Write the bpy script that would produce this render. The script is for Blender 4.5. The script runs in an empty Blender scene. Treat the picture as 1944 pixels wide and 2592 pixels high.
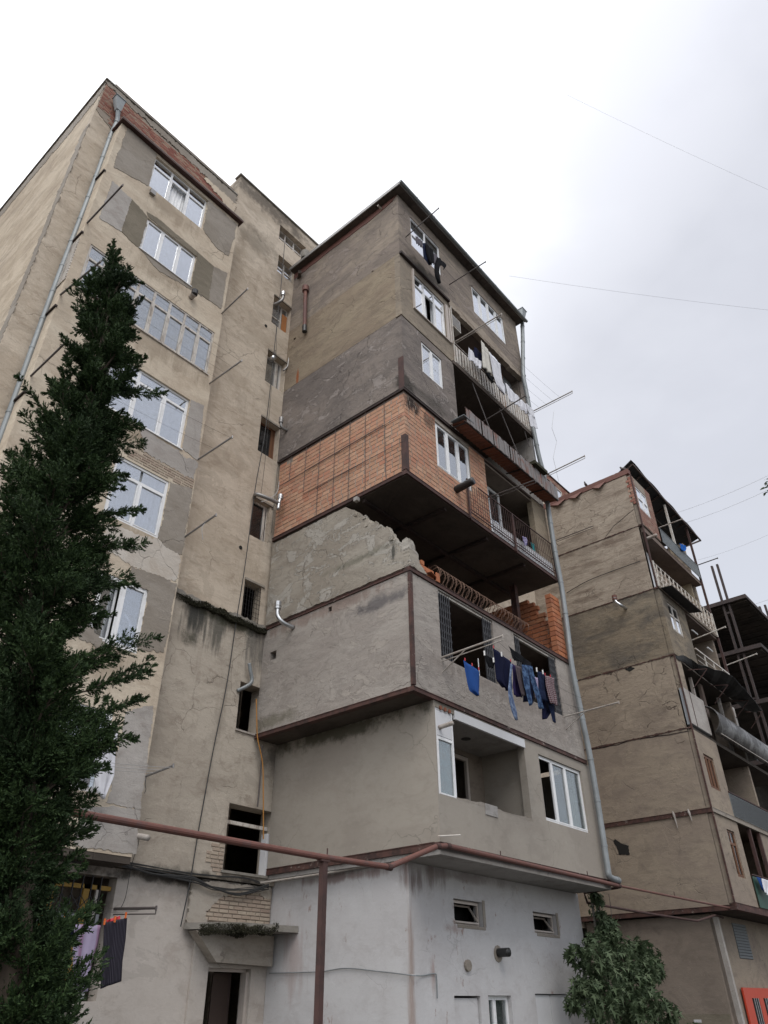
import bpy, bmesh, math, random
import numpy as np
from mathutils import Vector, Matrix, noise
from mathutils.geometry import tessellate_polygon

random.seed(7)
sc = bpy.context.scene
C = sc.collection

# ---------------------------------------------------------------- camera
F_PX = 1860.6                       # focal length in pixels of the 1944 px wide photograph
YAW, PITCH, ROLL = 0.8682665835872, 0.59368157065405, -0.0099419211
fwd = Vector((math.sin(YAW) * math.cos(PITCH), math.cos(YAW) * math.cos(PITCH), math.sin(PITCH)))
r_ = Vector((math.cos(YAW), -math.sin(YAW), 0)); u_ = r_.cross(fwd)
RIGHT = r_ * math.cos(ROLL) + u_ * math.sin(ROLL)
UP = -r_ * math.sin(ROLL) + u_ * math.cos(ROLL)
EYE = Vector((0, 0, 1.6))
cam_data = bpy.data.cameras.new('camera')
cam_data.sensor_fit = 'HORIZONTAL'; cam_data.sensor_width = 36.0
cam_data.lens = F_PX / 1944 * 36.0
cam_data.clip_start = 0.05; cam_data.clip_end = 2000
cam = bpy.data.objects.new('camera', cam_data); C.objects.link(cam)
m = Matrix((RIGHT, UP, -fwd)).transposed().to_4x4(); m.translation = EYE
cam.matrix_world = m
sc.camera = cam

# ---------------------------------------------------------------- sky, sun, exposure
SUN_AZ, SUN_EL = math.radians(235), math.radians(52)     # azimuth from +X, anticlockwise: behind the camera, to the left
sun_dir = Vector((math.cos(SUN_AZ) * math.cos(SUN_EL), math.sin(SUN_AZ) * math.cos(SUN_EL), math.sin(SUN_EL)))
world = bpy.data.worlds.new('World'); sc.world = world; world.use_nodes = True
wt = world.node_tree; wt.nodes.clear()
def wn(t, **k):
    n = wt.nodes.new(t)
    for a, b in k.items(): setattr(n, a, b)
    return n
w_out = wn('ShaderNodeOutputWorld'); w_add = wn('ShaderNodeAddShader')
w_sky = wn('ShaderNodeTexSky', sky_type='NISHITA', sun_disc=False)
w_sky.sun_elevation = SUN_EL; w_sky.sun_rotation = math.radians(90) - SUN_AZ
w_b1 = wn('ShaderNodeBackground'); w_b1.inputs['Strength'].default_value = 0.05
wt.links.new(w_sky.outputs[0], w_b1.inputs[0])
w_tc = wn('ShaderNodeTexCoord')
# cloud cover: bright overhead, greyer towards the +X side of the sky, soft streaky texture
w_dot = wn('ShaderNodeVectorMath', operation='DOT_PRODUCT')
bright = Vector((-0.52, 0.42, 0.74)).normalized()
w_dot.inputs[1].default_value = bright
wt.links.new(w_tc.outputs['Generated'], w_dot.inputs[0])
w_map = wn('ShaderNodeMapping'); w_map.inputs['Scale'].default_value = (1.2, 1.6, 3.2); w_map.inputs['Rotation'].default_value = (0.35, 0.1, 0.5)
wt.links.new(w_tc.outputs['Generated'], w_map.inputs[0])
w_noise = wn('ShaderNodeTexNoise'); w_noise.inputs['Scale'].default_value = 2.1; w_noise.inputs['Detail'].default_value = 5; w_noise.inputs['Roughness'].default_value = 0.5
wt.links.new(w_map.outputs[0], w_noise.inputs['Vector'])
w_m1 = wn('ShaderNodeMath', operation='MULTIPLY_ADD'); w_m1.inputs[1].default_value = 0.8; 
w_nz = wn('ShaderNodeMath', operation='SUBTRACT'); w_nz.inputs[1].default_value = 0.5
wt.links.new(w_noise.outputs[0], w_nz.inputs[0]); wt.links.new(w_nz.outputs[0], w_m1.inputs[0]); wt.links.new(w_dot.outputs['Value'], w_m1.inputs[2])
w_ramp = wn('ShaderNodeValToRGB')
cr = w_ramp.color_ramp; cr.interpolation = 'EASE'
cr.elements[0].position = 0.0; cr.elements[0].color = (0.725, 0.72, 0.74, 1)
cr.elements[1].position = 1.0; cr.elements[1].color = (1.0, 1.0, 1.0, 1)
for p, c in ((0.10, (0.745, 0.74, 0.765, 1)), (0.30, (0.82, 0.815, 0.84, 1)), (0.62, (0.97, 0.97, 0.98, 1))):
    e = cr.elements.new(p); e.color = c
wt.links.new(w_m1.outputs[0], w_ramp.inputs[0])
w_st = wn('ShaderNodeMapRange'); w_st.inputs['From Min'].default_value = 0.25; w_st.inputs['From Max'].default_value = 0.9
w_st.inputs['To Min'].default_value = 0.86; w_st.inputs['To Max'].default_value = 1.95
wt.links.new(w_dot.outputs['Value'], w_st.inputs['Value'])
w_b2 = wn('ShaderNodeBackground')
wt.links.new(w_ramp.outputs[0], w_b2.inputs[0]); wt.links.new(w_st.outputs[0], w_b2.inputs['Strength'])
wt.links.new(w_b1.outputs[0], w_add.inputs[0]); wt.links.new(w_b2.outputs[0], w_add.inputs[1])
wt.links.new(w_add.outputs[0], w_out.inputs[0])
sun_data = bpy.data.lights.new('overcast_sun', 'SUN'); sun_data.energy = 1.15; sun_data.angle = math.radians(28); sun_data.color = (1.0, 0.97, 0.93)
sun = bpy.data.objects.new('overcast_sun', sun_data); C.objects.link(sun)
sun.rotation_euler = sun_dir.to_track_quat('Z', 'Y').to_euler()
sc.view_settings.view_transform = 'Standard'; sc.view_settings.look = 'None'
sc.view_settings.exposure = 0.0; sc.view_settings.gamma = 1.0; sc.view_settings.use_curve_mapping = False
sc.cycles.max_bounces = 7; sc.cycles.diffuse_bounces = 4; sc.cycles.transparent_max_bounces = 10
sc.cycles.use_denoising = True

# ---------------------------------------------------------------- survey: points read off the photograph, carried onto the true planes they lie on
CROP = {'A': (0, 150, 800 / 1659), 'B': (0, 850, 800 / 1659), 'C': (0, 1550, 800 / 1659), 'D': (600, 400, 800 / 1659),
        'E': (600, 1100, 900 / 1659), 'F': (600, 1800, 1000 / 1659), 'G': (1300, 1100, 644 / 1659), 'H': (1344, 1850, 600 / 1659),
        'I': (1000, 500, 400 / 1659), 'J': (1100, 800, 400 / 1659), 'K': (1080, 1050, 400 / 1659), 'L': (1050, 1400, 450 / 1659),
        'M': (680, 950, 400 / 1659), 'N': (860, 1230, 300 / 1659), 'O': (1544, 1150, 400 / 1659), 'P': (1644, 1500, 300 / 1659),
        'Q': (1700, 1700, 244 / 1659), 'R': (1700, 1980, 244 / 882), 'S': (1430, 2200, 400 / 1659), 'T': (600, 600, 300 / 1659),
        'U': (0, 2180, 420 / 1659), 'V': (1040, 1780, 200 / 1475), 'W': (0, 0, 1944 / 1659), 'Y': (100, 200, 300 / 1659), 'X1': (0, 600, 500 / 1659), 'X2': (0, 1266, 500 / 1659)}
def ray(c, x, y):
    a, b, s = CROP[c]
    d = fwd + RIGHT * ((a + x * s - 972) / F_PX) - UP * ((b + y * s - 1296) / F_PX)
    return d
def onY(c, x, y, Y): d = ray(c, x, y); return EYE + d * (Y / d.y)
def onX(c, x, y, X): d = ray(c, x, y); return EYE + d * (X / d.x)
def onZ(c, x, y, Z): d = ray(c, x, y); return EYE + d * ((Z - EYE.z) / d.z)

# ---------------------------------------------------------------- materials
MATS = {}
class NT:
    def __init__(s, name):
        s.m = bpy.data.materials.new(name); s.m.use_nodes = True; s.t = s.m.node_tree; s.t.nodes.clear()
        s.out = s.n('ShaderNodeOutputMaterial'); s.b = s.n('ShaderNodeBsdfPrincipled'); s.l(s.b.outputs[0], s.out.inputs[0])
        MATS[name] = s.m
    def n(s, t, ins=None, **k):
        n = s.t.nodes.new(t)
        for a, b in k.items(): setattr(n, a, b)
        for a, b in (ins or {}).items():
            if hasattr(b, 'is_linked') or isinstance(b, bpy.types.NodeSocket): s.t.links.new(b, n.inputs[a])
            else: n.inputs[a].default_value = b
        return n
    def l(s, a, b): s.t.links.new(a, b)
    def pos(s, scale=(1, 1, 1), off=(0, 0, 0)):
        g = s.n('ShaderNodeNewGeometry'); mp = s.n('ShaderNodeMapping', {'Vector': g.outputs['Position'], 'Scale': scale, 'Location': off}); return mp.outputs[0]
    def noise(s, vec, scale, detail=6, rough=0.6, dist=0.0):
        return s.n('ShaderNodeTexNoise', {'Vector': vec, 'Scale': scale, 'Detail': detail, 'Roughness': rough, 'Distortion': dist}).outputs[0]
    def rng(s, v, a, b, c=0.0, d=1.0, smooth=True):
        n = s.n('ShaderNodeMapRange', {'Value': v, 'From Min': a, 'From Max': b, 'To Min': c, 'To Max': d})
        if smooth: n.interpolation_type = 'SMOOTHSTEP'
        return n.outputs[0]
    def mix(s, f, a, b, mode='MIX'):
        n = s.n('ShaderNodeMix', data_type='RGBA', blend_type=mode)
        for i, v in ((0, f), (6, a), (7, b)):
            if isinstance(v, bpy.types.NodeSocket): s.l(v, n.inputs[i])
            elif i == 0: n.inputs[0].default_value = v
            else: n.inputs[i].default_value = tuple(v) + (1,) if len(v) == 3 else v
        return n.outputs[2]
    def math(s, op, a, b=0.0, c=None):
        ins = {0: a, 1: b}
        if c is not None: ins[2] = c
        n = s.n('ShaderNodeMath', operation=op)
        for i, v in ins.items():
            if isinstance(v, bpy.types.NodeSocket): s.l(v, n.inputs[i])
            else: n.inputs[i].default_value = v
        return n.outputs[0]
    def bump(s, h, strength, dist=0.02):
        n = s.n('ShaderNodeBump', {'Height': h, 'Strength': strength, 'Distance': dist}); s.l(n.outputs[0], s.b.inputs['Normal']); return n

def stucco(name, c1, c2, c3, streak=0.25, band=0.3, speck=0.25, bump=0.6, stains=(), rot=0.0, cracks=0.0, rough=0.9, big=0.35, peel=None, patchy=0.32, hair=0.45, flakes=None):
    """weathered plaster: large patches c1/c2, washed-down streaks and board bands towards c3, optional shaped stains"""
    t = NT(name)
    p = t.pos(); ph = t.pos(scale=(1, 1, 1.7)); pv = t.pos(scale=(1, 1, 0.13)); pb = t.pos(scale=(0.2, 0.2, 1.0))
    if rot:
        g = t.n('ShaderNodeNewGeometry'); ph = t.n('ShaderNodeMapping', {'Vector': g.outputs['Position'], 'Rotation': (rot, -rot, 0), 'Scale': (1, 1, 2.2)}).outputs[0]
    n1 = t.noise(ph, big, 8, 0.62, 0.6)
    col = t.mix(t.rng(n1, 0.42, 0.58), c1, c2)
    n1b = t.noise(ph, 1.7, 8, 0.7, 0.4)
    col = t.mix(t.rng(n1b, 0.49, 0.70, 0, 0.6), col, c3)
    n1c = t.noise(ph, 5.2, 8, 0.72, 0.8)
    col = t.mix(t.rng(n1c, 0.55, 0.70, 0, 0.4), col, c3); col = t.mix(t.rng(n1c, 0.30, 0.44, 0.35, 0), col, tuple(min(1, x * 1.22) for x in c1))
    n2 = t.noise(pv, 2.3, 7, 0.65)
    col = t.mix(t.rng(n2, 0.52, 0.74, 0, streak), col, c3)
    n3 = t.noise(pb, 2.6, 5, 0.62)
    col = t.mix(t.rng(n3, 0.5, 0.66, 0, band), col, c3)
    light = tuple(min(1, x * 1.28 + 0.02) for x in c1)
    n4 = t.noise(p, 9.0, 9, 0.75)
    col = t.mix(t.rng(n4, 0.56, 0.72, 0, speck), col, light)
    n5 = t.noise(p, 22.0, 6, 0.7)
    dark = tuple(x * 0.5 for x in c3)
    col = t.mix(t.rng(n5, 0.62, 0.76, 0, speck), col, dark)
    nb = t.noise(pb, 3.4, 4, 0.6)
    h = t.math('ADD', t.math('MULTIPLY', n4, 0.55), t.math('ADD', t.math('MULTIPLY', nb, 0.45 + band), t.math('MULTIPLY', n1b, 0.8)))
    rp_ = t.noise(t.pos(scale=(1, 1, 1.3), off=(7.3, 2.1, 4.4)), 0.8, 9, 0.66, 0.9)
    m1_ = t.rng(rp_, 0.565, 0.575); col = t.mix(t.math('MULTIPLY', m1_, patchy), col, tuple(x * 0.74 for x in c2)); m2_ = t.rng(rp_, 0.40, 0.408, 1, 0)
    col = t.mix(t.math('MULTIPLY', m2_, patchy * 0.8), col, tuple(min(1, x * 1.16) for x in c1)); h = t.math('ADD', h, t.math('MULTIPLY', m2_, 0.25))
    vz_ = t.n('ShaderNodeTexVoronoi', {'Scale': 0.75}, feature='DISTANCE_TO_EDGE'); dv_ = t.n('ShaderNodeVectorMath', operation='ADD'); t.l(p, dv_.inputs[0])
    sv_ = t.n('ShaderNodeVectorMath', {'Scale': 0.5}, operation='SCALE'); t.l(t.n('ShaderNodeTexNoise', {'Vector': p, 'Scale': 2.2, 'Detail': 8}).outputs[1], sv_.inputs[0]); t.l(sv_.outputs[0], dv_.inputs[1]); t.l(dv_.outputs[0], vz_.inputs['Vector'])
    hc_ = t.math('MULTIPLY', t.rng(vz_.outputs['Distance'], 0.0, 0.011, 1, 0), t.rng(t.noise(p, 0.55, 3), 0.50, 0.60)); col = t.mix(t.math('MULTIPLY', hc_, hair), col, tuple(x * 0.3 for x in c3)); h = t.math('SUBTRACT', h, t.math('MULTIPLY', hc_, 0.4))
    if flakes:
        fk = t.math('MULTIPLY', t.rng(t.noise(t.pos(scale=(1, 1, .45)), 6.5, 9, .72), 0.60, 0.615), t.rng(t.noise(p, 0.9, 4), 0.50, 0.60)); col = t.mix(t.math('MULTIPLY', fk, 0.8), col, flakes)
    if peel:                                    # lighter flaked skin with hard ragged edges
        np_ = t.noise(ph, 1.25, 10, 0.7, 1.0)
        mk = t.rng(np_, peel[1], peel[1] + 0.012)
        col = t.mix(t.math('MULTIPLY', mk, peel[2]), col, peel[0]); h = t.math('ADD', h, t.math('MULTIPLY', mk, 0.35))
    if cracks:
        vz = t.n('ShaderNodeTexVoronoi', {'Scale': 1.15, 'Randomness': 1.0}, feature='DISTANCE_TO_EDGE')
        dv = t.n('ShaderNodeVectorMath', operation='ADD'); t.l(p, dv.inputs[0])
        nz = t.n('ShaderNodeTexNoise', {'Vector': p, 'Scale': 3.0, 'Detail': 6}); sv = t.n('ShaderNodeVectorMath', {'Scale': 0.35}, operation='SCALE'); t.l(nz.outputs[1], sv.inputs[0])
        t.l(sv.outputs[0], dv.inputs[1]); t.l(dv.outputs[0], vz.inputs['Vector'])
        ck = t.rng(vz.outputs['Distance'], 0.0, 0.022, 1, 0); gate = t.rng(t.noise(p, 0.9, 3), 0.47, 0.62)
        ck = t.math('MULTIPLY', ck, gate)
        col = t.mix(t.math('MULTIPLY', ck, cracks), col, (0.05, 0.035, 0.03)); h = t.math('SUBTRACT', h, t.math('MULTIPLY', ck, 0.6))
    nsn = t.n('ShaderNodeTexNoise', {'Vector': p, 'Scale': 2.2, 'Detail': 8, 'Roughness': 0.7}).outputs[0]
    nst = t.noise(pv, 5.0, 6, 0.65)
    for st in stains:
        (cx, cy, cz), (rx, ry, rz), sc_, amt = st[:4]
        mp = t.n('ShaderNodeMapping', {'Vector': t.pos(), 'Scale': (1 / rx, 1 / ry, 1 / rz), 'Location': (-cx / rx, -cy / ry, -cz / rz)})
        ln = t.n('ShaderNodeVectorMath', {0: mp.outputs[0]}, operation='LENGTH').outputs['Value']
        nn = nst if len(st) > 4 else nsn
        v = t.math('ADD', t.math('SUBTRACT', 1.0, ln), t.math('MULTIPLY', t.math('SUBTRACT', nn, 0.5), 2.4))
        col = t.mix(t.rng(v, 0.0, 0.75, 0, amt), col, sc_)
    t.l(col, t.b.inputs['Base Color']); t.b.inputs['Roughness'].default_value = rough
    t.b.inputs['Specular IOR Level'].default_value = 0.2
    t.bump(h, bump, 0.035)
    return t.m

def brickmat(name, cols, per='object', soot=None, rough=0.85):
    t = NT(name); p = t.pos()
    r = t.n('ShaderNodeObjectInfo').outputs['Random'] if per == 'object' else t.n('ShaderNodeNewGeometry').outputs['Random Per Island']
    rp = t.n('ShaderNodeValToRGB', {'Fac': r}); e = rp.color_ramp; e.interpolation = 'LINEAR'
    e.elements[0].color = tuple(cols[0]) + (1,); e.elements[1].color = tuple(cols[-1]) + (1,)
    for i, c in enumerate(cols[1:-1]): q = e.elements.new((i + 1) / (len(cols) - 1)); q.color = tuple(c) + (1,)
    n = t.noise(p, 6, 8, 0.7); col = t.mix(t.rng(n, 0.45, 0.7, 0, 0.35), rp.outputs[0], tuple(x * 0.6 for x in cols[0]))
    n2 = t.noise(p, 30, 4, 0.7); col = t.mix(t.rng(n2, 0.6, 0.75, 0, 0.4), col, tuple(min(1, x * 1.4 + .05) for x in cols[0]))
    n3 = t.noise(p, 1.3, 6, 0.65); col = t.mix(t.rng(n3, 0.5, 0.68, 0, 0.28), col, (0.30, 0.25, 0.20))
    if soot:
        for (cx, cy, cz), (rx, ry, rz), amt in soot:
            mp = t.n('ShaderNodeMapping', {'Vector': t.pos(), 'Scale': (1 / rx, 1 / ry, 1 / rz), 'Location': (-cx / rx, -cy / ry, -cz / rz)})
            ln = t.n('ShaderNodeVectorMath', {0: mp.outputs[0]}, operation='LENGTH').outputs['Value']
            v = t.math('ADD', t.math('SUBTRACT', 1.0, ln), t.math('MULTIPLY', t.math('SUBTRACT', t.noise(t.pos(scale=(1, 1, .35)), 5, 7, .7), 0.5), 2.2))
            col = t.mix(t.rng(v, 0, 0.6, 0, amt), col, (0.018, 0.016, 0.015))
    t.l(col, t.b.inputs['Base Color']); t.b.inputs['Roughness'].default_value = rough; t.b.inputs['Specular IOR Level'].default_value = 0.2
    t.bump(n2, 0.4, 0.006)
    return t.m

def plain(name, c, rough=0.6, metal=0.0, var=0.25, scale=6, c2=None, amt=0.6, bump=0.15, lo=0.48, hi=0.62, spec=0.5, stretch=(1, 1, 1)):
    t = NT(name); p = t.pos(scale=stretch); n = t.noise(p, scale, 7, 0.68)
    col = t.mix(t.rng(n, 0.35, 0.7, 0, var), c, tuple(x * 0.55 for x in c))
    if c2: col = t.mix(t.rng(t.noise(p, scale * 0.6, 9, 0.75, 0.5), lo, hi, 0, amt), col, c2)
    t.l(col, t.b.inputs['Base Color']); t.b.inputs['Roughness'].default_value = rough; t.b.inputs['Metallic'].default_value = metal
    t.b.inputs['Specular IOR Level'].default_value = spec
    if bump: t.bump(n, bump, 0.01)
    return t.m

def rusty(name, rust=(0.088, 0.040, 0.031), dark=(0.036, 0.020, 0.017), cement=(0.33, 0.29, 0.25), camt=0.9, thr=0.6):
    """rolled steel channel: brown primer and rust, cement smeared over its edges"""
    t = NT(name); p = t.pos(); n = t.noise(p, 3.5, 8, 0.7); n2 = t.noise(p, 14, 7, 0.75)
    col = t.mix(t.rng(n, 0.4, 0.65), rust, dark); col = t.mix(t.rng(n2, 0.6, 0.7, 0, 0.5), col, (0.20, 0.075, 0.04))
    n3 = t.noise(t.pos(scale=(1, 1, 2)), 2.6, 9, 0.78, 0.8)
    col = t.mix(t.rng(n3, thr, thr + 0.02, 0, camt), col, cement)
    t.l(col, t.b.inputs['Base Color']); t.b.inputs['Roughness'].default_value = 0.8; t.bump(n2, 0.5, 0.01); return t.m

def glassmat(name, tint=(0.96, 0.98, 0.99), refl=1.0, dirt=0.06):
    t = NT(name); t.t.nodes.remove(t.b)
    tr = t.n('ShaderNodeBsdfTransparent', {'Color': tuple(tint) + (1,)})
    gl = t.n('ShaderNodeBsdfGlossy', {'Roughness': 0.02, 'Color': (0.95, 0.97, 1, 1)})
    df = t.n('ShaderNodeBsdfDiffuse', {'Color': (0.5, 0.5, 0.48, 1)})
    nz = t.noise(t.pos(), 1.6, 4, 0.5); bp = t.n('ShaderNodeBump', {'Height': nz, 'Strength': 0.06, 'Distance': 0.05}); t.l(bp.outputs[0], gl.inputs['Normal'])
    fr = t.n('ShaderNodeFresnel', {'IOR': 1.62}); f = t.math('MINIMUM', t.math('MULTIPLY_ADD', fr.outputs[0], 2.2 * refl, 0.06 * refl), 0.9)
    m1 = t.n('ShaderNodeMixShader', {0: f}); t.l(tr.outputs[0], m1.inputs[1]); t.l(gl.outputs[0], m1.inputs[2])
    dn = t.rng(t.noise(t.pos(), 5, 8, 0.7), 0.4, 0.8, dirt * 0.4, dirt * 2)
    m2 = t.n('ShaderNodeMixShader', {0: dn}); t.l(m1.outputs[0], m2.inputs[1]); t.l(df.outputs[0], m2.inputs[2]); t.l(m2.outputs[0], t.out.inputs[0]); return t.m

def foliage(name, c1, c2, c3, rough=0.6, trans=0.25):
    t = NT(name); r = t.n('ShaderNodeNewGeometry').outputs['Random Per Island']
    col = t.mix(r, c1, c2); n = t.noise(t.pos(), 1.6, 4, 0.6); col = t.mix(t.rng(n, 0.45, 0.65, 0, 0.7), col, c3)
    t.l(col, t.b.inputs['Base Color']); t.b.inputs['Roughness'].default_value = rough; t.b.inputs['Specular IOR Level'].default_value = 0.25
    if trans:
        td = t.n('ShaderNodeBsdfTranslucent'); t.l(col, td.inputs[0]); mx = t.n('ShaderNodeMixShader', {0: trans}); t.l(t.b.outputs[0], mx.inputs[1]); t.l(td.outputs[0], mx.inputs[2]); t.l(mx.outputs[0], t.out.inputs[0])
    return t.m

def clothmat(name, c, kind=None, c2=None, scale=30):
    t = NT(name); g = t.n('ShaderNodeNewGeometry'); uv = t.n('ShaderNodeUVMap').outputs[0]
    base = t.mix(t.rng(t.noise(t.pos(), 5, 5, 0.6), 0.35, 0.7, 0, 0.3), c, tuple(x * 0.6 for x in c))
    if kind == 'stripe':
        w = t.n('ShaderNodeTexWave', {'Vector': uv, 'Scale': scale, 'Distortion': 0.6, 'Detail': 2}, bands_direction='X'); base = t.mix(t.rng(w.outputs[1], 0.72, 0.9, 0, 0.6), base, c2)
    if kind == 'plaid':
        a = t.n('ShaderNodeTexWave', {'Vector': uv, 'Scale': scale}, bands_direction='X'); b = t.n('ShaderNodeTexWave', {'Vector': uv, 'Scale': scale * 1.6}, bands_direction='Y')
        base = t.mix(t.rng(a.outputs[1], 0.75, 0.85, 0, 0.7), base, c2); base = t.mix(t.rng(b.outputs[1], 0.8, 0.9, 0, 0.7), base, c2)
    if kind == 'denim': base = t.mix(t.rng(t.noise(t.pos(), 9, 4, 0.6), 0.42, 0.62), base, c2)
    if kind == 'print': base = t.mix(t.rng(t.noise(t.pos(), 24, 2, 0.4), 0.5, 0.56), base, c2)
    t.l(base, t.b.inputs['Base Color']); t.b.inputs['Roughness'].default_value = 0.9; t.b.inputs['Specular IOR Level'].default_value = 0.1
    td = t.n('ShaderNodeBsdfTranslucent'); t.l(base, td.inputs[0]); mx = t.n('ShaderNodeMixShader', {0: 0.2}); t.l(t.b.outputs[0], mx.inputs[1]); t.l(td.outputs[0], mx.inputs[2]); t.l(mx.outputs[0], t.out.inputs[0])
    return t.m

# plaster and concrete of the buildings
GREY_ST = (0.085, 0.075, 0.065)
stucco('cream_plaster', (0.57, 0.49, 0.395), (0.475, 0.40, 0.315), (0.30, 0.235, 0.175), streak=0.3, band=0.12, rot=0.35, speck=0.3,
       stains=[((10.5, 15, 28.6), (3.2, 2, 0.75), (0.10, 0.085, 0.07), 0.8), ((10.2, 15, 26.0), (1.6, 1, 0.9), (0.15, 0.13, 0.10), 0.5),
               ((11.6, 15, 25.0), (0.7, 1, 1.0), (0.16, 0.12, 0.09), 0.35), ((9.6, 15, 23.9), (0.5, 1, 2.5), (0.2, 0.15, 0.1), 0.35)])
stucco('gable_plaster', (0.54, 0.455, 0.35), (0.44, 0.36, 0.27), (0.30, 0.24, 0.185), streak=0.15, band=0.55, rot=0.5, speck=0.25,
       stains=[((3.4, 16, 26.9), (1, 9, 0.55), (0.26, 0.215, 0.165), 0.7)])
stucco('lower_plaster', (0.47, 0.415, 0.345), (0.40, 0.35, 0.29), (0.24, 0.195, 0.155), streak=0.45, band=0.2, speck=0.25,
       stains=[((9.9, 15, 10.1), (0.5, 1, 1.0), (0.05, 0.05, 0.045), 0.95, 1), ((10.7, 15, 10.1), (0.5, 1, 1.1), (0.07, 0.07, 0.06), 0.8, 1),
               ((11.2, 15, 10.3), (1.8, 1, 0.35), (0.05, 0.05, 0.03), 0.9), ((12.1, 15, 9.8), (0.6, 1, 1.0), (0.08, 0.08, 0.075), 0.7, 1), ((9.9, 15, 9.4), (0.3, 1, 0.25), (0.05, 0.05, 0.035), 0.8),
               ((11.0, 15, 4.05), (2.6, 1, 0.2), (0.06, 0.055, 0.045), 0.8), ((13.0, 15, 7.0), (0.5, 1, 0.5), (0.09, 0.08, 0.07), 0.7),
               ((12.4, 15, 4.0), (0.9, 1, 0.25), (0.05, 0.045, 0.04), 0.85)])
stucco('bay_cream', (0.60, 0.52, 0.41), (0.53, 0.445, 0.345), (0.38, 0.30, 0.225), streak=0.35, band=0.08, speck=0.3, patchy=0.3,
       stains=[((xc, 14.3, zs), (w, 0.5, 0.6), (0.25, 0.195, 0.14), 0.5, 1) for xc, zs, w in ((6.5, 22.9, 1.3), (6.7, 20.0, 1.1), (6.6, 17.1, 2.3), (7.1, 13.9, 1.4), (7.4, 11.0, 1.0), (7.6, 7.9, .8))])
stucco('bay_white', (0.58, 0.535, 0.48), (0.52, 0.47, 0.41), (0.42, 0.35, 0.28), streak=0.3, band=0.08, speck=0.25)
stucco('skim_grey', (0.32, 0.285, 0.245), (0.275, 0.24, 0.20), (0.21, 0.18, 0.15), streak=0.15, band=0.2, speck=0.15)
stucco('skim_olive', (0.225, 0.195, 0.15), (0.19, 0.165, 0.125), (0.15, 0.13, 0.10), streak=0.1, band=0.1, speck=0.1)
stucco('skim_pale', (0.43, 0.40, 0.37), (0.38, 0.35, 0.32), (0.29, 0.255, 0.23), streak=0.15, band=0.15, speck=0.15)
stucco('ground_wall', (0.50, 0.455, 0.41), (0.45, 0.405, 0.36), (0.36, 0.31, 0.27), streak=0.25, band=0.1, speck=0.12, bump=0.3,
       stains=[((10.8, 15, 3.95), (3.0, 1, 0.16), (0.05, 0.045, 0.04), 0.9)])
stucco('white_paint', (0.53, 0.52, 0.515), (0.50, 0.485, 0.48), (0.42, 0.395, 0.385), streak=0.25, band=0.05, speck=0.08, bump=0.2, big=0.5, patchy=0.12, hair=0.2, flakes=(0.30, 0.215, 0.185),
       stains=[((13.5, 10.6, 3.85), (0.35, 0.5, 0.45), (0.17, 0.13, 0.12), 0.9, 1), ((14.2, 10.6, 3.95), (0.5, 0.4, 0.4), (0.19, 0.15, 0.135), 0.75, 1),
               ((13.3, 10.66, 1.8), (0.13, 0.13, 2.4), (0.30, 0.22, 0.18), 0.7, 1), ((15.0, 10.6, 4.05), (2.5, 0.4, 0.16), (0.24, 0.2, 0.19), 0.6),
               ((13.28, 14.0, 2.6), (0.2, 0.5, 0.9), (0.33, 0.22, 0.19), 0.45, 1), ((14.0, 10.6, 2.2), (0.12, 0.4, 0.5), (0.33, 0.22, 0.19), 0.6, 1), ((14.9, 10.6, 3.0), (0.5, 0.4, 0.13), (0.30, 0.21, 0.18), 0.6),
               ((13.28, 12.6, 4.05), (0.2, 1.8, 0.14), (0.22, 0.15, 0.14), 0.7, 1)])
stucco('plaster_two', (0.34, 0.305, 0.26), (0.305, 0.27, 0.23), (0.265, 0.235, 0.20), streak=0.2, band=0.12, speck=0.12, bump=0.14, patchy=0.13, hair=0.3,
       stains=[((13.0, 12.5, 7.25), (1, 3.2, 0.35), (0.07, 0.065, 0.045), 0.9), ((13.5, 9.6, 7.3), (.8, 1, 0.2), (0.09, 0.08, 0.06), 0.5)])  # dark strip below the slab overhang: soffit shading put into the colour
stucco('plaster_three', (0.36, 0.325, 0.29), (0.31, 0.275, 0.245), (0.225, 0.20, 0.18), streak=0.15, band=0.3, speck=0.3, bump=0.75, rot=0.12,
       stains=[((12.27, 12.5, 10.25), (0.3, 3.0, 0.22), (0.19, 0.12, 0.095), 0.5, 1), ((16.0, 9.6, 8.35), (4.0, 0.3, 0.3), (0.17, 0.14, 0.12), 0.5, 1), ((12.27, 10.6, 9.85), (0.3, 1.2, 0.25), (0.13, 0.12, 0.12), 0.85), ((12.27, 14.2, 7.7), (0.3, 1.2, 0.25), (0.12, 0.11, 0.07), 0.6)], peel=((0.41, 0.365, 0.32), 0.57, 0.5), patchy=0.35)
stucco('plaster_four', (0.35, 0.315, 0.265), (0.29, 0.255, 0.21), (0.225, 0.195, 0.165), streak=0.12, band=0.3, speck=0.3, bump=0.9,
       stains=[((12.27, 11.2, 11.35), (0.3, 1.6, 0.16), (0.14, 0.135, 0.10), 0.6), ((12.27, 10.1, 11.1), (0.3, 0.12, 0.3), (0.07, 0.07, 0.06), 0.9, 1)], peel=((0.41, 0.385, 0.345), 0.53, 0.7))
stucco('plaster_six', (0.24, 0.205, 0.18), (0.18, 0.155, 0.14), (0.12, 0.105, 0.095), streak=0.15, band=0.4, speck=0.3, bump=1.0, peel=((0.35, 0.31, 0.285), 0.57, 0.6),
       stains=[((12.4, 9.6, 16.7), (0.5, 0.5, 0.5), (0.04, 0.035, 0.03), 0.85), ((13.6, 9.6, 16.8), (1.5, 0.5, 0.35), (0.08, 0.07, 0.06), 0.7)])
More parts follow.
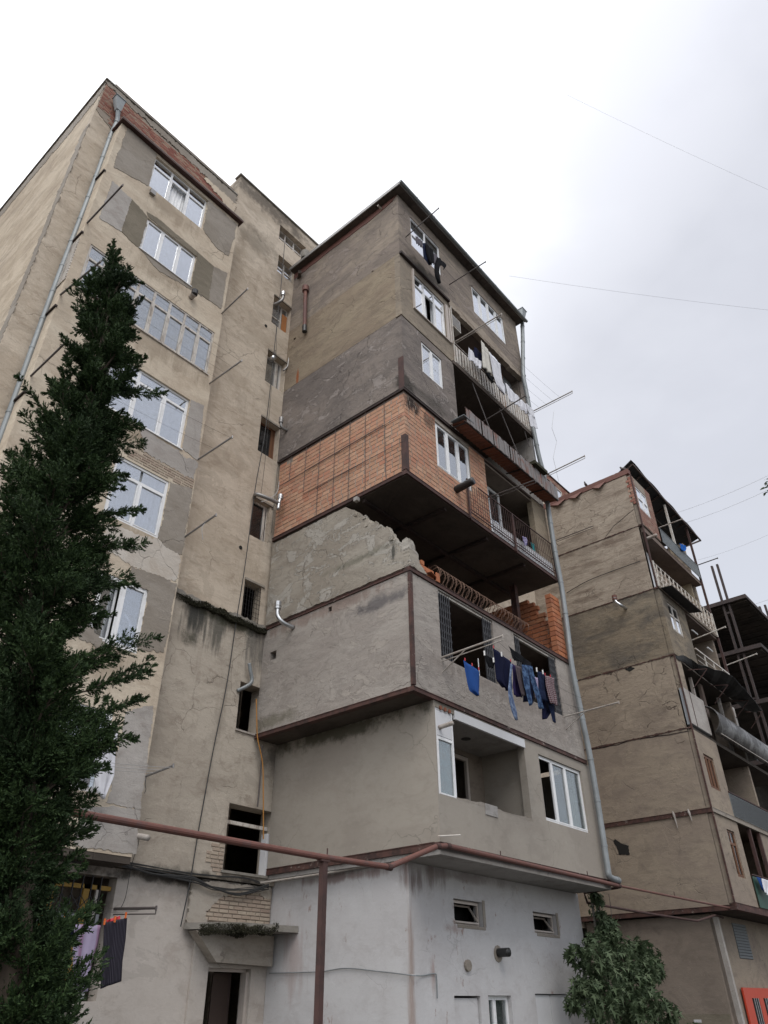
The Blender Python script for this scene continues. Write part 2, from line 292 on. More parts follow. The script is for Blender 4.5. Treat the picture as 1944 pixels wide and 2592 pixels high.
stucco('plaster_seven', (0.305, 0.25, 0.18), (0.26, 0.205, 0.15), (0.19, 0.15, 0.115), streak=0.12, band=0.4, speck=0.2, bump=0.9, rot=0.1,
       stains=[((12.27, 14.3, 19.9), (0.3, 0.10, 0.5), (0.30, 0.09, 0.03), 0.9, 1)])
stucco('plaster_eight', (0.30, 0.25, 0.20), (0.235, 0.195, 0.165), (0.165, 0.14, 0.12), streak=0.15, band=0.7, speck=0.3, bump=1.0, peel=((0.33, 0.28, 0.25), 0.58, 0.55),
       stains=[((14.0, 9.6, 22.9), (1.6, 0.5, 0.5), (0.05, 0.045, 0.04), 0.8), ((15.9, 9.6, 22.8), (2.2, 0.5, 0.2), (0.33, 0.28, 0.23), 0.6)])
stucco('front_seven', (0.31, 0.26, 0.20), (0.255, 0.215, 0.17), (0.16, 0.13, 0.105), streak=0.2, band=0.35, speck=0.25, bump=0.8)
stucco('right_upper', (0.40, 0.34, 0.275), (0.335, 0.28, 0.225), (0.20, 0.155, 0.12), streak=0.1, band=0.85, speck=0.15, bump=0.9)
stucco('right_mid', (0.25, 0.205, 0.15), (0.17, 0.145, 0.115), (0.10, 0.09, 0.08), streak=0.15, band=0.6, speck=0.3, bump=1.1,
       stains=[((28.9, 10.5, 15.9), (0.5, 3.5, 0.35), (0.33, 0.275, 0.20), 0.5)])
stucco('right_crack', (0.35, 0.29, 0.225), (0.28, 0.23, 0.18), (0.18, 0.145, 0.12), streak=0.12, band=0.45, speck=0.25, bump=0.9, cracks=0.85)
stucco('right_low', (0.32, 0.265, 0.205), (0.275, 0.225, 0.18), (0.20, 0.165, 0.135), streak=0.15, band=0.25, speck=0.15, bump=0.6)
stucco('right_ground', (0.27, 0.225, 0.185), (0.235, 0.195, 0.16), (0.18, 0.145, 0.12), streak=0.15, band=0.15, speck=0.12, bump=0.4)
stucco('dark_soffit', (0.10, 0.085, 0.07), (0.075, 0.062, 0.052), (0.05, 0.042, 0.036), streak=0.05, band=0.2, speck=0.15, bump=0.5)  # low tone paints in the shade of loggias and slab undersides
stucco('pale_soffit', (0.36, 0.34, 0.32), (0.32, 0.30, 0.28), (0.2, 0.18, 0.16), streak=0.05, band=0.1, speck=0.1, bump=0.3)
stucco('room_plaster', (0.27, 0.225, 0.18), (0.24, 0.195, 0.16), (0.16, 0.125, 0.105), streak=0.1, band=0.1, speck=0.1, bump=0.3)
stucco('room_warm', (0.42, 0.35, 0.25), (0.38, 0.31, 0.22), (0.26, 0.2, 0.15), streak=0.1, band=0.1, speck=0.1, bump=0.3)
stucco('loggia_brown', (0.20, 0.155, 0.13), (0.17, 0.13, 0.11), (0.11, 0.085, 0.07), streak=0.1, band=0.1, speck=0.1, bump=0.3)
stucco('skeleton_concrete', (0.085, 0.07, 0.058), (0.05, 0.042, 0.036), (0.03, 0.026, 0.022), streak=0.1, band=0.4, speck=0.5, bump=1.0)
stucco('mortar', (0.34, 0.285, 0.235), (0.29, 0.245, 0.20), (0.20, 0.17, 0.145), streak=0.1, band=0.1, speck=0.2, bump=0.5)
stucco('entrance_plaster', (0.40, 0.36, 0.31), (0.35, 0.31, 0.26), (0.2, 0.17, 0.14), streak=0.25, band=0.1, speck=0.2, bump=0.6)
stucco('roof_felt', (0.10, 0.09, 0.085), (0.08, 0.07, 0.065), (0.05, 0.045, 0.04))
stucco('eave_boards', (0.12, 0.095, 0.08), (0.085, 0.068, 0.058), (0.05, 0.042, 0.036), streak=0.1, band=0.3, speck=0.3, bump=0.8)
ORANGE = [(0.42, 0.225, 0.15), (0.49, 0.27, 0.18), (0.44, 0.255, 0.165), (0.53, 0.325, 0.22), (0.45, 0.215, 0.14), (0.49, 0.285, 0.185)]
PINK = [(0.27, 0.155, 0.12), (0.31, 0.18, 0.14), (0.25, 0.14, 0.11), (0.35, 0.24, 0.19)]
SOOT = [((12.65, 9.6, 16.15), (0.45, 0.4, 0.55), 0.95), ((13.45, 9.6, 15.95), (0.4, 0.3, 0.4), 0.6)]
brickmat('pink_brick', PINK, 'object'); brickmat('pink_brick_joined', PINK, 'island'); brickmat('orange_brick', ORANGE, 'object', SOOT); brickmat('orange_brick_joined', ORANGE, 'island', SOOT)
RED = [(0.30, 0.115, 0.085), (0.24, 0.10, 0.078), (0.34, 0.17, 0.125), (0.38, 0.28, 0.21), (0.27, 0.125, 0.095)]
brickmat('parapet_brick', RED, 'object'); brickmat('parapet_brick_joined', RED, 'island')
PALE = [(0.42, 0.35, 0.28), (0.37, 0.29, 0.23), (0.45, 0.38, 0.30), (0.33, 0.25, 0.20)]
brickmat('pale_brick', PALE, 'object'); brickmat('pale_brick_joined', PALE, 'island')
BRIGHT = [(0.40, 0.15, 0.075), (0.45, 0.175, 0.085), (0.32, 0.12, 0.065), (0.42, 0.20, 0.11)]
brickmat('bright_block', BRIGHT, 'object'); brickmat('bright_block_joined', BRIGHT, 'island')
DIMBR = [(0.16, 0.065, 0.045), (0.19, 0.08, 0.05), (0.13, 0.055, 0.04)]
brickmat('room_brick_joined', DIMBR, 'island')
rusty('rust_beam'); rusty('rust_beam_clean', camt=0.5, thr=0.66); rusty('rust_dark', (0.04, 0.024, 0.02), (0.02, 0.014, 0.012), camt=0.3, thr=0.68)
rusty('rust_frame', (0.075, 0.036, 0.030), (0.045, 0.025, 0.022), camt=0.0); rusty('dark_steel', (0.045, 0.030, 0.027), (0.028, 0.020, 0.019), camt=0.0); rusty('coil_wire', (0.22, 0.13, 0.09), (0.12, 0.07, 0.05), camt=0)
plain('gas_pipe_paint', (0.155, 0.062, 0.046), 0.65, var=0.4, c2=(0.10, 0.06, 0.055), amt=0.6, scale=9)
plain('zinc', (0.27, 0.29, 0.295), 0.5, 0.25, var=0.3, scale=3, c2=(0.2, 0.21, 0.21), amt=0.5)
plain('bright_steel', (0.5, 0.51, 0.52), 0.3, 0.9, var=0.15)
plain('dull_steel', (0.30, 0.29, 0.28), 0.5, 0.7, var=0.3)
plain('thin_rod', (0.10, 0.085, 0.08), 0.6, 0.2); plain('pale_rod', (0.42, 0.38, 0.34), 0.6, 0.1, c2=(0.2, 0.13, 0.09), amt=0.5)
plain('black_soot_pipe', (0.018, 0.018, 0.018), 0.45, var=0.3, c2=(0.12, 0.11, 0.10), amt=0.5, lo=0.58, hi=0.66)
plain('cast_iron', (0.13, 0.06, 0.052), 0.7, var=0.35, c2=(0.24, 0.09, 0.05), amt=0.6)
plain('upvc', (0.82, 0.82, 0.82), 0.35, var=0.08, c2=(0.5, 0.49, 0.47), amt=0.25, bump=0.03)
plain('old_wood_paint', (0.60, 0.56, 0.51), 0.7, var=0.3, c2=(0.22, 0.17, 0.13), amt=0.7, scale=14, stretch=(1, 1, 0.2))
plain('beige_frame', (0.50, 0.44, 0.39), 0.6, var=0.2); plain('brown_wood', (0.17, 0.075, 0.035), 0.6, var=0.4, scale=12, stretch=(1, 1, .15))
plain('orange_wood', (0.36, 0.14, 0.04), 0.6, var=0.4, scale=12, stretch=(1, 1, .15)); plain('yellow_wood', (0.42, 0.25, 0.045), 0.6, var=0.3)
plain('dark_wood', (0.07, 0.045, 0.035), 0.7); plain('black_metal', (0.022, 0.021, 0.022), 0.5, 0.2); plain('grille_grey', (0.085, 0.085, 0.09), 0.45, 0.5, var=0.3)
plain('white_metal', (0.62, 0.58, 0.52), 0.5, var=0.3, c2=(0.30, 0.17, 0.10), amt=0.55, scale=10)
plain('white_panel', (0.66, 0.66, 0.67), 0.5, var=0.1); plain('grey_panel', (0.30, 0.32, 0.34), 0.5, var=0.15)
plain('corrugated_rust', (0.23, 0.21, 0.20), 0.6, 0.25, var=0.35, c2=(0.19, 0.075, 0.045), amt=0.85, scale=3, stretch=(1, 1, 0.5))
plain('rust_sheet', (0.24, 0.085, 0.045), 0.75, var=0.45, c2=(0.12, 0.05, 0.035), amt=0.7, scale=2.5)
plain('rust_red', (0.17, 0.075, 0.058), 0.75, var=0.35, c2=(0.14, 0.06, 0.05), amt=0.6, scale=3)
plain('black_sheet', (0.02, 0.019, 0.018), 0.7, var=0.3, bump=0.4); plain('balcony_grey', (0.15, 0.165, 0.17), 0.6, var=0.3)
plain('balcony_green', (0.02, 0.07, 0.05), 0.55); plain('red_gate', (0.52, 0.055, 0.022), 0.45, var=0.12)
plain('asphalt', (0.055, 0.053, 0.05), 0.95, var=0.4, scale=3); plain('concrete_slab', (0.26, 0.24, 0.21), 0.9, var=0.4, scale=4, c2=(0.12, 0.11, 0.09), amt=0.6)
plain('sky_cable', (0.5, 0.5, 0.52), 0.7); plain('cable_black', (0.03, 0.03, 0.03), 0.6); plain('cable_pale', (0.42, 0.41, 0.40), 0.6); plain('hose_yellow', (0.45, 0.20, 0.035), 0.6); plain('dark_void', (0.012, 0.011, 0.010), 0.9, bump=0)  # dark_void: near-black colour standing in for unlit depth
plain('bark', (0.10, 0.075, 0.055), 0.9, var=0.5, scale=14, stretch=(1, 1, .2)); plain('moss_green', (0.036, 0.034, 0.016), 0.95, var=0.6, scale=9, c2=(0.025, 0.022, 0.014))
plain('silver_duct', (0.26, 0.255, 0.25), 0.5, 0.6, var=0.6, scale=2.2, c2=(0.05, 0.045, 0.04), amt=0.9, lo=0.40, hi=0.56)
plain('peg_orange', (0.75, 0.16, 0.03), 0.5); plain('peg_blue', (0.08, 0.2, 0.55), 0.5); plain('peg_white', (0.75, 0.73, 0.7), 0.5); plain('peg_red', (0.5, 0.03, 0.04), 0.5)
plain('curtain', (0.92, 0.92, 0.92), 0.9, var=0.12, bump=0); plain('curtain_dim', (0.42, 0.44, 0.46), 0.9, var=0.2, bump=0); plain('curtain_green', (0.20, 0.22, 0.12), 0.9, bump=0)
glassmat('window_glass', refl=1.6); glassmat('bright_glass', refl=2.1); glassmat('dark_glass', (0.35, 0.37, 0.4), 0.35, 0.03); glassmat('low_glass', (0.8, 0.82, 0.8), 0.3, 0.03); glassmat('sky_glass', (0.5, 0.55, 0.6), 1.3)  # low_glass: reflection turned down in place of dark surroundings mirrored by lower windows
glassmat('dusty_glass', (0.9, 0.92, 0.93), 1.3, 0.16); glassmat('green_glass', (0.5, 0.66, 0.62), 1.0, 0.14)
foliage('cypress_green', (0.014, 0.032, 0.012), (0.06, 0.10, 0.032), (0.018, 0.034, 0.014), trans=0.05, rough=0.75)
foliage('leaf_green', (0.05, 0.08, 0.04), (0.14, 0.18, 0.10), (0.045, 0.07, 0.03)); foliage('bush_green', (0.04, 0.09, 0.025), (0.08, 0.14, 0.04), (0.05, 0.08, 0.02))

# ---------------------------------------------------------------- mesh helpers
class MB:
    """collects boxes, tubes and faces, then links them as one mesh object"""
    def __init__(s): s.v = []; s.f = []; s.uv = None
    def add(s, vs, fs):
        o = len(s.v); s.v += [tuple(v) for v in vs]; s.f += [tuple(i + o for i in f) for f in fs]; return s
    def box(s, x0, x1, y0, y1, z0, z1):
        x0, x1 = sorted((x0, x1)); y0, y1 = sorted((y0, y1)); z0, z1 = sorted((z0, z1))
        return s.add([(x0, y0, z0), (x1, y0, z0), (x1, y1, z0), (x0, y1, z0), (x0, y0, z1), (x1, y0, z1), (x1, y1, z1), (x0, y1, z1)],
                     [(0, 3, 2, 1), (4, 5, 6, 7), (0, 1, 5, 4), (1, 2, 6, 5), (2, 3, 7, 6), (3, 0, 4, 7)])
    def bar(s, a, b, w, h=None, up=(0, 0, 1)):
        a = Vector(a); b = Vector(b); d = (b - a).normalized(); h = h or w
        upv = Vector(up)
        if abs(d.dot(upv)) > 0.95: upv = Vector((1, 0, 0))
        r = d.cross(upv).normalized() * w / 2; u = r.cross(d).normalized() * h / 2
        return s.add([a - r - u, a + r - u, a + r + u, a - r + u, b - r - u, b + r - u, b + r + u, b - r + u],
                     [(0, 3, 2, 1), (4, 5, 6, 7), (0, 1, 5, 4), (1, 2, 6, 5), (2, 3, 7, 6), (3, 0, 4, 7)])
    def tube(s, pts, r, seg=8, cap=True, closed_ends=True):
        pts = [Vector(p) for p in pts]; n = len(pts); rs = r if isinstance(r, (list, tuple)) else [r] * n
        o = len(s.v); prev = None
        for i, p in enumerate(pts):
            d = (pts[min(i + 1, n - 1)] - pts[max(i - 1, 0)]).normalized()
            if prev is None:
                a = Vector((0, 0, 1)) if abs(d.z) < 0.9 else Vector((1, 0, 0)); x = d.cross(a).normalized()
            else:
                x = (prev - d * prev.dot(d)); x = x.normalized() if x.length > 1e-6 else d.orthogonal().normalized()
            prev = x; y = d.cross(x)
            for k in range(seg):
                an = 2 * math.pi * k / seg; s.v.append(tuple(p + (x * math.cos(an) + y * math.sin(an)) * rs[i]))
        for i in range(n - 1):
            for k in range(seg):
                a = o + i * seg + k; b = o + i * seg + (k + 1) % seg; s.f.append((a, b, b + seg, a + seg))
        if cap: s.f.append(tuple(o + k for k in range(seg))[::-1]); s.f.append(tuple(o + (n - 1) * seg + k for k in range(seg)))
        return s
    def poly_prism(s, axis, pos, pts, thick):
        """outline in (u,z) on the plane axis=pos, given thickness into +axis"""
        def P(u, w, z): return (u, pos + w, z) if axis == 'y' else (pos + w, u, z)
        tri = tessellate_polygon([[Vector((u, z, 0)) for u, z in pts]]); n = len(pts)
        o = len(s.v); s.v += [P(u, 0, z) for u, z in pts] + [P(u, thick, z) for u, z in pts]
        for t in tri: s.f.append(tuple(o + i for i in t)); s.f.append(tuple(o + n + i for i in reversed(t)))
        for i in range(n): j = (i + 1) % n; s.f.append((o + i, o + j, o + n + j, o + n + i))
        return s
    def build(s, name, mat, parent=None, smooth=False, fix=True, kind=None, label=None, solid=None):
        me = bpy.data.meshes.new(name); me.from_pydata(s.v, [], s.f)
        if fix:
            bm = bmesh.new(); bm.from_mesh(me); bmesh.ops.recalc_face_normals(bm, faces=bm.faces); bm.to_mesh(me); bm.free()
        me.materials.append(MATS[mat])
        if smooth: me.shade_smooth()
        return link(name, me, parent, kind, label)
def link(name, me, parent=None, kind=None, label=None):
    o = bpy.data.objects.new(name, me); C.objects.link(o)
    if parent is not None:
        o.parent = parent; o.matrix_parent_inverse = Matrix.Translation(-Vector(parent_world(parent)))
    if kind: o['kind'] = kind
    if label: o['label'] = label
    return o
def parent_world(p):
    v = Vector((0, 0, 0))
    q = p
    v = Vector(p.get('_w', (0, 0, 0))) if '_w' in p.keys() else (Vector(p.location) if p.parent is None else Vector((0, 0, 0)))
    return v
def thing(name, label, cat, loc=(0, 0, 0), group=None):
    o = bpy.data.objects.new(name, None); C.objects.link(o); o.location = loc; o.empty_display_size = 0.2
    o['label'] = label; o['category'] = cat
    if group: o['group'] = group
    return o
def tag(o, label, cat, group=None, kind=None):
    o['label'] = label; o['category'] = cat
    if group: o['group'] = group
    if kind: o['kind'] = kind
    return o
def AX(axis, pos):
    return (lambda u, w, z: (u, pos + w, z)) if axis == 'y' else (lambda u, w, z: (pos + w, u, z))
def wall(mb, axis, pos, u0, u1, z0, z1, holes=(), thick=0.25):
    """a wall slab with true openings; holes are (u0,u1,z0,z1)"""
    P = AX(axis, pos); us = sorted({u0, u1, *[min(max(h[i], u0), u1) for h in holes for i in (0, 1)]}); zs = sorted({z0, z1, *[min(max(h[i], z0), z1) for h in holes for i in (2, 3)]})
    nu, nz = len(us) - 1, len(zs) - 1
    def solid(i, k):
        if i < 0 or k < 0 or i >= nu or k >= nz: return False
        cu, cz = (us[i] + us[i + 1]) / 2, (zs[k] + zs[k + 1]) / 2
        return not any(h[0] < cu < h[1] and h[2] < cz < h[3] for h in holes)
    for i in range(nu):
        for k in range(nz):
            if not solid(i, k): continue
            a, b, c, d = us[i], us[i + 1], zs[k], zs[k + 1]
            mb.add([P(a, 0, c), P(b, 0, c), P(b, 0, d), P(a, 0, d)], [(0, 1, 2, 3)]); mb.add([P(a, thick, c), P(b, thick, c), P(b, thick, d), P(a, thick, d)], [(3, 2, 1, 0)])
            if not solid(i - 1, k): mb.add([P(a, 0, c), P(a, thick, c), P(a, thick, d), P(a, 0, d)], [(0, 1, 2, 3)])
            if not solid(i + 1, k): mb.add([P(b, 0, c), P(b, thick, c), P(b, thick, d), P(b, 0, d)], [(3, 2, 1, 0)])
            if not solid(i, k - 1): mb.add([P(a, 0, c), P(b, 0, c), P(b, thick, c), P(a, thick, c)], [(0, 1, 2, 3)])
            if not solid(i, k + 1): mb.add([P(a, 0, d), P(b, 0, d), P(b, thick, d), P(a, thick, d)], [(3, 2, 1, 0)])
    return mb
def build_wall(name, mat, parent, axis, pos, u0, u1, z0, z1, holes=(), thick=0.25, label=None):
    mb = MB(); wall(mb, axis, pos, u0, u1, z0, z1, holes, thick); o = mb.build(name, mat, parent, fix=False, label=label)
    bm = bmesh.new(); bm.from_mesh(o.data); bmesh.ops.remove_doubles(bm, verts=bm.verts, dist=1e-5); bmesh.ops.recalc_face_normals(bm, faces=bm.faces); bm.to_mesh(o.data); bm.free(); return o
def jag(pts, amp=0.04, step=0.07, seed=0):
    out = []; n = len(pts)
    for i in range(n):
        a = Vector(pts[i]); b = Vector(pts[(i + 1) % n]); k = max(1, int((b - a).length / step)); nrm = Vector((-(b - a).y, (b - a).x)); nrm = nrm.normalized() if nrm.length else nrm
        for j in range(k):
            p = a.lerp(b, j / k); q = noise.noise(Vector((p.x * 3.1, p.y * 3.1, seed))) + 0.8 * noise.noise(Vector((p.x * 11, p.y * 11, seed + 5))) + 0.7 * noise.noise(Vector((p.x * 27, p.y * 27, seed + 9)))
            out.append(tuple(p + nrm * q * amp * 1.6))
    return out
def patch(name, parent, mat, axis, pos, pts, amp=0.05, proud=0.012, seed=0, label=None):
    """a skim of plaster lying on a wall, ragged outline, a real centimetre thick"""
    mb = MB(); mb.poly_prism(axis, pos - proud, jag(pts, amp, 0.035, seed), proud + 0.004); return mb.build(name, mat, parent, label=label)
def patch_px(name, parent, mat, axis, pos, px, amp=0.05, proud=0.012, seed=0):
    f = onY if axis == 'y' else onX; pts = []
    for c, x, y in px: v = f(c, x, y, pos); pts.append(((v.x if axis == 'y' else v.y), v.z))
    return patch(name, parent, mat, axis, pos, pts, amp, proud, seed)
def beam(parent, mat, axis, pos, u0, u1, z, h=0.17, proud=0.03, name='steel_beam', depth=0.12):
    """steel channel edging a floor: web with two flanges"""
    P = AX(axis, pos); mb = MB()
    def bx(ua, ub, wa, wb, za, zb):
        mb.add([P(ua, wa, za), P(ub, wa, za), P(ub, wb, za), P(ua, wb, za), P(ua, wa, zb), P(ub, wa, zb), P(ub, wb, zb), P(ua, wb, zb)], [(0, 3, 2, 1), (4, 5, 6, 7), (0, 1, 5, 4), (1, 2, 6, 5), (2, 3, 7, 6), (3, 0, 4, 7)])
    bx(u0, u1, -proud, depth, z - h / 2, z + h / 2)
    bx(u0, u1, -proud - 0.012, -proud + 0.001, z - h / 2, z - h / 2 + 0.014); bx(u0, u1, -proud - 0.012, -proud + 0.001, z + h / 2 - 0.014, z + h / 2)
    return mb.build(name, mat, parent)

def brick_mesh(L, H, D=0.09, ch=0.006, axis='y'):
    P = AX(axis, 0); c = ch
    v = [P(-L / 2, c, -H / 2), P(L / 2, c, -H / 2), P(L / 2, c, H / 2), P(-L / 2, c, H / 2), P(-L / 2 + c, 0, -H / 2 + c), P(L / 2 - c, 0, -H / 2 + c), P(L / 2 - c, 0, H / 2 - c), P(-L / 2 + c, 0, H / 2 - c),
         P(-L / 2, D, -H / 2), P(L / 2, D, -H / 2), P(L / 2, D, H / 2), P(-L / 2, D, H / 2)]
    f = [(4, 5, 6, 7), (0, 1, 5, 4), (1, 2, 6, 5), (2, 3, 7, 6), (3, 0, 4, 7), (8, 9, 1, 0), (9, 10, 2, 1), (10, 11, 3, 2), (11, 8, 0, 3), (11, 10, 9, 8)]
    return v, f
def bricks(parent, axis, regions, bl, bh, joint, mat, limit=300, keep=None, name='brick', D=0.09, jitter=0.004, mortar_mat=None):
    """regions: (pos, u0, u1, z0, z1, offset). The nearest `limit` bricks are objects sharing meshes, the rest one joined part"""
    items = []; rnd = random.Random(11)
    for (axis, pos, u0, u1, z0, z1) in regions:
        rows = int(round((z1 - z0) / (bh + joint)))
        for r in range(rows):
            z = z0 + (r + 0.5) * (z1 - z0) / rows; u = u0 + joint / 2; first = True
            off = [0.5, 0, 0.27, 0.77][r % 4] if r % 2 == 0 else [0, .25][(r // 2) % 2]
            while u < u1 - 0.03:
                L = bl * (1 - off) if first and off else bl
                first = False
                if rnd.random() < 0.07: L = bl * 0.5
                L = min(L, u1 - joint / 2 - u)
                if u1 - joint / 2 - (u + L) < 0.06: L = u1 - joint / 2 - u
                if L > 0.03 and (keep is None or keep(axis, u + L / 2, z, L)):
                    items.append((axis, pos, u + L / 2, z, L, (z1 - z0) / rows - joint))
                u += L + joint
    def dist(it): P = AX(it[0], it[1])(it[2], 0, it[3]); return (Vector(P) - EYE).length
    items.sort(key=dist); cache = {}
    for i, (ax, pos, u, z, L, H) in enumerate(items[:limit]):
        q = (ax, round(L / 0.03) * 0.03 or 0.03, round(H, 3))
        if q not in cache:
            v, f = brick_mesh(q[1] if abs(q[1] - L) < .016 else L, H, D, 0.005, ax); me = bpy.data.meshes.new(name); me.from_pydata(v, [], f)
            bm = bmesh.new(); bm.from_mesh(me); bmesh.ops.recalc_face_normals(bm, faces=bm.faces); bm.to_mesh(me); bm.free()
            me.materials.append(MATS[mat]); cache[q] = me
        o = link(name, cache[q], parent); P = AX(ax, pos + rnd.uniform(-jitter, jitter) * 0.8)(u, 0, z)
        o.matrix_parent_inverse = Matrix.Identity(4); pw = parent_world(parent); o.location = Vector(P) - pw
    if len(items) > limit:
        mb = MB()
        for (ax, pos, u, z, L, H) in items[limit:]:
            v, f = brick_mesh(L, H, D, 0.005, ax); P = AX(ax, pos + rnd.uniform(-jitter, jitter))(u, 0, z); mb.add([tuple(Vector(a) + Vector(P)) for a in v], f)
        mb.build(name, mat + '_joined', parent, kind='stuff')
    return items

def window(parent, axis, pos, u0, u1, z0, z1, mull=(), transom=None, frame='upvc', glass='window_glass', curtain='curtain', fw=0.055, reveal=0.09, open_leaf=None, trans_mull=True, sill=None, cpart=None, label=None, low_transoms=()):
    """window part > frame is the part's own mesh; panes and curtain are its sub-parts. pos = wall face, glass set `reveal` behind it"""
    P = AX(axis, pos); mb = MB(); w0, w1 = reveal, reveal + 0.055
    def bx(m, ua, ub, wa, wb, za, zb):
        m.add([P(ua, wa, za), P(ub, wa, za), P(ub, wb, za), P(ua, wb, za), P(ua, wa, zb), P(ub, wa, zb), P(ub, wb, zb), P(ua, wb, zb)], [(0, 3, 2, 1), (4, 5, 6, 7), (0, 1, 5, 4), (1, 2, 6, 5), (2, 3, 7, 6), (3, 0, 4, 7)])
    e = 0.002
    bx(mb, u0 + e, u1 - e, w0, w1, z0 + e, z0 + fw); bx(mb, u0 + e, u1 - e, w0, w1, z1 - fw, z1 - e); bx(mb, u0 + e, u0 + fw, w0, w1, z0 + fw, z1 - fw); bx(mb, u1 - fw, u1 - e, w0, w1, z0 + fw, z1 - fw)
    ms = [u0 + (u1 - u0) * k for k in mull]; edges = [u0 + fw / 2] + ms + [u1 - fw / 2]; zt = z0 + (z1 - z0) * transom if transom else None
    for u in ms: bx(mb, u - fw * 0.62, u + fw * 0.62, w0 + 0.003, w1, z0 + fw, (z1 - fw) if (trans_mull or not zt) else zt)
    if zt: bx(mb, u0 + fw, u1 - fw, w0 + 0.006, w1, zt - fw / 2, zt + fw / 2)
    lights = []
    for i in range(len(edges) - 1):
        a, b = edges[i] + fw / 2, edges[i + 1] - fw / 2
        top = zt - fw / 2 if zt else z1 - fw
        lights.append((a, b, z0 + fw, top, i))
        if zt: lights.append((a, b, zt + fw / 2, z1 - fw, -1))
        if open_leaf != i and i % 1 == 0:       # sash rim
            s_ = 0.028
            for q in ((a, b, z0 + fw, z0 + fw + s_), (a, b, top - s_, top), (a, a + s_, z0 + fw + s_, top - s_), (b - s_, b, z0 + fw + s_, top - s_)): bx(mb, q[0], q[1], w0 - 0.012, w0 + 0.03, q[2], q[3])
    if sill: bx(mb, u0 - 0.03, u1 + 0.03, -0.04, w0, z0 - 0.025, z0 + 0.001)
    wo = mb.build('window', frame, parent, label=label)
    for (a, b, c, d, i) in lights:
        if open_leaf is not None and i == open_leaf[0]:
            ang = open_leaf[1]; ww = b - a; hx = a if open_leaf[2] == 'l' else b; sg = 1 if hx == a else -1
            def Q(du, dw, z): return P(hx + sg * (du * math.cos(ang) - dw * math.sin(ang)), w0 - open_leaf[3] * (du * math.sin(ang) + dw * math.cos(ang)), z)
            lm = MB()
            def bq(m, ua, ub, wa, wb, za, zb): m.add([Q(ua, wa, za), Q(ub, wa, za), Q(ub, wb, za), Q(ua, wb, za), Q(ua, wa, zb), Q(ub, wa, zb), Q(ub, wb, zb), Q(ua, wb, zb)], [(0, 3, 2, 1), (4, 5, 6, 7), (0, 1, 5, 4), (1, 2, 6, 5), (2, 3, 7, 6), (3, 0, 4, 7)])
            for q in ((0, ww, c, c + .05), (0, ww, d - .05, d), (0, .05, c + .05, d - .05), (ww - .05, ww, c + .05, d - .05)): bq(lm, q[0], q[1], 0, 0.045, q[2], q[3])
            lm.build('open_sash', frame, wo)
            g = MB(); bq(g, 0.05, ww - 0.05, 0.018, 0.024, c + .05, d - .05); g.build('pane', glass, wo)
            continue
        g = MB(); bx(g, a, b, w0 + 0.022, w0 + 0.028, c, d); g.build('pane', glass, wo)
    if curtain:
        cu0, cu1 = (u0, u1) if cpart is None else (u0 + (u1 - u0) * cpart[0], u0 + (u1 - u0) * cpart[1])
        n = max(8, int((cu1 - cu0) / 0.025)); vs = []; fs = []; ph = random.random() * 9
        for i in range(n + 1):
            u = cu0 + 0.02 + (cu1 - cu0 - 0.04) * i / n; w = w1 + 0.10 + 0.022 * math.sin(u * 55 + ph) + 0.015 * math.sin(u * 23 + ph * 2)
            vs += [P(u, w, z0 + 0.02), P(u, w + 0.01 * math.sin(u * 31), z1 - 0.02)]
            if i: k = 2 * i; fs.append((k - 2, k, k + 1, k - 1))
        MB().add(vs, fs).build('curtain', curtain, wo, smooth=True, fix=False)
    return wo

def cloth(name, label, mat, L, R, rows=14, cols=16, fold=0.03, freq=3.0, parent=None, cat='laundry', group=None, thick=0.006, out=(0, -1, 0), sag=0.0):
    """hanging cloth lofted between a left and a right edge polyline (lists of 3D points), folds grow towards the hem"""
    def samp(P, t):
        ls = [0]
        for i in range(1, len(P)): ls.append(ls[-1] + (P[i] - P[i - 1]).length)
        d = t * ls[-1]
        for i in range(1, len(P)):
            if d <= ls[i] + 1e-9: return P[i - 1].lerp(P[i], (d - ls[i - 1]) / max(1e-9, ls[i] - ls[i - 1]))
        return P[-1]
    L = [Vector(p) for p in L]; R = [Vector(p) for p in R]; o = Vector(out); vs = []; fs = []; uvs = []; ph = random.uniform(0, 6)
    for i in range(rows + 1):
        t = i / rows; a = samp(L, t); b = samp(R, t)
        for j in range(cols + 1):
            s = j / cols; p = a.lerp(b, s); k = 0.25 + 0.75 * t
            p = p + o * (fold * k * (math.sin(s * freq * 6.28 + ph + t * 0.8) + 0.45 * math.sin(s * freq * 14.1 + ph * 2 + t * 2.2)))
            p.z -= sag * 4 * s * (1 - s) * (1 - 0.5 * t); vs.append(tuple(p)); uvs.append((s, t))
    for i in range(rows):
        for j in range(cols): a = i * (cols + 1) + j; fs.append((a, a + 1, a + cols + 2, a + cols + 1))
    me = bpy.data.meshes.new(name); me.from_pydata(vs, [], fs); uvl = me.uv_layers.new(name='UVMap')
    for lp in me.loops: uvl.data[lp.index].uv = uvs[lp.vertex_index]
    me.materials.append(MATS[mat]); me.shade_smooth(); ob = link(name, me, parent)
    sm = ob.modifiers.new('cloth_thickness', 'SOLIDIFY'); sm.thickness = thick; sm.offset = 0
    if parent is None: tag(ob, label, cat, group)
    return ob
def cpx(name, label, mat, Y, Lp, Rp, **k):
    return cloth(name, label, mat, [onY(*q, Y) for q in Lp], [onY(*q, Y) for q in Rp], **k)
def sagline(a, b, sag, n=12):
    a = Vector(a); b = Vector(b); return [a.lerp(b, i / n) - Vector((0, 0, sag * 4 * (i / n) * (1 - i / n))) for i in range(n + 1)]
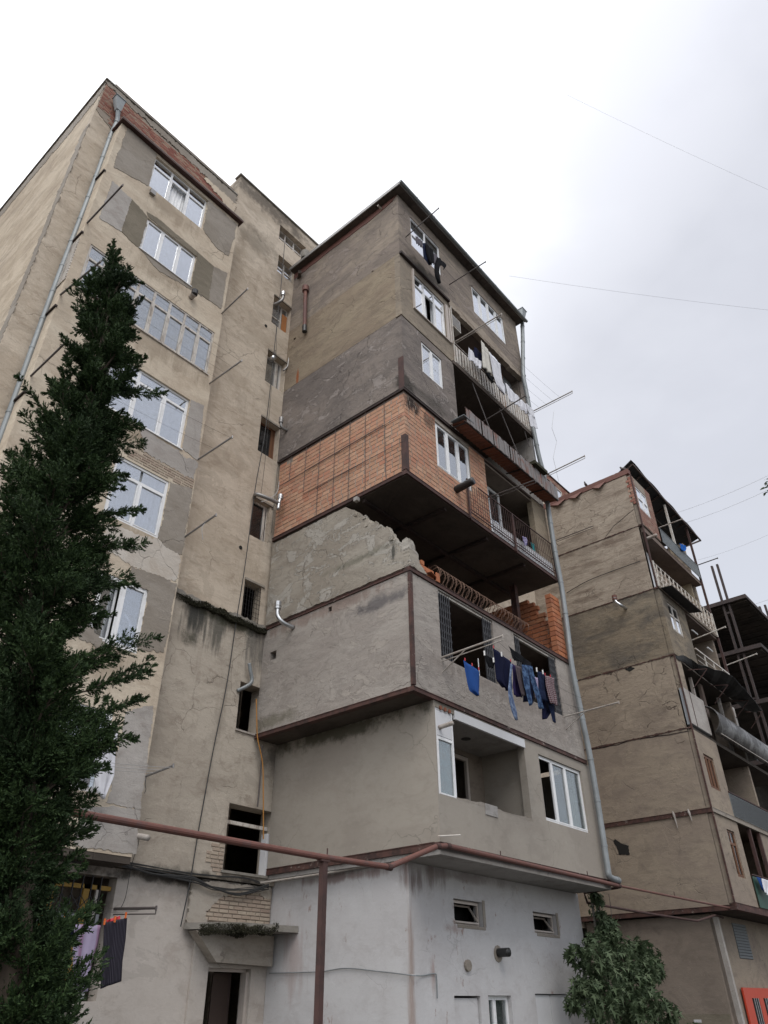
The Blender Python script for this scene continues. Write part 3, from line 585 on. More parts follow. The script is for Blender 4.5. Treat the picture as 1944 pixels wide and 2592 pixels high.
def smoothpath(pts, k=5):
    P = [Vector(p) for p in pts]; out = []
    for i in range(len(P) - 1):
        p0 = P[max(i - 1, 0)]; p1 = P[i]; p2 = P[i + 1]; p3 = P[min(i + 2, len(P) - 1)]
        for j in range(k):
            t = j / k; out.append(0.5 * ((2 * p1) + (p2 - p0) * t + (2 * p0 - 5 * p1 + 4 * p2 - p3) * t * t + (3 * p1 - p0 - 3 * p2 + p3) * t ** 3))
    out.append(P[-1]); return out

# ================================================================ THE PLACE (metres; +X along the fronts, +Y into the block)
YS = 14.96        # face of the old block and its stair wall
YB = 14.30        # face of the shallow bay on the old block
XC, YF = 12.27, 9.60   # side wall and front of the middle extension
XE = 20.15        # its right-hand end
XR, YR = 28.90, 9.15   # side wall and front of the right-hand extension

g = MB(); g.add([(-600, -600, 0), (600, -600, 0), (600, 600, 0), (-600, 600, 0)], [(0, 1, 2, 3)])
g.build('ground', 'asphalt', kind='structure')
g = MB().box(3.0, 21.0, 8.6, 9.5, 0.0, 0.12); g.build('pavement', 'concrete_slab', kind='structure')

# ---------------------------------------------------------------- old block with stair wall
OB = thing('apartment_building', 'tall cream plastered block at left, red brick showing under its roof edge', 'building', (3.48, YS, 0))
stairs = [(11.4, 12.33, 25.33, 26.32), (11.40, 12.27, 22.42, 23.87), (11.40, 12.24, 19.50, 20.95), (11.43, 12.24, 16.45, 17.86),
          (11.48, 12.16, 13.28, 14.63), (11.50, 12.12, 10.52, 11.76)]
top_win = (11.3, 12.75, 27.25, 28.15)
MAINTOP = 27.52
build_wall('wall', 'cream_plaster', OB, 'y', YS, 3.48, 9.13, 4.05, MAINTOP, [(5.6, 8.5, a, b) for a, b in ((4.9, 6.5), (8.3, 9.8), (11.4, 13.0), (14.3, 16.0), (17.45, 19.0), (20.4, 21.8), (23.3, 24.8))], 0.3)
build_wall('wall', 'cream_plaster', OB, 'y', YS - 0.003, 9.13, 13.6, 10.42, 28.95, stairs + [top_win], 0.3)
build_wall('wall', 'lower_plaster', OB, 'y', YS - 0.14, 9.02, 13.27, 4.05, 10.40, [(11.62, 12.37, 7.49, 8.74), (11.67, 13.05, 4.25, 5.71)], 0.43)
build_wall('wall', 'cream_plaster', OB, 'y', YS, 13.6, 36.5, 4.05, 27.4, [], 0.3)
build_wall('wall', 'gable_plaster', OB, 'x', 3.48, YS + 0.3, 46, 0.0, MAINTOP - 0.01, [], 0.3)
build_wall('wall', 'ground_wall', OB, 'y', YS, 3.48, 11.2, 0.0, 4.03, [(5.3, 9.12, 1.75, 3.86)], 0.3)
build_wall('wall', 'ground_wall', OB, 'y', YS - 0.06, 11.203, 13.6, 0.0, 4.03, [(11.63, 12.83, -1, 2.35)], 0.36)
MB().box(3.5, 13.58, YS + 0.32, 46, MAINTOP - 0.35, MAINTOP - 0.1).build('roof', 'roof_felt', OB)
MB().box(13.6, 36.4, YS + 0.32, 46, 27.0, 27.3).build('roof', 'roof_felt', OB)
MB().box(9.15, 13.58, YS + 0.31, 19, 28.55, 28.85).build('roof', 'roof_felt', OB)
build_wall('wall', 'cream_plaster', OB, 'x', 9.13, YS + 0.3, 19, MAINTOP - 0.1, 28.95, [], 0.25)
build_wall('wall', 'cream_plaster', OB, 'y', 45.9, 3.5, 36.5, 0, 27, [], 0.2)
build_wall('wall', 'cream_plaster', OB, 'x', 36.2, YS + .3, 45.8, 0, 27.3, [], 0.25)
# coping and thin flashing along the roof edges
c = MB(); c.box(3.42, 9.1, YS - 0.07, YS + 0.25, MAINTOP, MAINTOP + 0.06); c.box(3.42, 3.8, YS + 0.25, 46, MAINTOP, MAINTOP + 0.06); c.build('coping', 'concrete_slab', OB)
MB().box(9.06, 13.6, YS - 0.06, YS + 0.3, 28.95, 29.02).build('coping', 'concrete_slab', OB)
# stair interior shell so that the openings look into a dark stairwell
MB().box(9.3, 9.36, YS + .3, 18, 0, 28.5).build('stair_wall', 'room_plaster', OB); MB().box(9.3, 13.5, 18, 18.1, 0, 28.5).build('stair_wall', 'room_plaster', OB)
for k in range(9):
    MB().box(9.4, 13.5, YS + .32, 17.9, 0.1 + 3.0 * k + 3.9, 0.25 + 3.0 * k + 3.9).build('landing', 'room_plaster', OB)
for k in range(1, 10): MB().box(3.85, 9.25, YS + .32, 20, 3.02 * k + 0.95, 3.02 * k + 1.15).build('floor_slab', 'room_plaster', OB)
MB().box(3.85, 9.25, 20, 20.1, 0, 27).build('room_wall', 'room_warm', OB)
MB().box(11.4, 13.3, 17.2, 17.3, 0, 4).build('room_wall', 'dark_void', OB)  # near-black wall, shade behind the doorway put into its colour

# ragged grey crust high on the gable and pale plaster on the corner
patch('plaster_patch', OB, 'skim_grey', 'x', 3.48, [(15.0, 27.45), (15.0, 26.7), (17.5, 26.55), (20.0, 26.75), (24, 26.6), (30, 26.9), (40, 26.7), (40, 27.45)], 0.12, 0.012, 3)
patch('plaster_patch', OB, 'skim_grey', 'x', 3.48, [(14.97, 24.8), (15.35, 24.9), (15.3, 20), (15.4, 14), (15.3, 9), (14.97, 9)], 0.06, 0.01, 4)
# exposed bricks under the roof edge
def keep_par(ax, u, z, L):
    n = noise.noise(Vector((u * 1.3, z * 2.2, 3.3))) * 0.35
    top = 27.25 - (0.12 if u > 4.4 else -0.05) + n * 0.5 - max(0, (u - 7.5)) * 0.2; lo = (25.55 if u < 4.2 else 25.42) + n * 0.6 + (0.35 if u < 3.9 else 0)
    return lo < z < top and 3.5 < u < 9.06
patch('mortar_bed', OB, 'mortar', 'y', YS, [(3.49, 27.3), (3.49, 25.7), (4.2, 25.3), (9.08, 25.3), (9.08, 26.6), (6.5, 27.1), (4.5, 27.25)], 0.03, 0.016, 6)
bricks(OB, 'y', [('y', YS - 0.028, 3.5, 9.08, 25.35, 27.4)], 0.25, 0.065, 0.012, 'parapet_brick', 300, keep_par, D=0.03)
patch('plaster_patch', OB, 'skim_grey', 'y', YS - 0.03, [(3.45, 27.5), (3.45, 27.3), (4.4, 27.2), (5.5, 27.2), (7, 27.1), (8, 27.0), (9.08, 26.8), (9.08, 27.5)], 0.07, 0.012, 8)
patch('plaster_patch', OB, 'bay_cream', 'y', YS - 0.03, [(7.6, 27.0), (7.7, 26.75), (8.3, 26.65), (9.09, 26.2), (9.09, 26.95), (8.2, 27.0)], 0.06, 0.02, 9)
# pipe end in the plaster near the stair
for c_, x, y in (('A', 1395, 1400), ('B', 1262, 1112)):
    v = onY(c_, x, y, YS); MB().tube([(v.x, YS - 0.02, v.z), (v.x, YS + 0.04, v.z)], 0.06, 10).build('vent_hole', 'dark_void', OB)

# the shallow bay
BX0, BX1 = 4.17, 8.95
bay_holes = [(5.50, 7.63, 23.24, 24.88), (5.78, 7.63, 20.35, 21.83), (4.47, 8.76, 17.38, 19.19), (5.85, 8.36, 14.27, 16.08), (6.65, 8.20, 11.32, 13.08), (6.95, 8.21, 8.27, 9.88), (6.75, 7.95, 5.2, 6.85)]
build_wall('bay_wall', 'bay_cream', OB, 'y', YB, BX0, BX1, 4.15, 25.02, bay_holes, 0.22)
build_wall('bay_wall', 'bay_cream', OB, 'x', BX0, YB + 0.22, YS - 0.002, 4.15, 25.0, [(YB + 0.25, YS - 0.1, 17.38, 19.19)], 0.2)
build_wall('bay_wall', 'bay_cream', OB, 'x', BX1 - 0.2, YB + 0.22, YS - 0.002, 4.15, 25.0, [], 0.2)
MB().box(BX0 - 0.08, BX1 + 0.1, YB - 0.16, YS - 0.002, 25.03, 25.12).build('bay_roof', 'rust_frame', OB)
MB().box(BX0 - 0.05, BX1 + 0.07, YB - 0.1, YS - 0.002, 25.125, 25.25).build('bay_roof', 'concrete_slab', OB)
MB().box(BX0 + 0.01, BX1 - 0.01, YB + 0.01, YS - 0.003, 4.02, 4.147).build('bay_slab', 'dark_soffit', OB)
for z in (22.35, 19.36, 16.35, 13.4): MB().box(BX0 - 0.05, BX0 + 0.02, YB - 0.03, YS - 0.003, z - 0.03, z + 0.03).build('slab_edge', 'rust_dark', OB)
# glazed balcony return (left end of the long timber window), slatted
sl = MB()
for k in range(16): sl.box(BX0 - 0.03, BX0 + 0.0, YB + 0.02 + 0.0, YS - 0.02, 17.42 + 0.11 * k, 17.49 + 0.11 * k)
sl.build('slatted_side', 'old_wood_paint', OB)
# windows of the bay
window(OB, 'y', YB, *bay_holes[0], mull=(.34, .66), transom=.76, open_leaf=(1, 0.75, 'l', -1), glass='bright_glass', cpart=(0, 1))
window(OB, 'y', YB, *bay_holes[1], mull=(.33, .67), fw=.06, reveal=.05, sill=True, cpart=(0, .67), glass='bright_glass')
window(OB, 'y', YB, *bay_holes[2], mull=(.125, .25, .375, .5, .625, .75, .875), transom=.72, frame='old_wood_paint', fw=.06, reveal=.02, glass='dusty_glass', sill=True)
window(OB, 'y', YB, *bay_holes[3], mull=(.36, .70), transom=.78, fw=.065, reveal=.06, trans_mull=True, sill=True, glass='bright_glass', cpart=(0, .7))
window(OB, 'y', YB, *bay_holes[4], mull=(.5,), transom=.74, fw=.07, reveal=.03, trans_mull=False, curtain='curtain', glass='bright_glass')
window(OB, 'y', YB, *bay_holes[5], mull=(.5,), fw=.075, reveal=.02, open_leaf=(0, 0.28, 'l', -1), cpart=(.5, 1))
window(OB, 'y', YB, *bay_holes[6], mull=(.5,), fw=.07, reveal=.03)
# plaster skims round the bay windows
pp = lambda m, px, s, a=.05, pr=.012: patch_px('plaster_patch', OB, m, 'y', YB, px, a, pr, s)
pp('skim_grey', [('A', 672, 352), ('A', 822, 500), ('A', 778, 668), ('A', 700, 622), ('A', 595, 565)], 1, .02)
pp('skim_grey', [('A', 1094, 742), ('A', 1245, 872), ('A', 1200, 1035), ('A', 1130, 985), ('A', 1066, 895)], 2, .03)
pp('skim_pale', [('A', 590, 640), ('A', 690, 735), ('A', 635, 905), ('A', 580, 870), ('A', 520, 835)], 3, .02)
pp('skim_olive', [('A', 692, 735), ('A', 776, 828), ('A', 733, 995), ('A', 690, 960), ('A', 637, 906)], 4, .02, .014)
pp('skim_olive', [('A', 1033, 1036), ('A', 1120, 1085), ('A', 1095, 1265), ('A', 1000, 1200)], 5, .02, .014)
pp('skim_grey', [('A', 1118, 1085), ('A', 1192, 1125), ('A', 1160, 1310), ('A', 1093, 1262)], 6, .02)
pp('skim_olive', [('A', 770, 800), ('A', 840, 845), ('A', 1040, 1015), ('A', 1120, 1087), ('A', 1030, 1034), ('A', 778, 828)], 7, .012, .013)
pp('skim_grey', [('A', 735, 995), ('A', 1000, 1198), ('A', 1060, 1245), ('A', 960, 1185), ('A', 830, 1110)], 17, .03, .01)
pp('skim_pale', [('B', 1003, 336), ('B', 1072, 368), ('B', 1038, 655), ('B', 955, 592)], 8, .02)
pp('skim_grey', [('B', 892, 766), ('B', 1008, 805), ('B', 955, 1150), ('B', 870, 1110), ('B', 832, 1062)], 9, .03)
pp('skim_pale', [('B', 745, 480), ('B', 860, 560), ('B', 1035, 670), ('B', 1018, 760), ('B', 900, 690), ('B', 750, 610)], 10, .05)
pp('skim_grey', [('B', 690, 1215), ('B', 800, 1250), ('B', 928, 1300), ('B', 860, 1659), ('B', 722, 1650), ('B', 782, 1336), ('B', 690, 1300)], 11, .03)
pp('skim_grey', [('B', 455, 1500), ('B', 560, 1640), ('B', 455, 1600), ('B', 330, 1560)], 12, .04)
pp('skim_pale', [('C', 660, 520), ('C', 805, 490), ('C', 740, 1030), ('C', 560, 1000)], 13, .03)
pp('skim_pale', [('C', 430, 1010), ('C', 735, 1035), ('C', 715, 1270), ('C', 380, 1225)], 14, .02)
pp('bay_white', [('B', 560, 990), ('B', 830, 1070), ('B', 948, 1160), ('B', 925, 1295), ('B', 700, 1215), ('B', 520, 1100)], 15, .04, .008)
def keep_bay(ax, u, z, L):
    lo = 13.28 + noise.noise(Vector((u * 2, 0, 1))) * 0.12; return lo - 0.12 < z < lo + 0.28 - abs(u - 8.1) * 0.08
bricks(OB, 'y', [('y', YB - 0.013, 6.9, 8.92, 13.0, 13.75)], 0.25, 0.065, 0.012, 'pale_brick', 60, keep_bay, D=0.02)

# stair windows: timber frames, loose panes, boarding
def stair_window(h, mull, tr=None, fr='brown_wood', glass='dusty_glass', rev=.2): return window(OB, 'y', YS, *h, mull=mull, transom=tr, frame=fr, glass=glass, curtain=None, fw=.05, reveal=rev)
stair_window(top_win, (.33, .66), .5, 'old_wood_paint', 'bright_glass'); stair_window(stairs[0], (.5,), .55, 'old_wood_paint', 'bright_glass')
stair_window(stairs[1], (.66,), .45, 'old_wood_paint'); stair_window(stairs[2], (.72,), None, 'old_wood_paint')
stair_window(stairs[3], (.85,), None, 'brown_wood', 'dark_glass'); stair_window(stairs[4], (.85,), None, 'old_wood_paint', 'dark_glass', .12)
MB().box(12.0, 12.24, YS + .16, YS + .18, 22.5, 23.5).build('plywood_board', 'orange_wood', OB)
gr = MB()
for k in range(7): gr.tube([(11.52 + k * .095, YS - .02, 10.53), (11.52 + k * .095, YS - .02, 11.7)], .007, 5)
for k in range(8): gr.tube([(11.50, YS - .02, 10.6 + k * .14), (12.12, YS - .02, 10.6 + k * .14)], .006, 5)
gr.build('window_grille', 'black_metal', OB)
for h in stairs[1:]:                               # rough lintels
    MB().box(h[0] - .02, h[1] + .1, YS - .05, YS + .02, h[3] + .005, h[3] + .07).build('lintel', 'skim_grey', OB)
MB().box(11.7, 13.03, YS - .02, YS + .04, 5.28, 5.36).build('window_bar', 'old_wood_paint', OB)
MB().box(12.95, 13.04, YS - .1, YS + .1, 4.26, 5.2).build('window_frame', 'white_panel', OB)
MB().box(11.6, 12.4, YS - .18, YS - .1, 7.44, 7.485).build('window_sill', 'pale_rod', OB); MB().box(11.6, 13.1, YS - .2, YS - .1, 4.19, 4.245).build('window_sill', 'concrete_slab', OB)
# mossy ledge of the lower stair wall
lg = MB(); lg.poly_prism('y', YS - .2, jag([(9.05, 10.52), (9.05, 10.40), (10.4, 10.36), (11.5, 10.40), (12.5, 10.36), (12.5, 10.48), (11.4, 10.50), (10.3, 10.48)], .04, .08, 2), .22); lg.build('ledge', 'concrete_slab', OB)
def moss(parent, x0, x1, y0, y1, z, n, drop=0.06, name='moss'):
    z = z - .02
    mb = MB(); rn = random.Random(n)
    for _ in range(n):
        x, y = rn.uniform(x0, x1), rn.uniform(y0, y1); w = 0.35 + 0.65 * max(0, noise.noise(Vector((x * 1.7, y * 2, 1))) + .4)
        r = rn.uniform(.012, .034) * w; hh = max(0, .5 + 1.3 * noise.noise(Vector((x * 2.3, 3, 1)))); zz = z + rn.uniform(-drop, .0) - .10 + .10 * hh; r = r * (.6 + .5 * hh)
        a = [(x + r * math.cos(t) * rn.uniform(.7, 1.3), y + r * math.sin(t), zz + rn.uniform(-.3, .3) * r) for t in (0, 1.25, 2.5, 3.77, 5.03)]
        mb.add(a + [(x, y, zz + r * .9), (x, y, zz - r * .7)], [(i, (i + 1) % 5, 5) for i in range(5)] + [((i + 1) % 5, i, 6) for i in range(5)])
    return mb.build(name, 'moss_green', parent, kind='stuff', smooth=True)
moss(OB, 9.1, 12.4, YS - .26, YS - .14, 10.5, 5200, .17)
# entrance: canopy slab with moss, beam, bare brick panel, open doorway
cn = MB(); pl = [(10.84, YS - .07), (11.1, 14.45), (11.9, 14.2), (13.265, 13.9), (13.265, YS - .07)]; n_ = len(pl)
cn.v = [(x, y, 3.03 + .02 * math.sin(x * 9)) for x, y in pl] + [(x, y, 3.17 + .03 * math.sin(x * 5)) for x, y in pl]
cn.f = [tuple(range(n_)), tuple(range(n_, 2 * n_))] + [(i, (i + 1) % n_, n_ + (i + 1) % n_, n_ + i) for i in range(n_)]; cn.build('entrance_canopy', 'concrete_slab', OB)
moss(OB, 10.95, 12.0, 14.2, 14.5, 3.2, 3200, .2); moss(OB, 11.7, 12.75, 13.98, 14.3, 3.2, 2600, .16)
def keep_ent(ax, u, z, L):
    n = noise.noise(Vector((u * 2.1, z * 2.6, 8))) * .12; return 3.24 < z < 3.96 - abs(u - 12.35) * .14 + n and 11.35 + n < u < 13.24
patch('mortar_bed', OB, 'mortar', 'y', YS - .06, [(11.4, 3.2), (13.24, 3.2), (13.24, 3.8), (12.6, 3.95), (11.8, 3.85), (11.45, 3.5)], .03, .022, 4)
bricks(OB, 'y', [('y', YS - .105, 11.3, 13.24, 3.22, 3.98)], 0.25, 0.068, 0.02, 'pale_brick', 120, keep_ent, D=.03, jitter=.008)
patch('plaster_patch', OB, 'entrance_plaster', 'y', YS - .06, [(10.9, 3.1), (11.45, 3.1), (11.35, 3.4), (11.75, 3.72), (12.2, 3.86), (12.9, 3.84), (13.24, 3.75), (13.24, 4.0), (10.9, 4.0)], .03, .055, 15)
def keep_sm(ax, u, z, L): return abs(u - 11.5) / .32 + abs(z - 4.5) / .42 < 1.1
bricks(OB, 'y', [('y', YS - .16, 11.15, 11.66, 4.1, 4.95)], 0.2, 0.068, 0.02, 'pale_brick', 30, keep_sm, D=.03, jitter=.006)
MB().poly_prism('y', 14.62, [(10.98, 3.0), (11.60, 2.44), (13.2, 2.40), (13.2, 3.0)], .27).build('entrance_beam', 'entrance_plaster', OB)
MB().box(11.63, 12.82, YS + .1, YS + .16, 2.29, 2.35).build('door_frame', 'beige_frame', OB)
MB().box(12.76, 12.83, YS + .02, YS + .2, 0, 2.29).build('door_frame', 'beige_frame', OB)
MB().box(12.22, 12.74, YS + .5, YS + .54, 0, 2.28).build('door_leaf', 'dark_wood', OB)
MB().box(13.02, 13.16, YS - .068, YS - .061, 1.02, 1.09).build('wall_sticker', 'rust_red', OB)
# ground floor window with scissor grille
for a, b in ((5.35, 5.45), (6.35, 6.47), (7.0, 7.1), (7.75, 7.9), (8.5, 8.65), (8.78, 8.86)): MB().box(a, b, YS + .14, YS + .2, 1.77, 3.7).build('window_post', 'yellow_wood' if b != 8.86 else 'old_wood_paint', OB)
MB().box(5.3, 9.1, YS + .14, YS + .2, 3.62, 3.7).build('window_rail', 'yellow_wood', OB)
sg = MB()
for k in range(18): x = 5.36 + k * .2; sg.bar((x, YS - .02, 1.78), (x, YS - .02, 3.84), .035, .02)
for k in range(17):
    for z in (2.1, 3.25):
        x = 5.36 + k * .2; sg.bar((x, YS - .045, z), (x + .2, YS - .045, z + .22), .018, .012); sg.bar((x + .2, YS - .05, z), (x, YS - .05, z + .22), .018, .012)
        sg.bar((x, YS - .045, z - .2), (x + .2, YS - .045, z + .02), .018, .012)
sg.build('scissor_grille', 'black_metal', OB)
MB().box(5.35, 9.0, YS + .24, YS + .25, 1.78, 3.2).build('net_curtain', 'curtain_dim', OB)
MB().box(3.8, 11.5, 16.2, 16.3, 0, 4).build('room_wall', 'room_plaster', OB)
# brick parapet strip of the block seen between the two extensions, with a small window
bricks(OB, 'y', [('y', YS - .03, 30.6, 36.4, 26.2, 27.35)], 0.25, 0.075, 0.012, 'parapet_brick', 0, None, D=.03)
window(OB, 'y', YS - .2, 32.4, 33.7, 25.7, 26.7, mull=(.5,), frame='old_wood_paint', curtain=None, reveal=.05)
MB().box(30.6, 36.4, YS - .08, YS + .3, 27.36, 27.43).build('coping', 'rust_dark', OB)

# ---------------------------------------------------------------- middle extension, storey by storey
MX = thing('apartment_building', 'middle stack of balconies with orange brick storey, gutted storey and white ground floor', 'building', (XC, YF, 0))
E2 = 0.25
# ground floor: white
GX, GY = 13.28, 10.67
lowwin = [(14.84, 15.95, 3.10, 3.60), (18.18, 19.32, 3.10, 3.57), (14.68, 15.63, 0.3, 1.80), (15.93, 16.84, 0.3, 1.81), (17.89, 19.43, 0.3, 1.85)]
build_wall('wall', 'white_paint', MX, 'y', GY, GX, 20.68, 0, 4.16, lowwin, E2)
build_wall('wall', 'white_paint', MX, 'x', GX, GY + E2, YS - .07, 0, 4.16, [], E2)
build_wall('wall', 'white_paint', MX, 'x', 20.43, GY + E2, YS - .07, 0, 4.16, [], E2)
for i, h in enumerate(lowwin[:2]):
    MB().box(h[0] + .1, h[1] + .07, GY - .012, GY + .004, h[2] - .06, h[2]).build('plaster_reveal', 'skim_grey', MX)
    MB().box(h[1], h[1] + .1, GY - .012, GY + .004, h[2], h[3] + .04).build('plaster_reveal', 'skim_grey', MX)
    w = window(MX, 'y', GY, h[0] + .02, h[1] - .02, h[2] + .01, h[3] - .01, frame='beige_frame', glass='dark_glass', curtain=None, fw=.035, reveal=.1, open_leaf=(0, 1.5, 'l', -1)); MB().box(h[0] - .3, h[1] + .3, GY + .6, GY + .62, h[2] - .5, h[3] + .4).build('dark_backing', 'dark_void', MX)  # near-black sheet behind the sash stands in for the unlit room
    fm = MB(); a, b, z0, z1 = h[0] + .08, h[1] - .1, h[2] + .06, h[3] - .04
    fm.bar((a, GY + .06, z0), (a, GY + .06 + .2, z1), .035); fm.bar((b, GY + .06, z0), (b, GY + .3, z1 - .06), .035); fm.bar((a, GY + .06, z0), (b, GY + .06, z0), .035); fm.bar((a, GY + .29, z1 - .05), (b, GY + .29, z1 - .05), .035)
    fm.build('tilted_sash', 'beige_frame', w)
MB().box(14.7, 15.6, GY + .06, GY + .1, 0.3, 1.76).build('shutter', 'white_paint', MX)
window(MX, 'y', GY, *lowwin[3], mull=(.38,), curtain='curtain_dim', reveal=.1, glass='low_glass')
for a, b in ((17.91, 18.63), (18.65, 19.41)): MB().box(a, b, GY + .05, GY + .09, 0.3, 1.83).build('shutter', 'white_panel', MX)
# first slab and the plastered storey on it
S1 = 13.0; W2R = 20.62
MB().box(S1 + .02, W2R - .02, YF + .02, YS - .16, 4.165, 4.34).build('floor_slab', 'pale_soffit', MX)
beam(MX, 'rust_beam', 'y', YF, S1 - .03, W2R, 4.34, .10, .02); beam(MX, 'rust_beam', 'x', S1, YF + .13, YS - .15, 4.33, .14, .02)
h2 = [(13.04, 13.68, 5.30, 7.22), (13.72, 16.80, 5.36, 7.22), (17.50, 19.83, 5.46, 7.10)]
# balustrade of the loggia dips towards the right
build_wall('wall', 'plaster_two', MX, 'y', YF, S1, W2R, 4.395, 7.36, [(13.04, 16.8, 5.34, 7.22), h2[2]], .2)
MB().poly_prism('y', YF - .002, jag([(13.7, 5.33), (16.85, 5.33), (16.85, 5.39), (15.6, 5.36), (14.8, 5.42), (13.7, 5.37)], .01, .1, 3), .21).build('balustrade_cap', 'skim_grey', MX)
MB().box(14.75, 15.25, YF - .02, YF + .1, 5.18, 5.42).build('loose_tile', 'pale_soffit', MX)
build_wall('wall', 'plaster_two', MX, 'x', S1, YF + .2, YS - .15, 4.41, 7.36, [], .2)
build_wall('wall', 'plaster_two', MX, 'x', W2R - .2, YF + .2, YS - .15, 4.35, 7.30, [], .2)
build_wall('loggia_wall', 'room_plaster', MX, 'y', 11.0, 13.2, 16.95, 4.36, 7.3, [(15.35, 16.3, 4.4, 7.02)], .15)
build_wall('loggia_wall', 'plaster_two', MX, 'x', 16.95, YF + .2, 13, 4.36, 7.3, [], .2)
MB().box(13.7, 16.9, YF + .04, 11.0, 7.15, 7.2).build('loggia_ceiling', 'pale_soffit', MX)
MB().box(13.78, 16.82, YF - .03, YF + .035, 7.10, 7.31).build('ceiling_fascia', 'white_panel', MX)
MB().tube([(15.3, 10.35, 7.149), (15.3, 10.35, 7.135)], .12, 14).build('ceiling_rose', 'black_metal', MX)
df = MB(); df.box(15.36, 15.44, 11.0, 11.08, 4.4, 7.0); df.box(16.2, 16.29, 11.0, 11.08, 4.4, 7.0); df.box(15.44, 16.2, 11.0, 11.08, 6.9, 7.0); df.build('door_frame', 'beige_frame', MX)
w = window(MX, 'y', YF, 13.05, 13.72, 5.30, 7.22, transom=.66, glass='green_glass', curtain=None, reveal=.02, fw=.05)
MB().box(13.1, 13.66, YF + .02, YF + .05, 6.6, 7.18).build('blank_panel', 'white_panel', MX)
MB().box(13.08, 13.6, YF + .6, YF + .62, 5.3, 6.6).build('plastic_sheet', 'curtain_dim', MX)
tl = MB()
for k in range(3): tl.tube([(13.25 + k * .17, YF - .02, 7.24), (13.25 + k * .17, YF + .1, 7.24)], .05, 8)
tl.build('tile_ends', 'rust_sheet', MX)
window(MX, 'y', YF, *h2[2], mull=(.31, .62), frame='upvc', fw=.06, reveal=.06, glass='low_glass', curtain='curtain_green', cpart=(.7, .98), open_leaf=(0, 1.5, 'l', -1))
MB().box(13.2, W2R - .2, 13.2, 13.3, 4.35, 7.3).build('room_wall', 'room_plaster', MX)
# second slab
XE3 = 20.25
MB().box(XC + .02, XE3 - .02, YF + .02, YS - .16, 7.37, 7.475).build('floor_slab', 'dark_soffit', MX)
beam(MX, 'rust_beam', 'y', YF, XC - .03, XE3, 7.42, .11, .03); beam(MX, 'rust_beam_clean', 'x', XC, YF + .13, YS - .15, 7.42, .11, .03)
MB().box(XC - .03, XC + .07, YF - .035, YF + .04, 7.51, 10.36).build('corner_post', 'rust_beam', MX)
h3 = [(13.40, 15.86, 8.52, 10.33), (16.92, 19.29, 8.54, 10.33)]
build_wall('wall', 'plaster_three', MX, 'y', YF, XC + .06, XE3, 7.48, 10.37, h3, .2)
build_wall('wall', 'plaster_three', MX, 'x', XC, YF + .06, YS - .15, 7.48, 10.38, [(14.25, 14.5, 9.42, 9.66), (12.2, 12.33, 10.16, 10.3)], .2)
build_wall('wall', 'plaster_three', MX, 'x', XE3 - .2, YF + .2, YS - .15, 7.51, 10.34, [], .2)
build_wall('room_wall', 'room_plaster', MX, 'y', 12.2, XC + .2, XE3 - .2, 7.49, 10.34, [(13.6, 14.3, 7.5, 9.6), (14.7, 16.2, 7.5, 9.6)], .12)
bricks(MX, 'y', [('y', 12.9, 13.4, 19.9, 7.5, 10.3)], .25, .12, .015, 'room_brick', 0, None)
MB().box(14.35, 14.55, 11.5, 11.7, 7.49, 10.33).build('column', 'pale_soffit', MX); MB().box(14.9, 15.5, 12.05, 12.12, 7.5, 9.6).build('door_leaf', 'brown_wood', MX)
MB().tube([(15.15, YF + .1, 8.53), (15.15, YF + .1, 9.05)], .012, 6).build('white_stick', 'upvc', MX)
def folded(x0, x1, z0, z1, n):
    mb = MB()
    for k in range(n):
        x = x0 + (x1 - x0) * (k + .5) / n; d = .02 if k % 2 else -.02; mb.box(x - .012, x + .012, YF + .05 + d, YF + .08 + d, z0, z1)
        for j in range(9): z = z0 + (z1 - z0) * (j + .5) / 9; mb.bar((x - .02, YF + .045 + d, z - .05), (x + .03, YF + .045 + d, z + .05), .012, .008)
    return mb.build('folded_grille', 'grille_grey', MX)
folded(13.42, 13.92, 8.54, 10.31, 11); folded(15.42, 15.84, 8.54, 10.31, 10); folded(16.94, 17.25, 8.56, 10.31, 7); folded(18.92, 19.27, 8.56, 10.31, 9)
MB().box(13.4, 15.86, YF + .02, YF + .1, 10.335, 10.38).build('rail_track', 'dull_steel', MX)
tr = MB(); tr.box(13.42, 15.84, YF + .04, YF + .1, 10.27, 10.325); tr.box(16.94, 19.27, YF + .04, YF + .1, 10.27, 10.325); tr.build('grille_rail', 'white_metal', MX)
# third slab
MB().box(XC + .02, XE3 - .02, YF + .02, YS - .16, 10.36, 10.50).build('floor_slab', 'loggia_brown', MX)
beam(MX, 'rust_beam_clean', 'y', YF, XC - .03, XE3, 10.44, .12, .03); beam(MX, 'rust_beam', 'x', XC, YF + .13, YS - .15, 10.43, .085, .02)
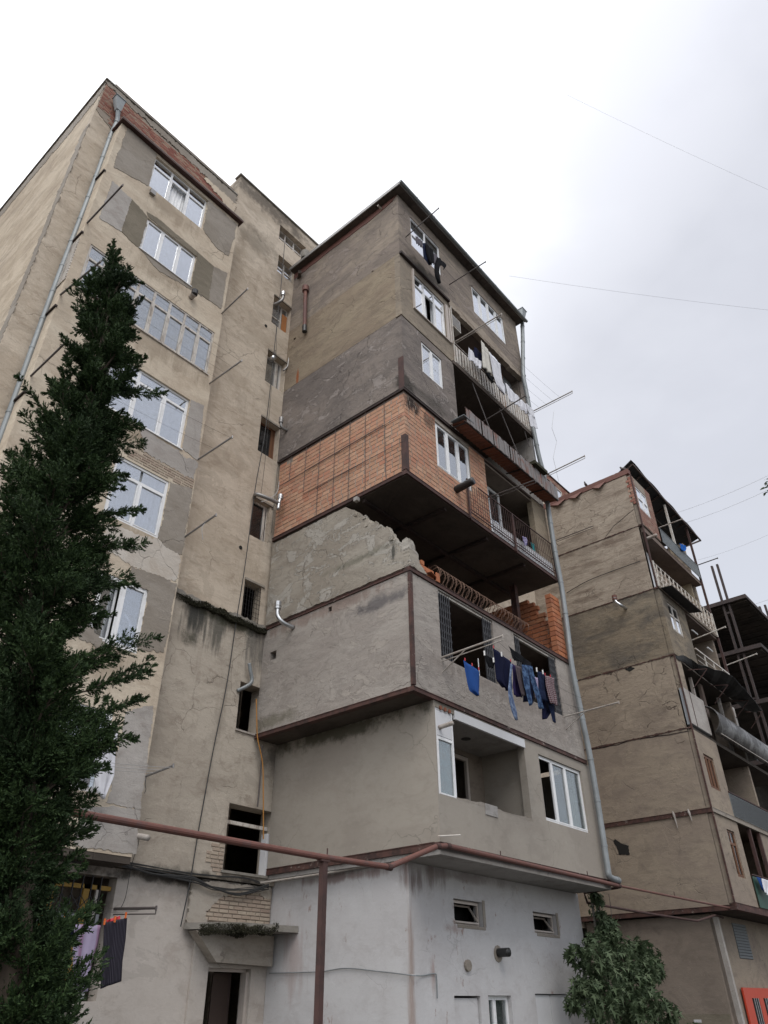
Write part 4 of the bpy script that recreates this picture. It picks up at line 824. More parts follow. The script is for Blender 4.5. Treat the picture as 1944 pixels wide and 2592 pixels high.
# gutted storey: broken side wall
brk = [(YS - .15, 10.53), (YS - .15, 13.25), (11.78, 13.25), (11.72, 13.18), (11.45, 12.98), (11.25, 12.8), (11.22, 12.66), (11.04, 12.62), (10.95, 12.4), (10.90, 12.28), (10.78, 12.3), (10.62, 12.12), (10.50, 12.1), (10.42, 11.92), (10.30, 11.97), (10.18, 11.78), (10.14, 11.6),
       (10.05, 11.56), (9.95, 11.35), (9.84, 11.22), (9.80, 11.33), (9.68, 11.36), (9.56, 11.24), (9.50, 11.05), (9.42, 10.9), (9.42, 10.7), (9.36, 10.53)]
wb = MB(); wb.poly_prism('x', XC, jag([(min(max(u, 9.62), 20), z) for u, z in brk], .014, .05, 2), .15); wb.build('broken_wall', 'plaster_four', MX)
blk = MB(); rn = random.Random(5)                       # broken block ends along the fracture
for (a, z) in [(11.72, 13.1), (11.35, 12.86), (11.1, 12.62), (10.95, 12.42), (10.72, 12.24), (10.5, 12.05), (10.3, 11.9), (10.14, 11.6), (9.95, 11.36), (9.78, 11.22), (9.66, 11.2)]:
    for _ in range(3):
        x, y, zz = XC + rn.uniform(.02, .15), a + rn.uniform(-.07, .07), z + rn.uniform(-.12, .02); r = rn.uniform(.04, .075)
        vs = []; 
        for i in range(8):
            v = Vector(((i & 1) * 2 - 1, ((i >> 1) & 1) * 2 - 1, ((i >> 2) & 1) * 2 - 1)) * r * rn.uniform(.6, 1.0); vs.append((x + v.x, y + v.y, zz + v.z))
        blk.add(vs, [(0, 1, 3, 2), (4, 6, 7, 5), (0, 4, 5, 1), (2, 3, 7, 6), (0, 2, 6, 4), (1, 5, 7, 3)])
blk.build('rubble', 'plaster_four', MX, kind='stuff')
fr_ = MB(); fr_.poly_prism('y', YF - .03, jag([(12.27, 10.53), (12.27, 11.3), (12.42, 11.28), (12.5, 11.05), (12.62, 10.98), (12.66, 10.75), (12.85, 10.6), (12.95, 10.53)], .02, .05, 7), .2); fr_.build('broken_wall', 'plaster_four', MX)
bricks(MX, 'y', [('y', YF + .02, 12.78, 13.3, 10.54, 10.94)], .18, .12, .012, 'bright_block', 20, lambda a, u, z, L: z < 10.98 - (u - 12.8) * .55, D=.2)
MB().bar((12.95, YF - .02, 10.62), (13.38, YF + .1, 10.62), .25, .02).build('loose_tile', 'bright_block', MX); MB().bar((13.36, YF - .05, 10.5), (13.36, YF - .05, 10.75), .03, .14).build('loose_tile', 'bright_block', MX)
build_wall('room_wall', 'loggia_brown', MX, 'y', YS - .3, XC + .2, XE, 10.5, 13.3, [], .1)
bricks(MX, 'y', [('y', YS - .4, 12.6, 19.9, 10.52, 13.2)], .25, .12, .015, 'room_brick', 0, None)
for (x, y) in ((13.6, 12.0), (16.4, 12.1), (19.2, 12.1), (19.4, 10.8)):
    cl = MB(); cl.box(x - .09, x + .09, y - .1, y - .085, 10.5, 13.27); cl.box(x - .09, x + .09, y + .085, y + .1, 10.5, 13.27); cl.box(x - .01, x + .01, y - .085, y + .085, 10.5, 13.27); cl.build('steel_column', 'rust_beam_clean', MX)
# stepped block wall at the right end of the gutted storey and the standing pier
def keep_step(ax, u, z, L):
    return z < 11.7 + max(0, min(1.2, (u - 9.84) * 1.5)) and u > 9.8
MB().poly_prism('x', 20.01, [(9.9, 10.55), (9.9, 11.6), (10.4, 12.0), (10.7, 12.4), (12.6, 12.7), (12.6, 10.55)], .1).build('mortar_bed', 'mortar', MX)
MB().box(19.62, 20.12, YF + .03, YF + .17, 10.54, 12.64).build('mortar_bed', 'mortar', MX)
bricks(MX, 'x', [('x', 19.98, 9.86, 12.6, 10.54, 13.1)], .26, .13, .026, 'bright_block', 120, keep_step, D=.14)
bricks(MX, 'y', [('y', YF + .0, 19.58, 20.15, 10.54, 12.66)], .27, .14, .02, 'bright_block', 60, None, D=.2)
MB().box(19.0, 19.95, YF + .6, YF + 1.2, 10.5, 10.9).build('broken_wall', 'skim_pale', MX)
# coil of concertina wire on the parapet
cw = MB()
for sgn, ph in ((1, 0), (-1, 1.1)):
    pts = [(13.35 + 4.5 * i / 760 + .03 * math.sin(i * .31), YF + .12 + .2 * math.cos(sgn * i * .21 + ph), 10.80 + .25 * (1 - .25 * i / 760) * math.sin(sgn * i * .21 + ph)) for i in range(761)]
    cw.tube(pts, .007, 4)
tag(cw.build('wire_coil', 'coil_wire'), 'rusty coil of concertina wire along the open edge under the gutted storey', 'wire coil')
# fourth slab
MB().box(XC + .02, XE + .08, YF + .02, YS - .16, 13.30, 13.42).build('floor_slab', 'dark_soffit', MX)
jo = MB()
for x in (14.2, 16.3, 18.4): jo.box(x - .05, x + .05, YF + .15, YS - .2, 13.20, 13.298)
for y in (11.2,): jo.box(XC + .1, XE, y - .05, y + .05, 13.19, 13.197 + .1)
jo.build('joists', 'rust_dark', MX); MB().box(12.14, 12.26, 11.25, 11.38, 13.18, 13.3).build('beam_end', 'pale_soffit', MX)
beam(MX, 'rust_frame', 'y', YF, XC - .03, XE + .12, 13.38, .13, .03); beam(MX, 'rust_frame', 'x', XC, YF + .13, YS - .15, 13.38, .12, .03)
# brick storey
B0, B1 = 13.47, 16.24
for ax, pos, a, b, holes in (('x', XC + .010, YF + .02, YS - .15, []), ('y', YF + .010, XC + .02, 16.36, [(13.74, 15.48, 14.46, 16.12)])):
    build_wall('mortar_bed', 'mortar', MX, ax, pos, a, b, B0, B1, holes, .2)
def keep_or(ax, u, z, L):
    if ax == 'y': return not (13.74 - L / 2 + .01 < u < 15.48 + L / 2 - .01 and 14.40 < z < 16.15)
    return not (14.2 < u < 14.62 and 16.0 < z)
bricks(MX, 'x', [('y', YF, XC, 13.735, B0, B1), ('y', YF, 15.485, 16.36, B0, B1), ('y', YF, 13.74, 15.48, B0, 14.44), ('x', XC, YF + .004, YS - .16, B0, B1)], .255, .126, .018, 'orange_brick', 300, lambda a, u, z, L: not (a == 'x' and 14.3 < u < 14.6 and z > 16.05), jitter=.005)
MB().box(13.74, 15.48, YF - .002, YF + .09, 16.125, 16.235).build('lintel', 'skim_grey', MX)
ap = MB(); ap.box(XC - .035, XC + .1, YF - .035, YF - .015, 13.47, 14.68); ap.box(XC - .035, XC - .015, YF - .015, YF + .12, 13.47, 14.68); ap.build('angle_post', 'rust_frame', MX)
window(MX, 'y', YF, 13.76, 15.47, 14.46, 16.12, mull=(.34, .66), fw=.07, reveal=.04, glass='sky_glass', curtain='curtain_dim', cpart=(0.05, .2))
MB().box(13.6, 16.2, 11.4, 11.5, 13.45, 16.2).build('room_wall', 'room_plaster', MX)
# rusty reinforcing rods laid over the bricks
rods = MB()
for (x0, y0, x1, y1) in ((1210, 215, 1228, 1070), (1015, 375, 1012, 1195), (858, 440, 832, 1300), (703, 530, 668, 1392), (545, 640, 497, 1480), (400, 745, 362, 1225), (238, 850, 215, 1100), (95, 960, 30, 1650)):
    a = onX('M', x0, y0, XC - .02); b = onX('M', x1, y1, XC - .02); rods.tube([a, b], .0085, 5)
for (x0, y0, x1, y1) in ((1400, 415, 100, 1170), (1412, 690, 362, 1245), (1205, 520, 380, 1003), (1010, 905, 500, 1190)):
    a = onX('M', x0, y0, XC - .036); b = onX('M', x1, y1, XC - .036); rods.tube([a, b], .0085, 5)
rods.build('reinforcing_rods', 'thin_rod', MX)
# loggia of the brick storey
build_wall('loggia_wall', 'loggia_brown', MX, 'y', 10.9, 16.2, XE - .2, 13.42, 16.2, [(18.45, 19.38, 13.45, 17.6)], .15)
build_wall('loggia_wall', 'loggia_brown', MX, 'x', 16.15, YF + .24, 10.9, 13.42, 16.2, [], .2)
build_wall('wall', 'room_plaster', MX, 'x', XE - .2, YF + .2, YS - .15, 13.42, 16.22, [(9.98, 10.88, 13.5, 15.75)], .2)
build_wall('wall', 'plaster_seven', MX, 'y', YF, 19.25, XE, 13.42, 16.22, [], .2)
MB().box(XE - .25, XE - .205, 9.98, 10.88, 13.5, 15.7).build('opening_shade', 'dark_void', MX)  # near-black sheet paints the shade inside this opening
MB().box(16.2, 19.95, YF + .03, 10.9, 16.10, 16.16).build('loggia_ceiling', 'room_plaster', MX)
w = window(MX, 'y', 10.2, 17.35, 18.1, 13.44, 16.02, transom=.32, glass='sky_glass', curtain=None, fw=.09, reveal=0.0, label='tall white balcony door')
MB().box(17.35, 18.1, 10.26, 10.9, 13.43, 16.05).build('loggia_wall', 'loggia_brown', MX)
rl = MB()
RX0, RX1 = 15.12, XE + .02
for x in (RX0, XE - .02, 17.6): rl.box(x - .03, x + .03, YF - .09, YF - .04, 13.3, 14.72)
rl.bar((15.7, YF - .06, 14.70), (XE, YF - .06, 14.72), .03, .03); rl.bar((RX0, YF - .06, 13.56), (XE, YF - .06, 13.56), .025, .025); rl.bar((RX0, YF - .06, 13.66), (XE, YF - .06, 13.66), .02, .02)
for k in range(40): x = RX0 + .12 + k * .124; rl.tube([(x, YF - .06, 13.50), (x, YF - .06, 14.66 if x > 15.6 else 14.55)], .0085, 5)
for z in (13.85, 14.1): rl.bar((RX0, YF - .05, z), (XE, YF - .05, z), .008, .008)
rl.bar((16.3, YF - .1, 14.75), (16.45, YF - .1, 13.9), .012); rl.bar((16.65, YF - .1, 14.75), (16.3, YF - .1, 14.0), .012)
rl.build('balcony_railing', 'rust_frame', MX)
for k in range(9): MB().box(16.5 + k * .4, 16.88 + k * .4, YF - .01, YF + .02, 13.47, 13.93).build('white_board', 'white_panel', MX)
# fifth slab with soot, canopy, corrugated strip
MB().box(XC + .02, XE - .02, YF + .02, YS - .16, 16.255, 16.33).build('floor_slab', 'loggia_brown', MX)
beam(MX, 'rust_dark', 'y', YF, XC - .05, 15.0, 16.38, .10, .035); beam(MX, 'rust_dark', 'x', XC, YF + .12, YS - .15, 16.38, .10, .035)
gp = MB(); gp.box(XC + .03, 14.95, YF + .03, YF + .2, 16.245, 16.33); gp.box(XC + .03, XC + .2, YF + .2, YS - .16, 16.245, 16.33); gp.build('gap_filler', 'rust_dark', MX)
def corr(name, parent, mat, x0, x1, fA, fB, n=60, amp=.018, thick=.012):
    vs = []; fs = []
    for i in range(n + 1):
        x = x0 + (x1 - x0) * i / n; o = amp if i % 2 else -amp; a = Vector(fA(x)); b = Vector(fB(x)); nrm = (b - a).cross(Vector((1, 0, 0))).normalized() * o
        vs += [tuple(a + nrm), tuple(b + nrm), tuple(a + nrm + nrm.normalized() * thick * (1 if o > 0 else -1)), tuple(b + nrm + nrm.normalized() * thick * (1 if o > 0 else -1))]
        if i: k = 4 * i; fs += [(k - 4, k, k + 1, k - 3)]
    o = MB().add(vs, fs).build(name, mat, parent, fix=False); sm = o.modifiers.new('sheet', 'SOLIDIFY'); sm.thickness = .006; return o
cn5 = thing('balcony_awning', 'rusty corrugated awning jutting out above the balcony of the orange brick storey', 'awning', (17.6, YF, 16.6))
corr('awning_sheet', cn5, 'rust_sheet', 14.5, XE + .02, lambda x: (x, YF - .04, 16.46), lambda x: (x, YF - .56, 16.36), 64)
ab = MB()
for x in (14.6, 16.1, 17.7, 19.2): ab.bar((x, YF, 16.40), (x, YF - .54, 16.31), .03, .04)
ab.bar((14.5, YF - .55, 16.32), (XE, YF - .55, 16.32), .03, .03); ab.build('awning_frame', 'rust_dark', cn5)
MB().box(14.42, 14.95, YF - .6, YF - .1, 16.48, 16.51).build('awning_end', 'balcony_grey', cn5)
ps = MB()                                            # sheet parapet of the storey above, some sheets with gaps
ns = 34
for k in range(ns):
    x0 = 14.6 + (XE - 14.6) * k / ns; wd = (XE - 14.6) / ns
    gap = k in (4, 5, 9, 14, 15, 16, 18, 27)
    top = 16.92 if k % 3 else 16.88
    MB().box(x0 + (.05 if gap else .008), x0 + wd - (.03 if gap else .004), YF - .58 - (.012 if k % 2 else 0), YF - .565 - (.012 if k % 2 else 0), 16.33, top).build('parapet_sheet', 'corrugated_rust', MX)
MB().bar((14.6, YF - .55, 16.93), (XE, YF - .55, 16.96), .03, .03).build('parapet_rail', 'rust_frame', MX)
MB().box(18.5, 19.35, YF - .72, YF - .5, 16.97, 17.1).build('window_box', 'moss_green', MX, label='small mossy wooden box at the parapet end')
# sixth storey
build_wall('wall', 'plaster_six', MX, 'x', XC, YF + .22, YS - .01, 16.44, 19.56, [], .2)
build_wall('wall', 'plaster_six', MX, 'y', YF, XC, 15.0, 16.44, 19.5, [(13.24, 14.33, 17.80, 19.15)], .22)
MB().box(XC - .025, XC + .01, YF - .025, YF + .16, 16.44, 17.7).build('angle_post', 'rust_frame', MX)
window(MX, 'y', YF, 13.24, 14.33, 17.80, 19.15, mull=(.5,), fw=.05, reveal=.03)
build_wall('loggia_wall', 'dark_soffit', MX, 'y', 11.6, 15.0, XE - .2, 16.35, 19.4, [], .15)
build_wall('loggia_wall', 'dark_soffit', MX, 'x', 14.8, YF + .23, 11.6, 16.35, 19.4, [], .19)
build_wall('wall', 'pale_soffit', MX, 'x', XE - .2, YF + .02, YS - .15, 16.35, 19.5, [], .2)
MB().box(15.0, XE, YF + .02, YS - .17, 19.42, 19.58).build('floor_slab', 'dark_soffit', MX)
MB().box(XC + .22, 14.99, YF + .23, YS - .17, 19.42, 19.55).build('floor_slab', 'dark_soffit', MX)
MB().box(14.95, XE + .03, YF - .05, YF + .018, 19.44, 19.60).build('slab_edge', 'eave_boards', MX)
for x, zb in ((16.1, 16.95), (17.8, 16.95), (19.5, 18.6)): MB().bar((x - .0, YF - (.5 if zb < 17 else .1), zb), (x, YF + .0, 19.42), .022).build('strut', 'thin_rod', MX)
# seventh storey
build_wall('wall', 'plaster_seven', MX, 'x', XC, YF + .22, YS - .01, 19.57, 22.60, [(14.55, 14.68, 21.95, 22.05)], .2)
build_wall('wall', 'front_seven', MX, 'y', YF, XC, 15.08, 19.57, 22.6, [(12.97, 14.75, 20.5, 22.25)], .22)
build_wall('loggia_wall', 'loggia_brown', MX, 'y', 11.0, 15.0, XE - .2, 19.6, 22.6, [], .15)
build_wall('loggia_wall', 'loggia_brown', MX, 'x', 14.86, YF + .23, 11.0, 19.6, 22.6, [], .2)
build_wall('wall', 'plaster_eight', MX, 'x', XE - .2, YF + .2, YS - .01, 19.6, 22.6, [], .2)
MB().box(XC + .22, XE, YF + .22, YS - .17, 22.48, 22.6).build('floor_slab', 'loggia_brown', MX)
window(MX, 'y', YF, 12.97, 14.75, 20.5, 22.25, mull=(.34, .67), transom=.74, fw=.06, reveal=.04, open_leaf=(1, .5, 'l', -1), curtain='curtain', cpart=(.66, 1), glass='bright_glass')
MB().box(12.9, 12.965, YF - .06, YF, 20.42, 22.35).build('window_casing', 'beige_frame', MX); MB().box(14.76, 14.86, YF - .06, YF, 20.42, 22.2).build('window_casing', 'beige_frame', MX); MB().box(14.9, 14.98, YF - .07, YF, 20.4, 22.15).build('window_casing', 'beige_frame', MX)
MB().box(12.9, 14.98, YF - .06, YF, 20.38, 20.42).build('window_casing', 'beige_frame', MX)
MB().box(XC - .02, 15.0, YF - .1, YF - .002, 22.52, 22.62).build('slab_edge', 'rust_dark', MX)
MB().bar((15.1, YF - .03, 19.6), (15.1, YF - .03, 22.4), .04).build('white_post', 'white_metal', MX)
rl = MB(); rl.bar((15.12, YF - .04, 20.42), (XE, YF - .04, 20.44), .03, .03); rl.bar((15.12, YF - .04, 20.56), (XE, YF - .04, 20.58), .015, .015); rl.bar((15.12, YF - .04, 19.64), (XE, YF - .04, 19.64), .03, .03)
rl.build('railing_rail', 'white_metal', MX)
nsl = 29
me_sl = None
for k in range(nsl):
    x = 15.2 + (XE - 15.22) * k / nsl
    if me_sl is None: o = MB().box(-.056, .056, -.006, .006, -.37, .37).build('railing_slat', 'white_metal', MX); me_sl = o.data
    else: o = link('railing_slat', me_sl, MX)
    o.matrix_parent_inverse = Matrix.Identity(4); o.location = Vector((x, YF - .06 + random.uniform(-.006, .006), 20.03)) - MX.location
MB().box(19.22, 19.98, YF + .5, YF + .54, 20.2, 22.45).build('grey_partition', 'grey_panel', MX); MB().box(19.16, 19.21, YF + .45, YF + .56, 20.2, 22.45).build('partition_post', 'orange_wood', MX)
MB().box(XE - .12, XE + .01, YF - .02, YF + .18, 19.62, 22.4).build('white_post', 'beige_frame', MX)
# eighth storey
build_wall('wall', 'plaster_eight', MX, 'x', XC, YF + .22, YS - .01, 22.605, 25.72, [(10.75, 10.85, 22.48, 22.66)], .2)
build_wall('wall', 'plaster_eight', MX, 'y', YF, XC, XE, 22.605, 25.9, [(12.96, 14.72, 23.72, 25.38), (16.78, 19.06, 23.62, 25.16)], .22)
MB().poly_prism('y', YF - .03, jag([(15.0, 22.42), (XE, 22.42), (XE, 22.66), (18.5, 22.82), (17.2, 22.95), (16.1, 22.85), (15.0, 22.72)], .03, .09, 4), .2).build('slab_edge', 'right_upper', MX)
build_wall('wall', 'plaster_eight', MX, 'x', XE - .2, YF + .22, YS - .01, 22.605, 25.8, [], .2)
window(MX, 'y', YF, 12.96, 14.72, 23.72, 25.38, mull=(.5,), transom=.45, fw=.055, reveal=.03, glass='bright_glass')
window(MX, 'y', YF, 16.78, 19.06, 23.62, 25.16, mull=(.25, .5, .75), fw=.05, reveal=.03, cpart=(0, .78))
for z0 in (25.72,): MB().poly_prism('x', XC - .02, jag([(YF + .02, 25.92), (YS - .02, 25.92), (YS - .02, 25.62), (12.5, 25.66), (11, 25.60), (YF + .3, 25.72)], .02, .1, 9), .2).build('fascia_board', 'rust_red', MX)
# eaves: boards, rafters ends, sheet and gutter
MB().box(XC - .24, XE + .3, YF - .3, YS + .01, 26.0, 26.05).build('roof', 'roof_felt', MX)
fb = MB(); fb.box(XC - .26, XE + .3, YF - .33, YF - .29, 25.93, 26.08); fb.box(XC - .28, XC - .24, YF - .29, YS - .0, 25.93, 26.08); fb.build('roof_edge', 'dull_steel', MX)
for k in range(52): MB().box(XC - .2 + k * .155, XC - .2 + k * .155 + .148, YF - .28, YF + .02, 25.92 + .006 * (k % 2), 25.95 + .006 * (k % 2)).build('soffit_board', 'eave_boards', MX)
for k in range(35): MB().box(XC - .22, XC - .02, YF + .03 + k * .152, YF + .03 + k * .152 + .145, 25.92 + .006 * (k % 2), 25.95 + .006 * (k % 2)).build('soffit_board', 'eave_boards', MX)
gt = MB(); gt.tube([(XC - .3, YF - .38, 26.0), (XE + .35, YF - .38, 25.96)], .06, 10)
for k in range(8): gt.tube([(XC + .6 + k * 1.03, YF - .38, 25.998 - .004 * k), (XC + .63 + k * 1.03, YF - .38, 25.998 - .004 * k)], .068, 10)
gt.build('gutter', 'zinc', MX)
v = onX('T', 700, 500, XC); MB().bar((v.x - .25, YS - .62, 25.35), (v.x + .15, YS - .12, 25.62), .13, .12).build('timber_end', 'eave_boards', MX)
v = onX('D', 760, 270, XC); MB().tube([v + Vector((-.22, 0, 0)), v], .04, 8).build('pipe_stub', 'pale_rod', MX)
MB().tube([(12.1, 14.2, 26.1), (12.1, 14.2, 26.5)], .16, 12).build('roof_vent', 'concrete_slab', MX)

# ---------------------------------------------------------------- right-hand extension
RX = thing('apartment_building', 'right stack of enclosed balconies with cracked side wall, dark sagging roof and lattice railing', 'building', (XR, YR, 0))
RE = 36.0
lv = [4.32, 7.42, 10.42, 13.38, 16.45, 19.66]
mats_r = ['right_low', 'right_low', 'right_crack', 'right_crack', 'right_mid', 'right_upper', 'right_upper']
for i in range(6):
    z0 = lv[i] + (.08 if i in (0, 1) else .015); z1 = (lv[i + 1] - (.08 if i == 0 else .02)) if i < 5 else 22.55
    holes = [(12.55, 12.95, 6.35, 6.72)] if i == 0 else ([(10.95, 11.2, 13.1, 13.24)] if False else [])
    build_wall('wall', {0: 'right_low', 1: 'right_low', 2: 'right_crack', 3: 'right_mid', 4: 'right_upper', 5: 'right_upper'}[i], RX, 'x', XR, YR + .2, YS - .01, z0, z1, holes, .22)
MB().box(XR + .01, XR + .2, YR + .2, YS - .02, 4.45, 22.4).build('wall_core', 'mortar', RX)
for i, z in enumerate(lv):
    if i < 2: beam(RX, 'rust_beam', 'x', XR, YR, YS - .02, z, .16, .03)
    else:
        pts = jag([(YR, z + .022), (YS - .02, z + .022), (YS - .02, z - .022), (YR, z - .022)], .02, .06, i); MB().poly_prism('x', XR - .02, pts, .06).build('steel_beam', 'rust_beam', RX)
beam(RX, 'rust_beam', 'y', YR, XR, RE + 6, 4.35, .22, .04); beam(RX, 'skim_grey', 'y', YR, XR, RE, 7.42, .16, .05, name='slab_edge')
def rough_line(parent, mat, px, X, w=.03, name='crack'):
    pts = [onX(*q, X - .008) for q in px]; n = []
    for i in range(len(pts) - 1):
        for j in range(8): p = pts[i].lerp(pts[i + 1], j / 8); n.append((p.y, p.z + .03 * noise.noise(p * 5)))
    n.append((pts[-1].y, pts[-1].z)); up = [(y, z + w * (.5 + .5 * abs(noise.noise(Vector((y * 4, 0, 0)))))) for y, z in n]
    MB().poly_prism('x', X - .006, n + up[::-1], .01).build(name, mat, parent)
rough_line(RX, 'rust_dark', [('H', 420, 135), ('H', 600, 100), ('H', 720, 65), ('H', 900, 40), ('H', 1100, 5)], XR, .07)
rough_line(RX, 'rust_dark', [('G', 590, 682), ('G', 650, 600), ('G', 782, 488)], XR, .05, 'diagonal_rod')
rough_line(RX, 'rust_dark', [('H', 1000, 45), ('H', 1025, 90), ('H', 1075, 70)], XR, .02)
rough_line(RX, 'dark_void', [('H', 520, 745), ('H', 570, 765), ('H', 590, 800), ('H', 655, 800), ('H', 665, 860), ('H', 600, 865), ('H', 570, 800)], XR, .02)
MB().poly_prism('x', XR - .01, jag([(12.95, 6.35), (12.55, 6.3), (12.5, 6.62), (12.8, 6.72), (13.0, 6.9), (13.1, 6.85), (13.0, 6.6)], .02, .05, 5), .014).build('wall_hole', 'dark_void', RX)
MB().poly_prism('x', XR - .01, jag([(11.28, 13.32), (11.0, 13.36), (10.86, 13.24), (11.1, 13.16)], .02, .05, 5), .014).build('wall_hole', 'dark_void', RX)
MB().poly_prism('x', XR - .03, jag([(YS - .05, 22.56), (YR + .05, 22.58), (YR + .05, 22.85), (YS - .05, 22.87)], .01, .1, 3), .28).build('roof_fascia', 'rust_red', RX)
for k, (u, w) in enumerate(((13.4, .9), (12.4, .8), (11.1, .75))):   # flapping sheets of the fascia
    MB().add([(XR - .03, u, 22.62), (XR - .03, u - w, 22.66), (XR - .22, u - w * .55, 22.3), (XR - .05, u - .1, 22.5)], [(0, 1, 2, 3)]).build('loose_sheet', 'rust_red', RX, fix=False).modifiers.new('sheet', 'SOLIDIFY').thickness = .008
qb = [(YR + .03, .22), (YR + .02, .18)]
for k in range(11):       # toothed bricks on the corner
    w_ = .26 if k % 2 else .14; MB().box(XR - .012, XR + .1, YR + .02, YR + .02 + w_, 20.85 + k * .14, 20.975 + k * .14).build('brick', 'parapet_brick', RX)
mets = MB(); mets.box(XR - .02, XR + .03, YR - .03, YR + .03, 16.5, 22.5); mets.build('angle_post', 'rust_frame', RX)
MB().box(XR - .015, XR + .04, YR - .02, YR + .03, 4.45, 13.4).build('angle_post', 'rust_beam', RX)
# top storey: brick front, open loggia, posts, sagging roof
br_mat = 'parapet_brick'
build_wall('wall', 'mortar', RX, 'y', YR + .012, XR + .05, 31.05, 19.75, 22.5, [(29.2, 30.42, 20.72, 22.0)], .2)
bricks(RX, 'y', [('y', YR, XR + .05, 29.19, 19.78, 22.5), ('y', YR, 30.43, 31.05, 19.78, 22.5), ('y', YR, 29.2, 30.42, 19.78, 20.70)], .262, .125, .014, 'pink_brick', 0, None)
window(RX, 'y', YR, 29.2, 30.42, 20.72, 22.0, mull=(.55,), transom=.55, curtain='curtain_dim', fw=.07, reveal=.03)
build_wall('loggia_wall', 'dark_soffit', RX, 'y', 11.2, 31.0, RE, 19.7, 22.6, [], .1)
build_wall('wall', 'right_upper', RX, 'x', RE - .2, YR + .35, YS, 16.6, 22.0, [], .2); build_wall('wall', 'right_low', RX, 'x', RE - .2, YR + .22, YS, 4.4, 16.6, [], .2)
MB().box(XR + .22, RE, YR + .05, YS - .02, 19.42, 19.66).build('floor_slab', 'loggia_brown', RX)
def sagroof(x, y, t=0): return 22.98 + .72 * (1 - abs(0)) * 0 + (23.0 if False else 0)
vs = []; fs = []; nx, ny = 22, 10
for i in range(nx + 1):
    for j in range(ny + 1):
        x = XR + .15 + (37.2 - XR) * i / nx; y = YR - .17 + 1.1 * j / ny
        z = 23.34 - .45 * i / nx + .06 * math.sin(i * 1.1) - .6 * (j / ny) * (1 - .45 * i / nx) + .03 * noise.noise(Vector((x, y, 0)) * 2); vs.append((x, y, z))
        if i and j: a = (i - 1) * (ny + 1) + j - 1; fs.append((a, a + 1, a + ny + 2, a + ny + 1))
o = MB().add(vs, fs).build('roof_sheet', 'black_sheet', RX, fix=False); o.modifiers.new('sheet', 'SOLIDIFY').thickness = .04
MB().box(XR + .25, RE + .6, YR + .75, YS - .1, 22.62, 22.72).build('ceiling', 'dark_soffit', RX)
rf = MB()
for k in range(9): x = XR + .3 + k * 1.05; rf.bar((x, YR - .12, 23.2 - .05 * k), (x, YR + .8, 22.75), .05, .08)
rf.bar((XR + .3, YR - .12, 23.2), (37.6, YR - .14, 22.78), .07, .08); rf.build('rafters', 'dark_wood', RX)
for x, y, z0, z1 in ((33.1, YR, 20.5, 22.9), (35.95, YR, 16.5, 22.9)): MB().box(x - .05, x + .05, y - .05, y + .05, z0, z1).build('roof_post', 'white_metal' if x < 34 else 'rust_frame', RX)
MB().box(35.2, 35.8, YR + .9, YR + 1.0, 19.7, 22.2).build('loggia_wall', 'room_warm', RX)
rl = MB(); rl.bar((31.1, YR - .04, 20.5), (RE, YR - .04, 20.5), .04, .04); rl.bar((31.1, YR - .04, 19.75), (RE, YR - .04, 19.75), .03, .03)
for k in range(37): rl.box(31.15 + k * .132, 31.25 + k * .132, YR - .05, YR - .03, 19.72, 20.46)
rl.build('balcony_railing', 'balcony_grey', RX)
# lattice balcony (sixth storey)
MB().box(XR + .22, RE, YR + .05, YS - .02, 16.4, 16.58).build('floor_slab', 'loggia_brown', RX)
build_wall('loggia_wall', 'room_warm', RX, 'y', 11.0, XR + .2, RE, 16.6, 19.42, [], .1)
build_wall('loggia_wall', 'room_warm', RX, 'x', 35.4, YR + .4, 11, 16.6, 19.42, [], .1)
MB().box(29.6, 30.9, YR + .7, YR + .75, 16.7, 19.3).build('white_door', 'white_panel', RX); MB().box(29.3, 29.55, YR + .7, YR + .8, 16.7, 19.3).build('column', 'beige_frame', RX)
la = MB()
for z in (16.58, 16.86, 17.14, 17.42, 17.68): la.bar((XR, YR - .05, z), (RE - .1, YR - .05, z), .025, .025)
for k in range(15):
    x = XR + .12 + k * .46
    la.bar((x, YR - .06, 16.58), (x + .10, YR - .06, 17.2), .05, .012); la.bar((x + .10, YR - .065, 17.0), (x + .20, YR - .065, 17.68), .05, .012); la.bar((x - .1, YR - .07, 16.9), (x + .2, YR - .07, 17.3), .04, .012)
for x in (XR + .03, RE - .1): la.box(x - .03, x + .03, YR - .08, YR - .02, 16.5, 17.75)
la.build('lattice_railing', 'white_metal', RX); MB().box(XR + .05, RE - .12, YR - .01, YR + .02, 16.5, 17.5).build('lattice_backing', 'right_upper', RX)
aw = thing('window_awning', 'small dark corrugated awning over the white window of the right-hand stack', 'awning', (30.9, YR, 16.4), 'dark sheet awnings')
MB().add([(29.2, YR - .02, 16.52), (32.4, YR - .02, 16.5), (32.5, YR - .55, 16.42), (29.1, YR - .55, 16.42)], [(0, 1, 2, 3)]).build('awning_sheet', 'black_sheet', aw, fix=False).modifiers.new('sheet', 'SOLIDIFY').thickness = .02
MB().bar((29.1, YR - .53, 16.40), (32.5, YR - .53, 16.40), .04, .03).build('awning_frame', 'rust_dark', aw)
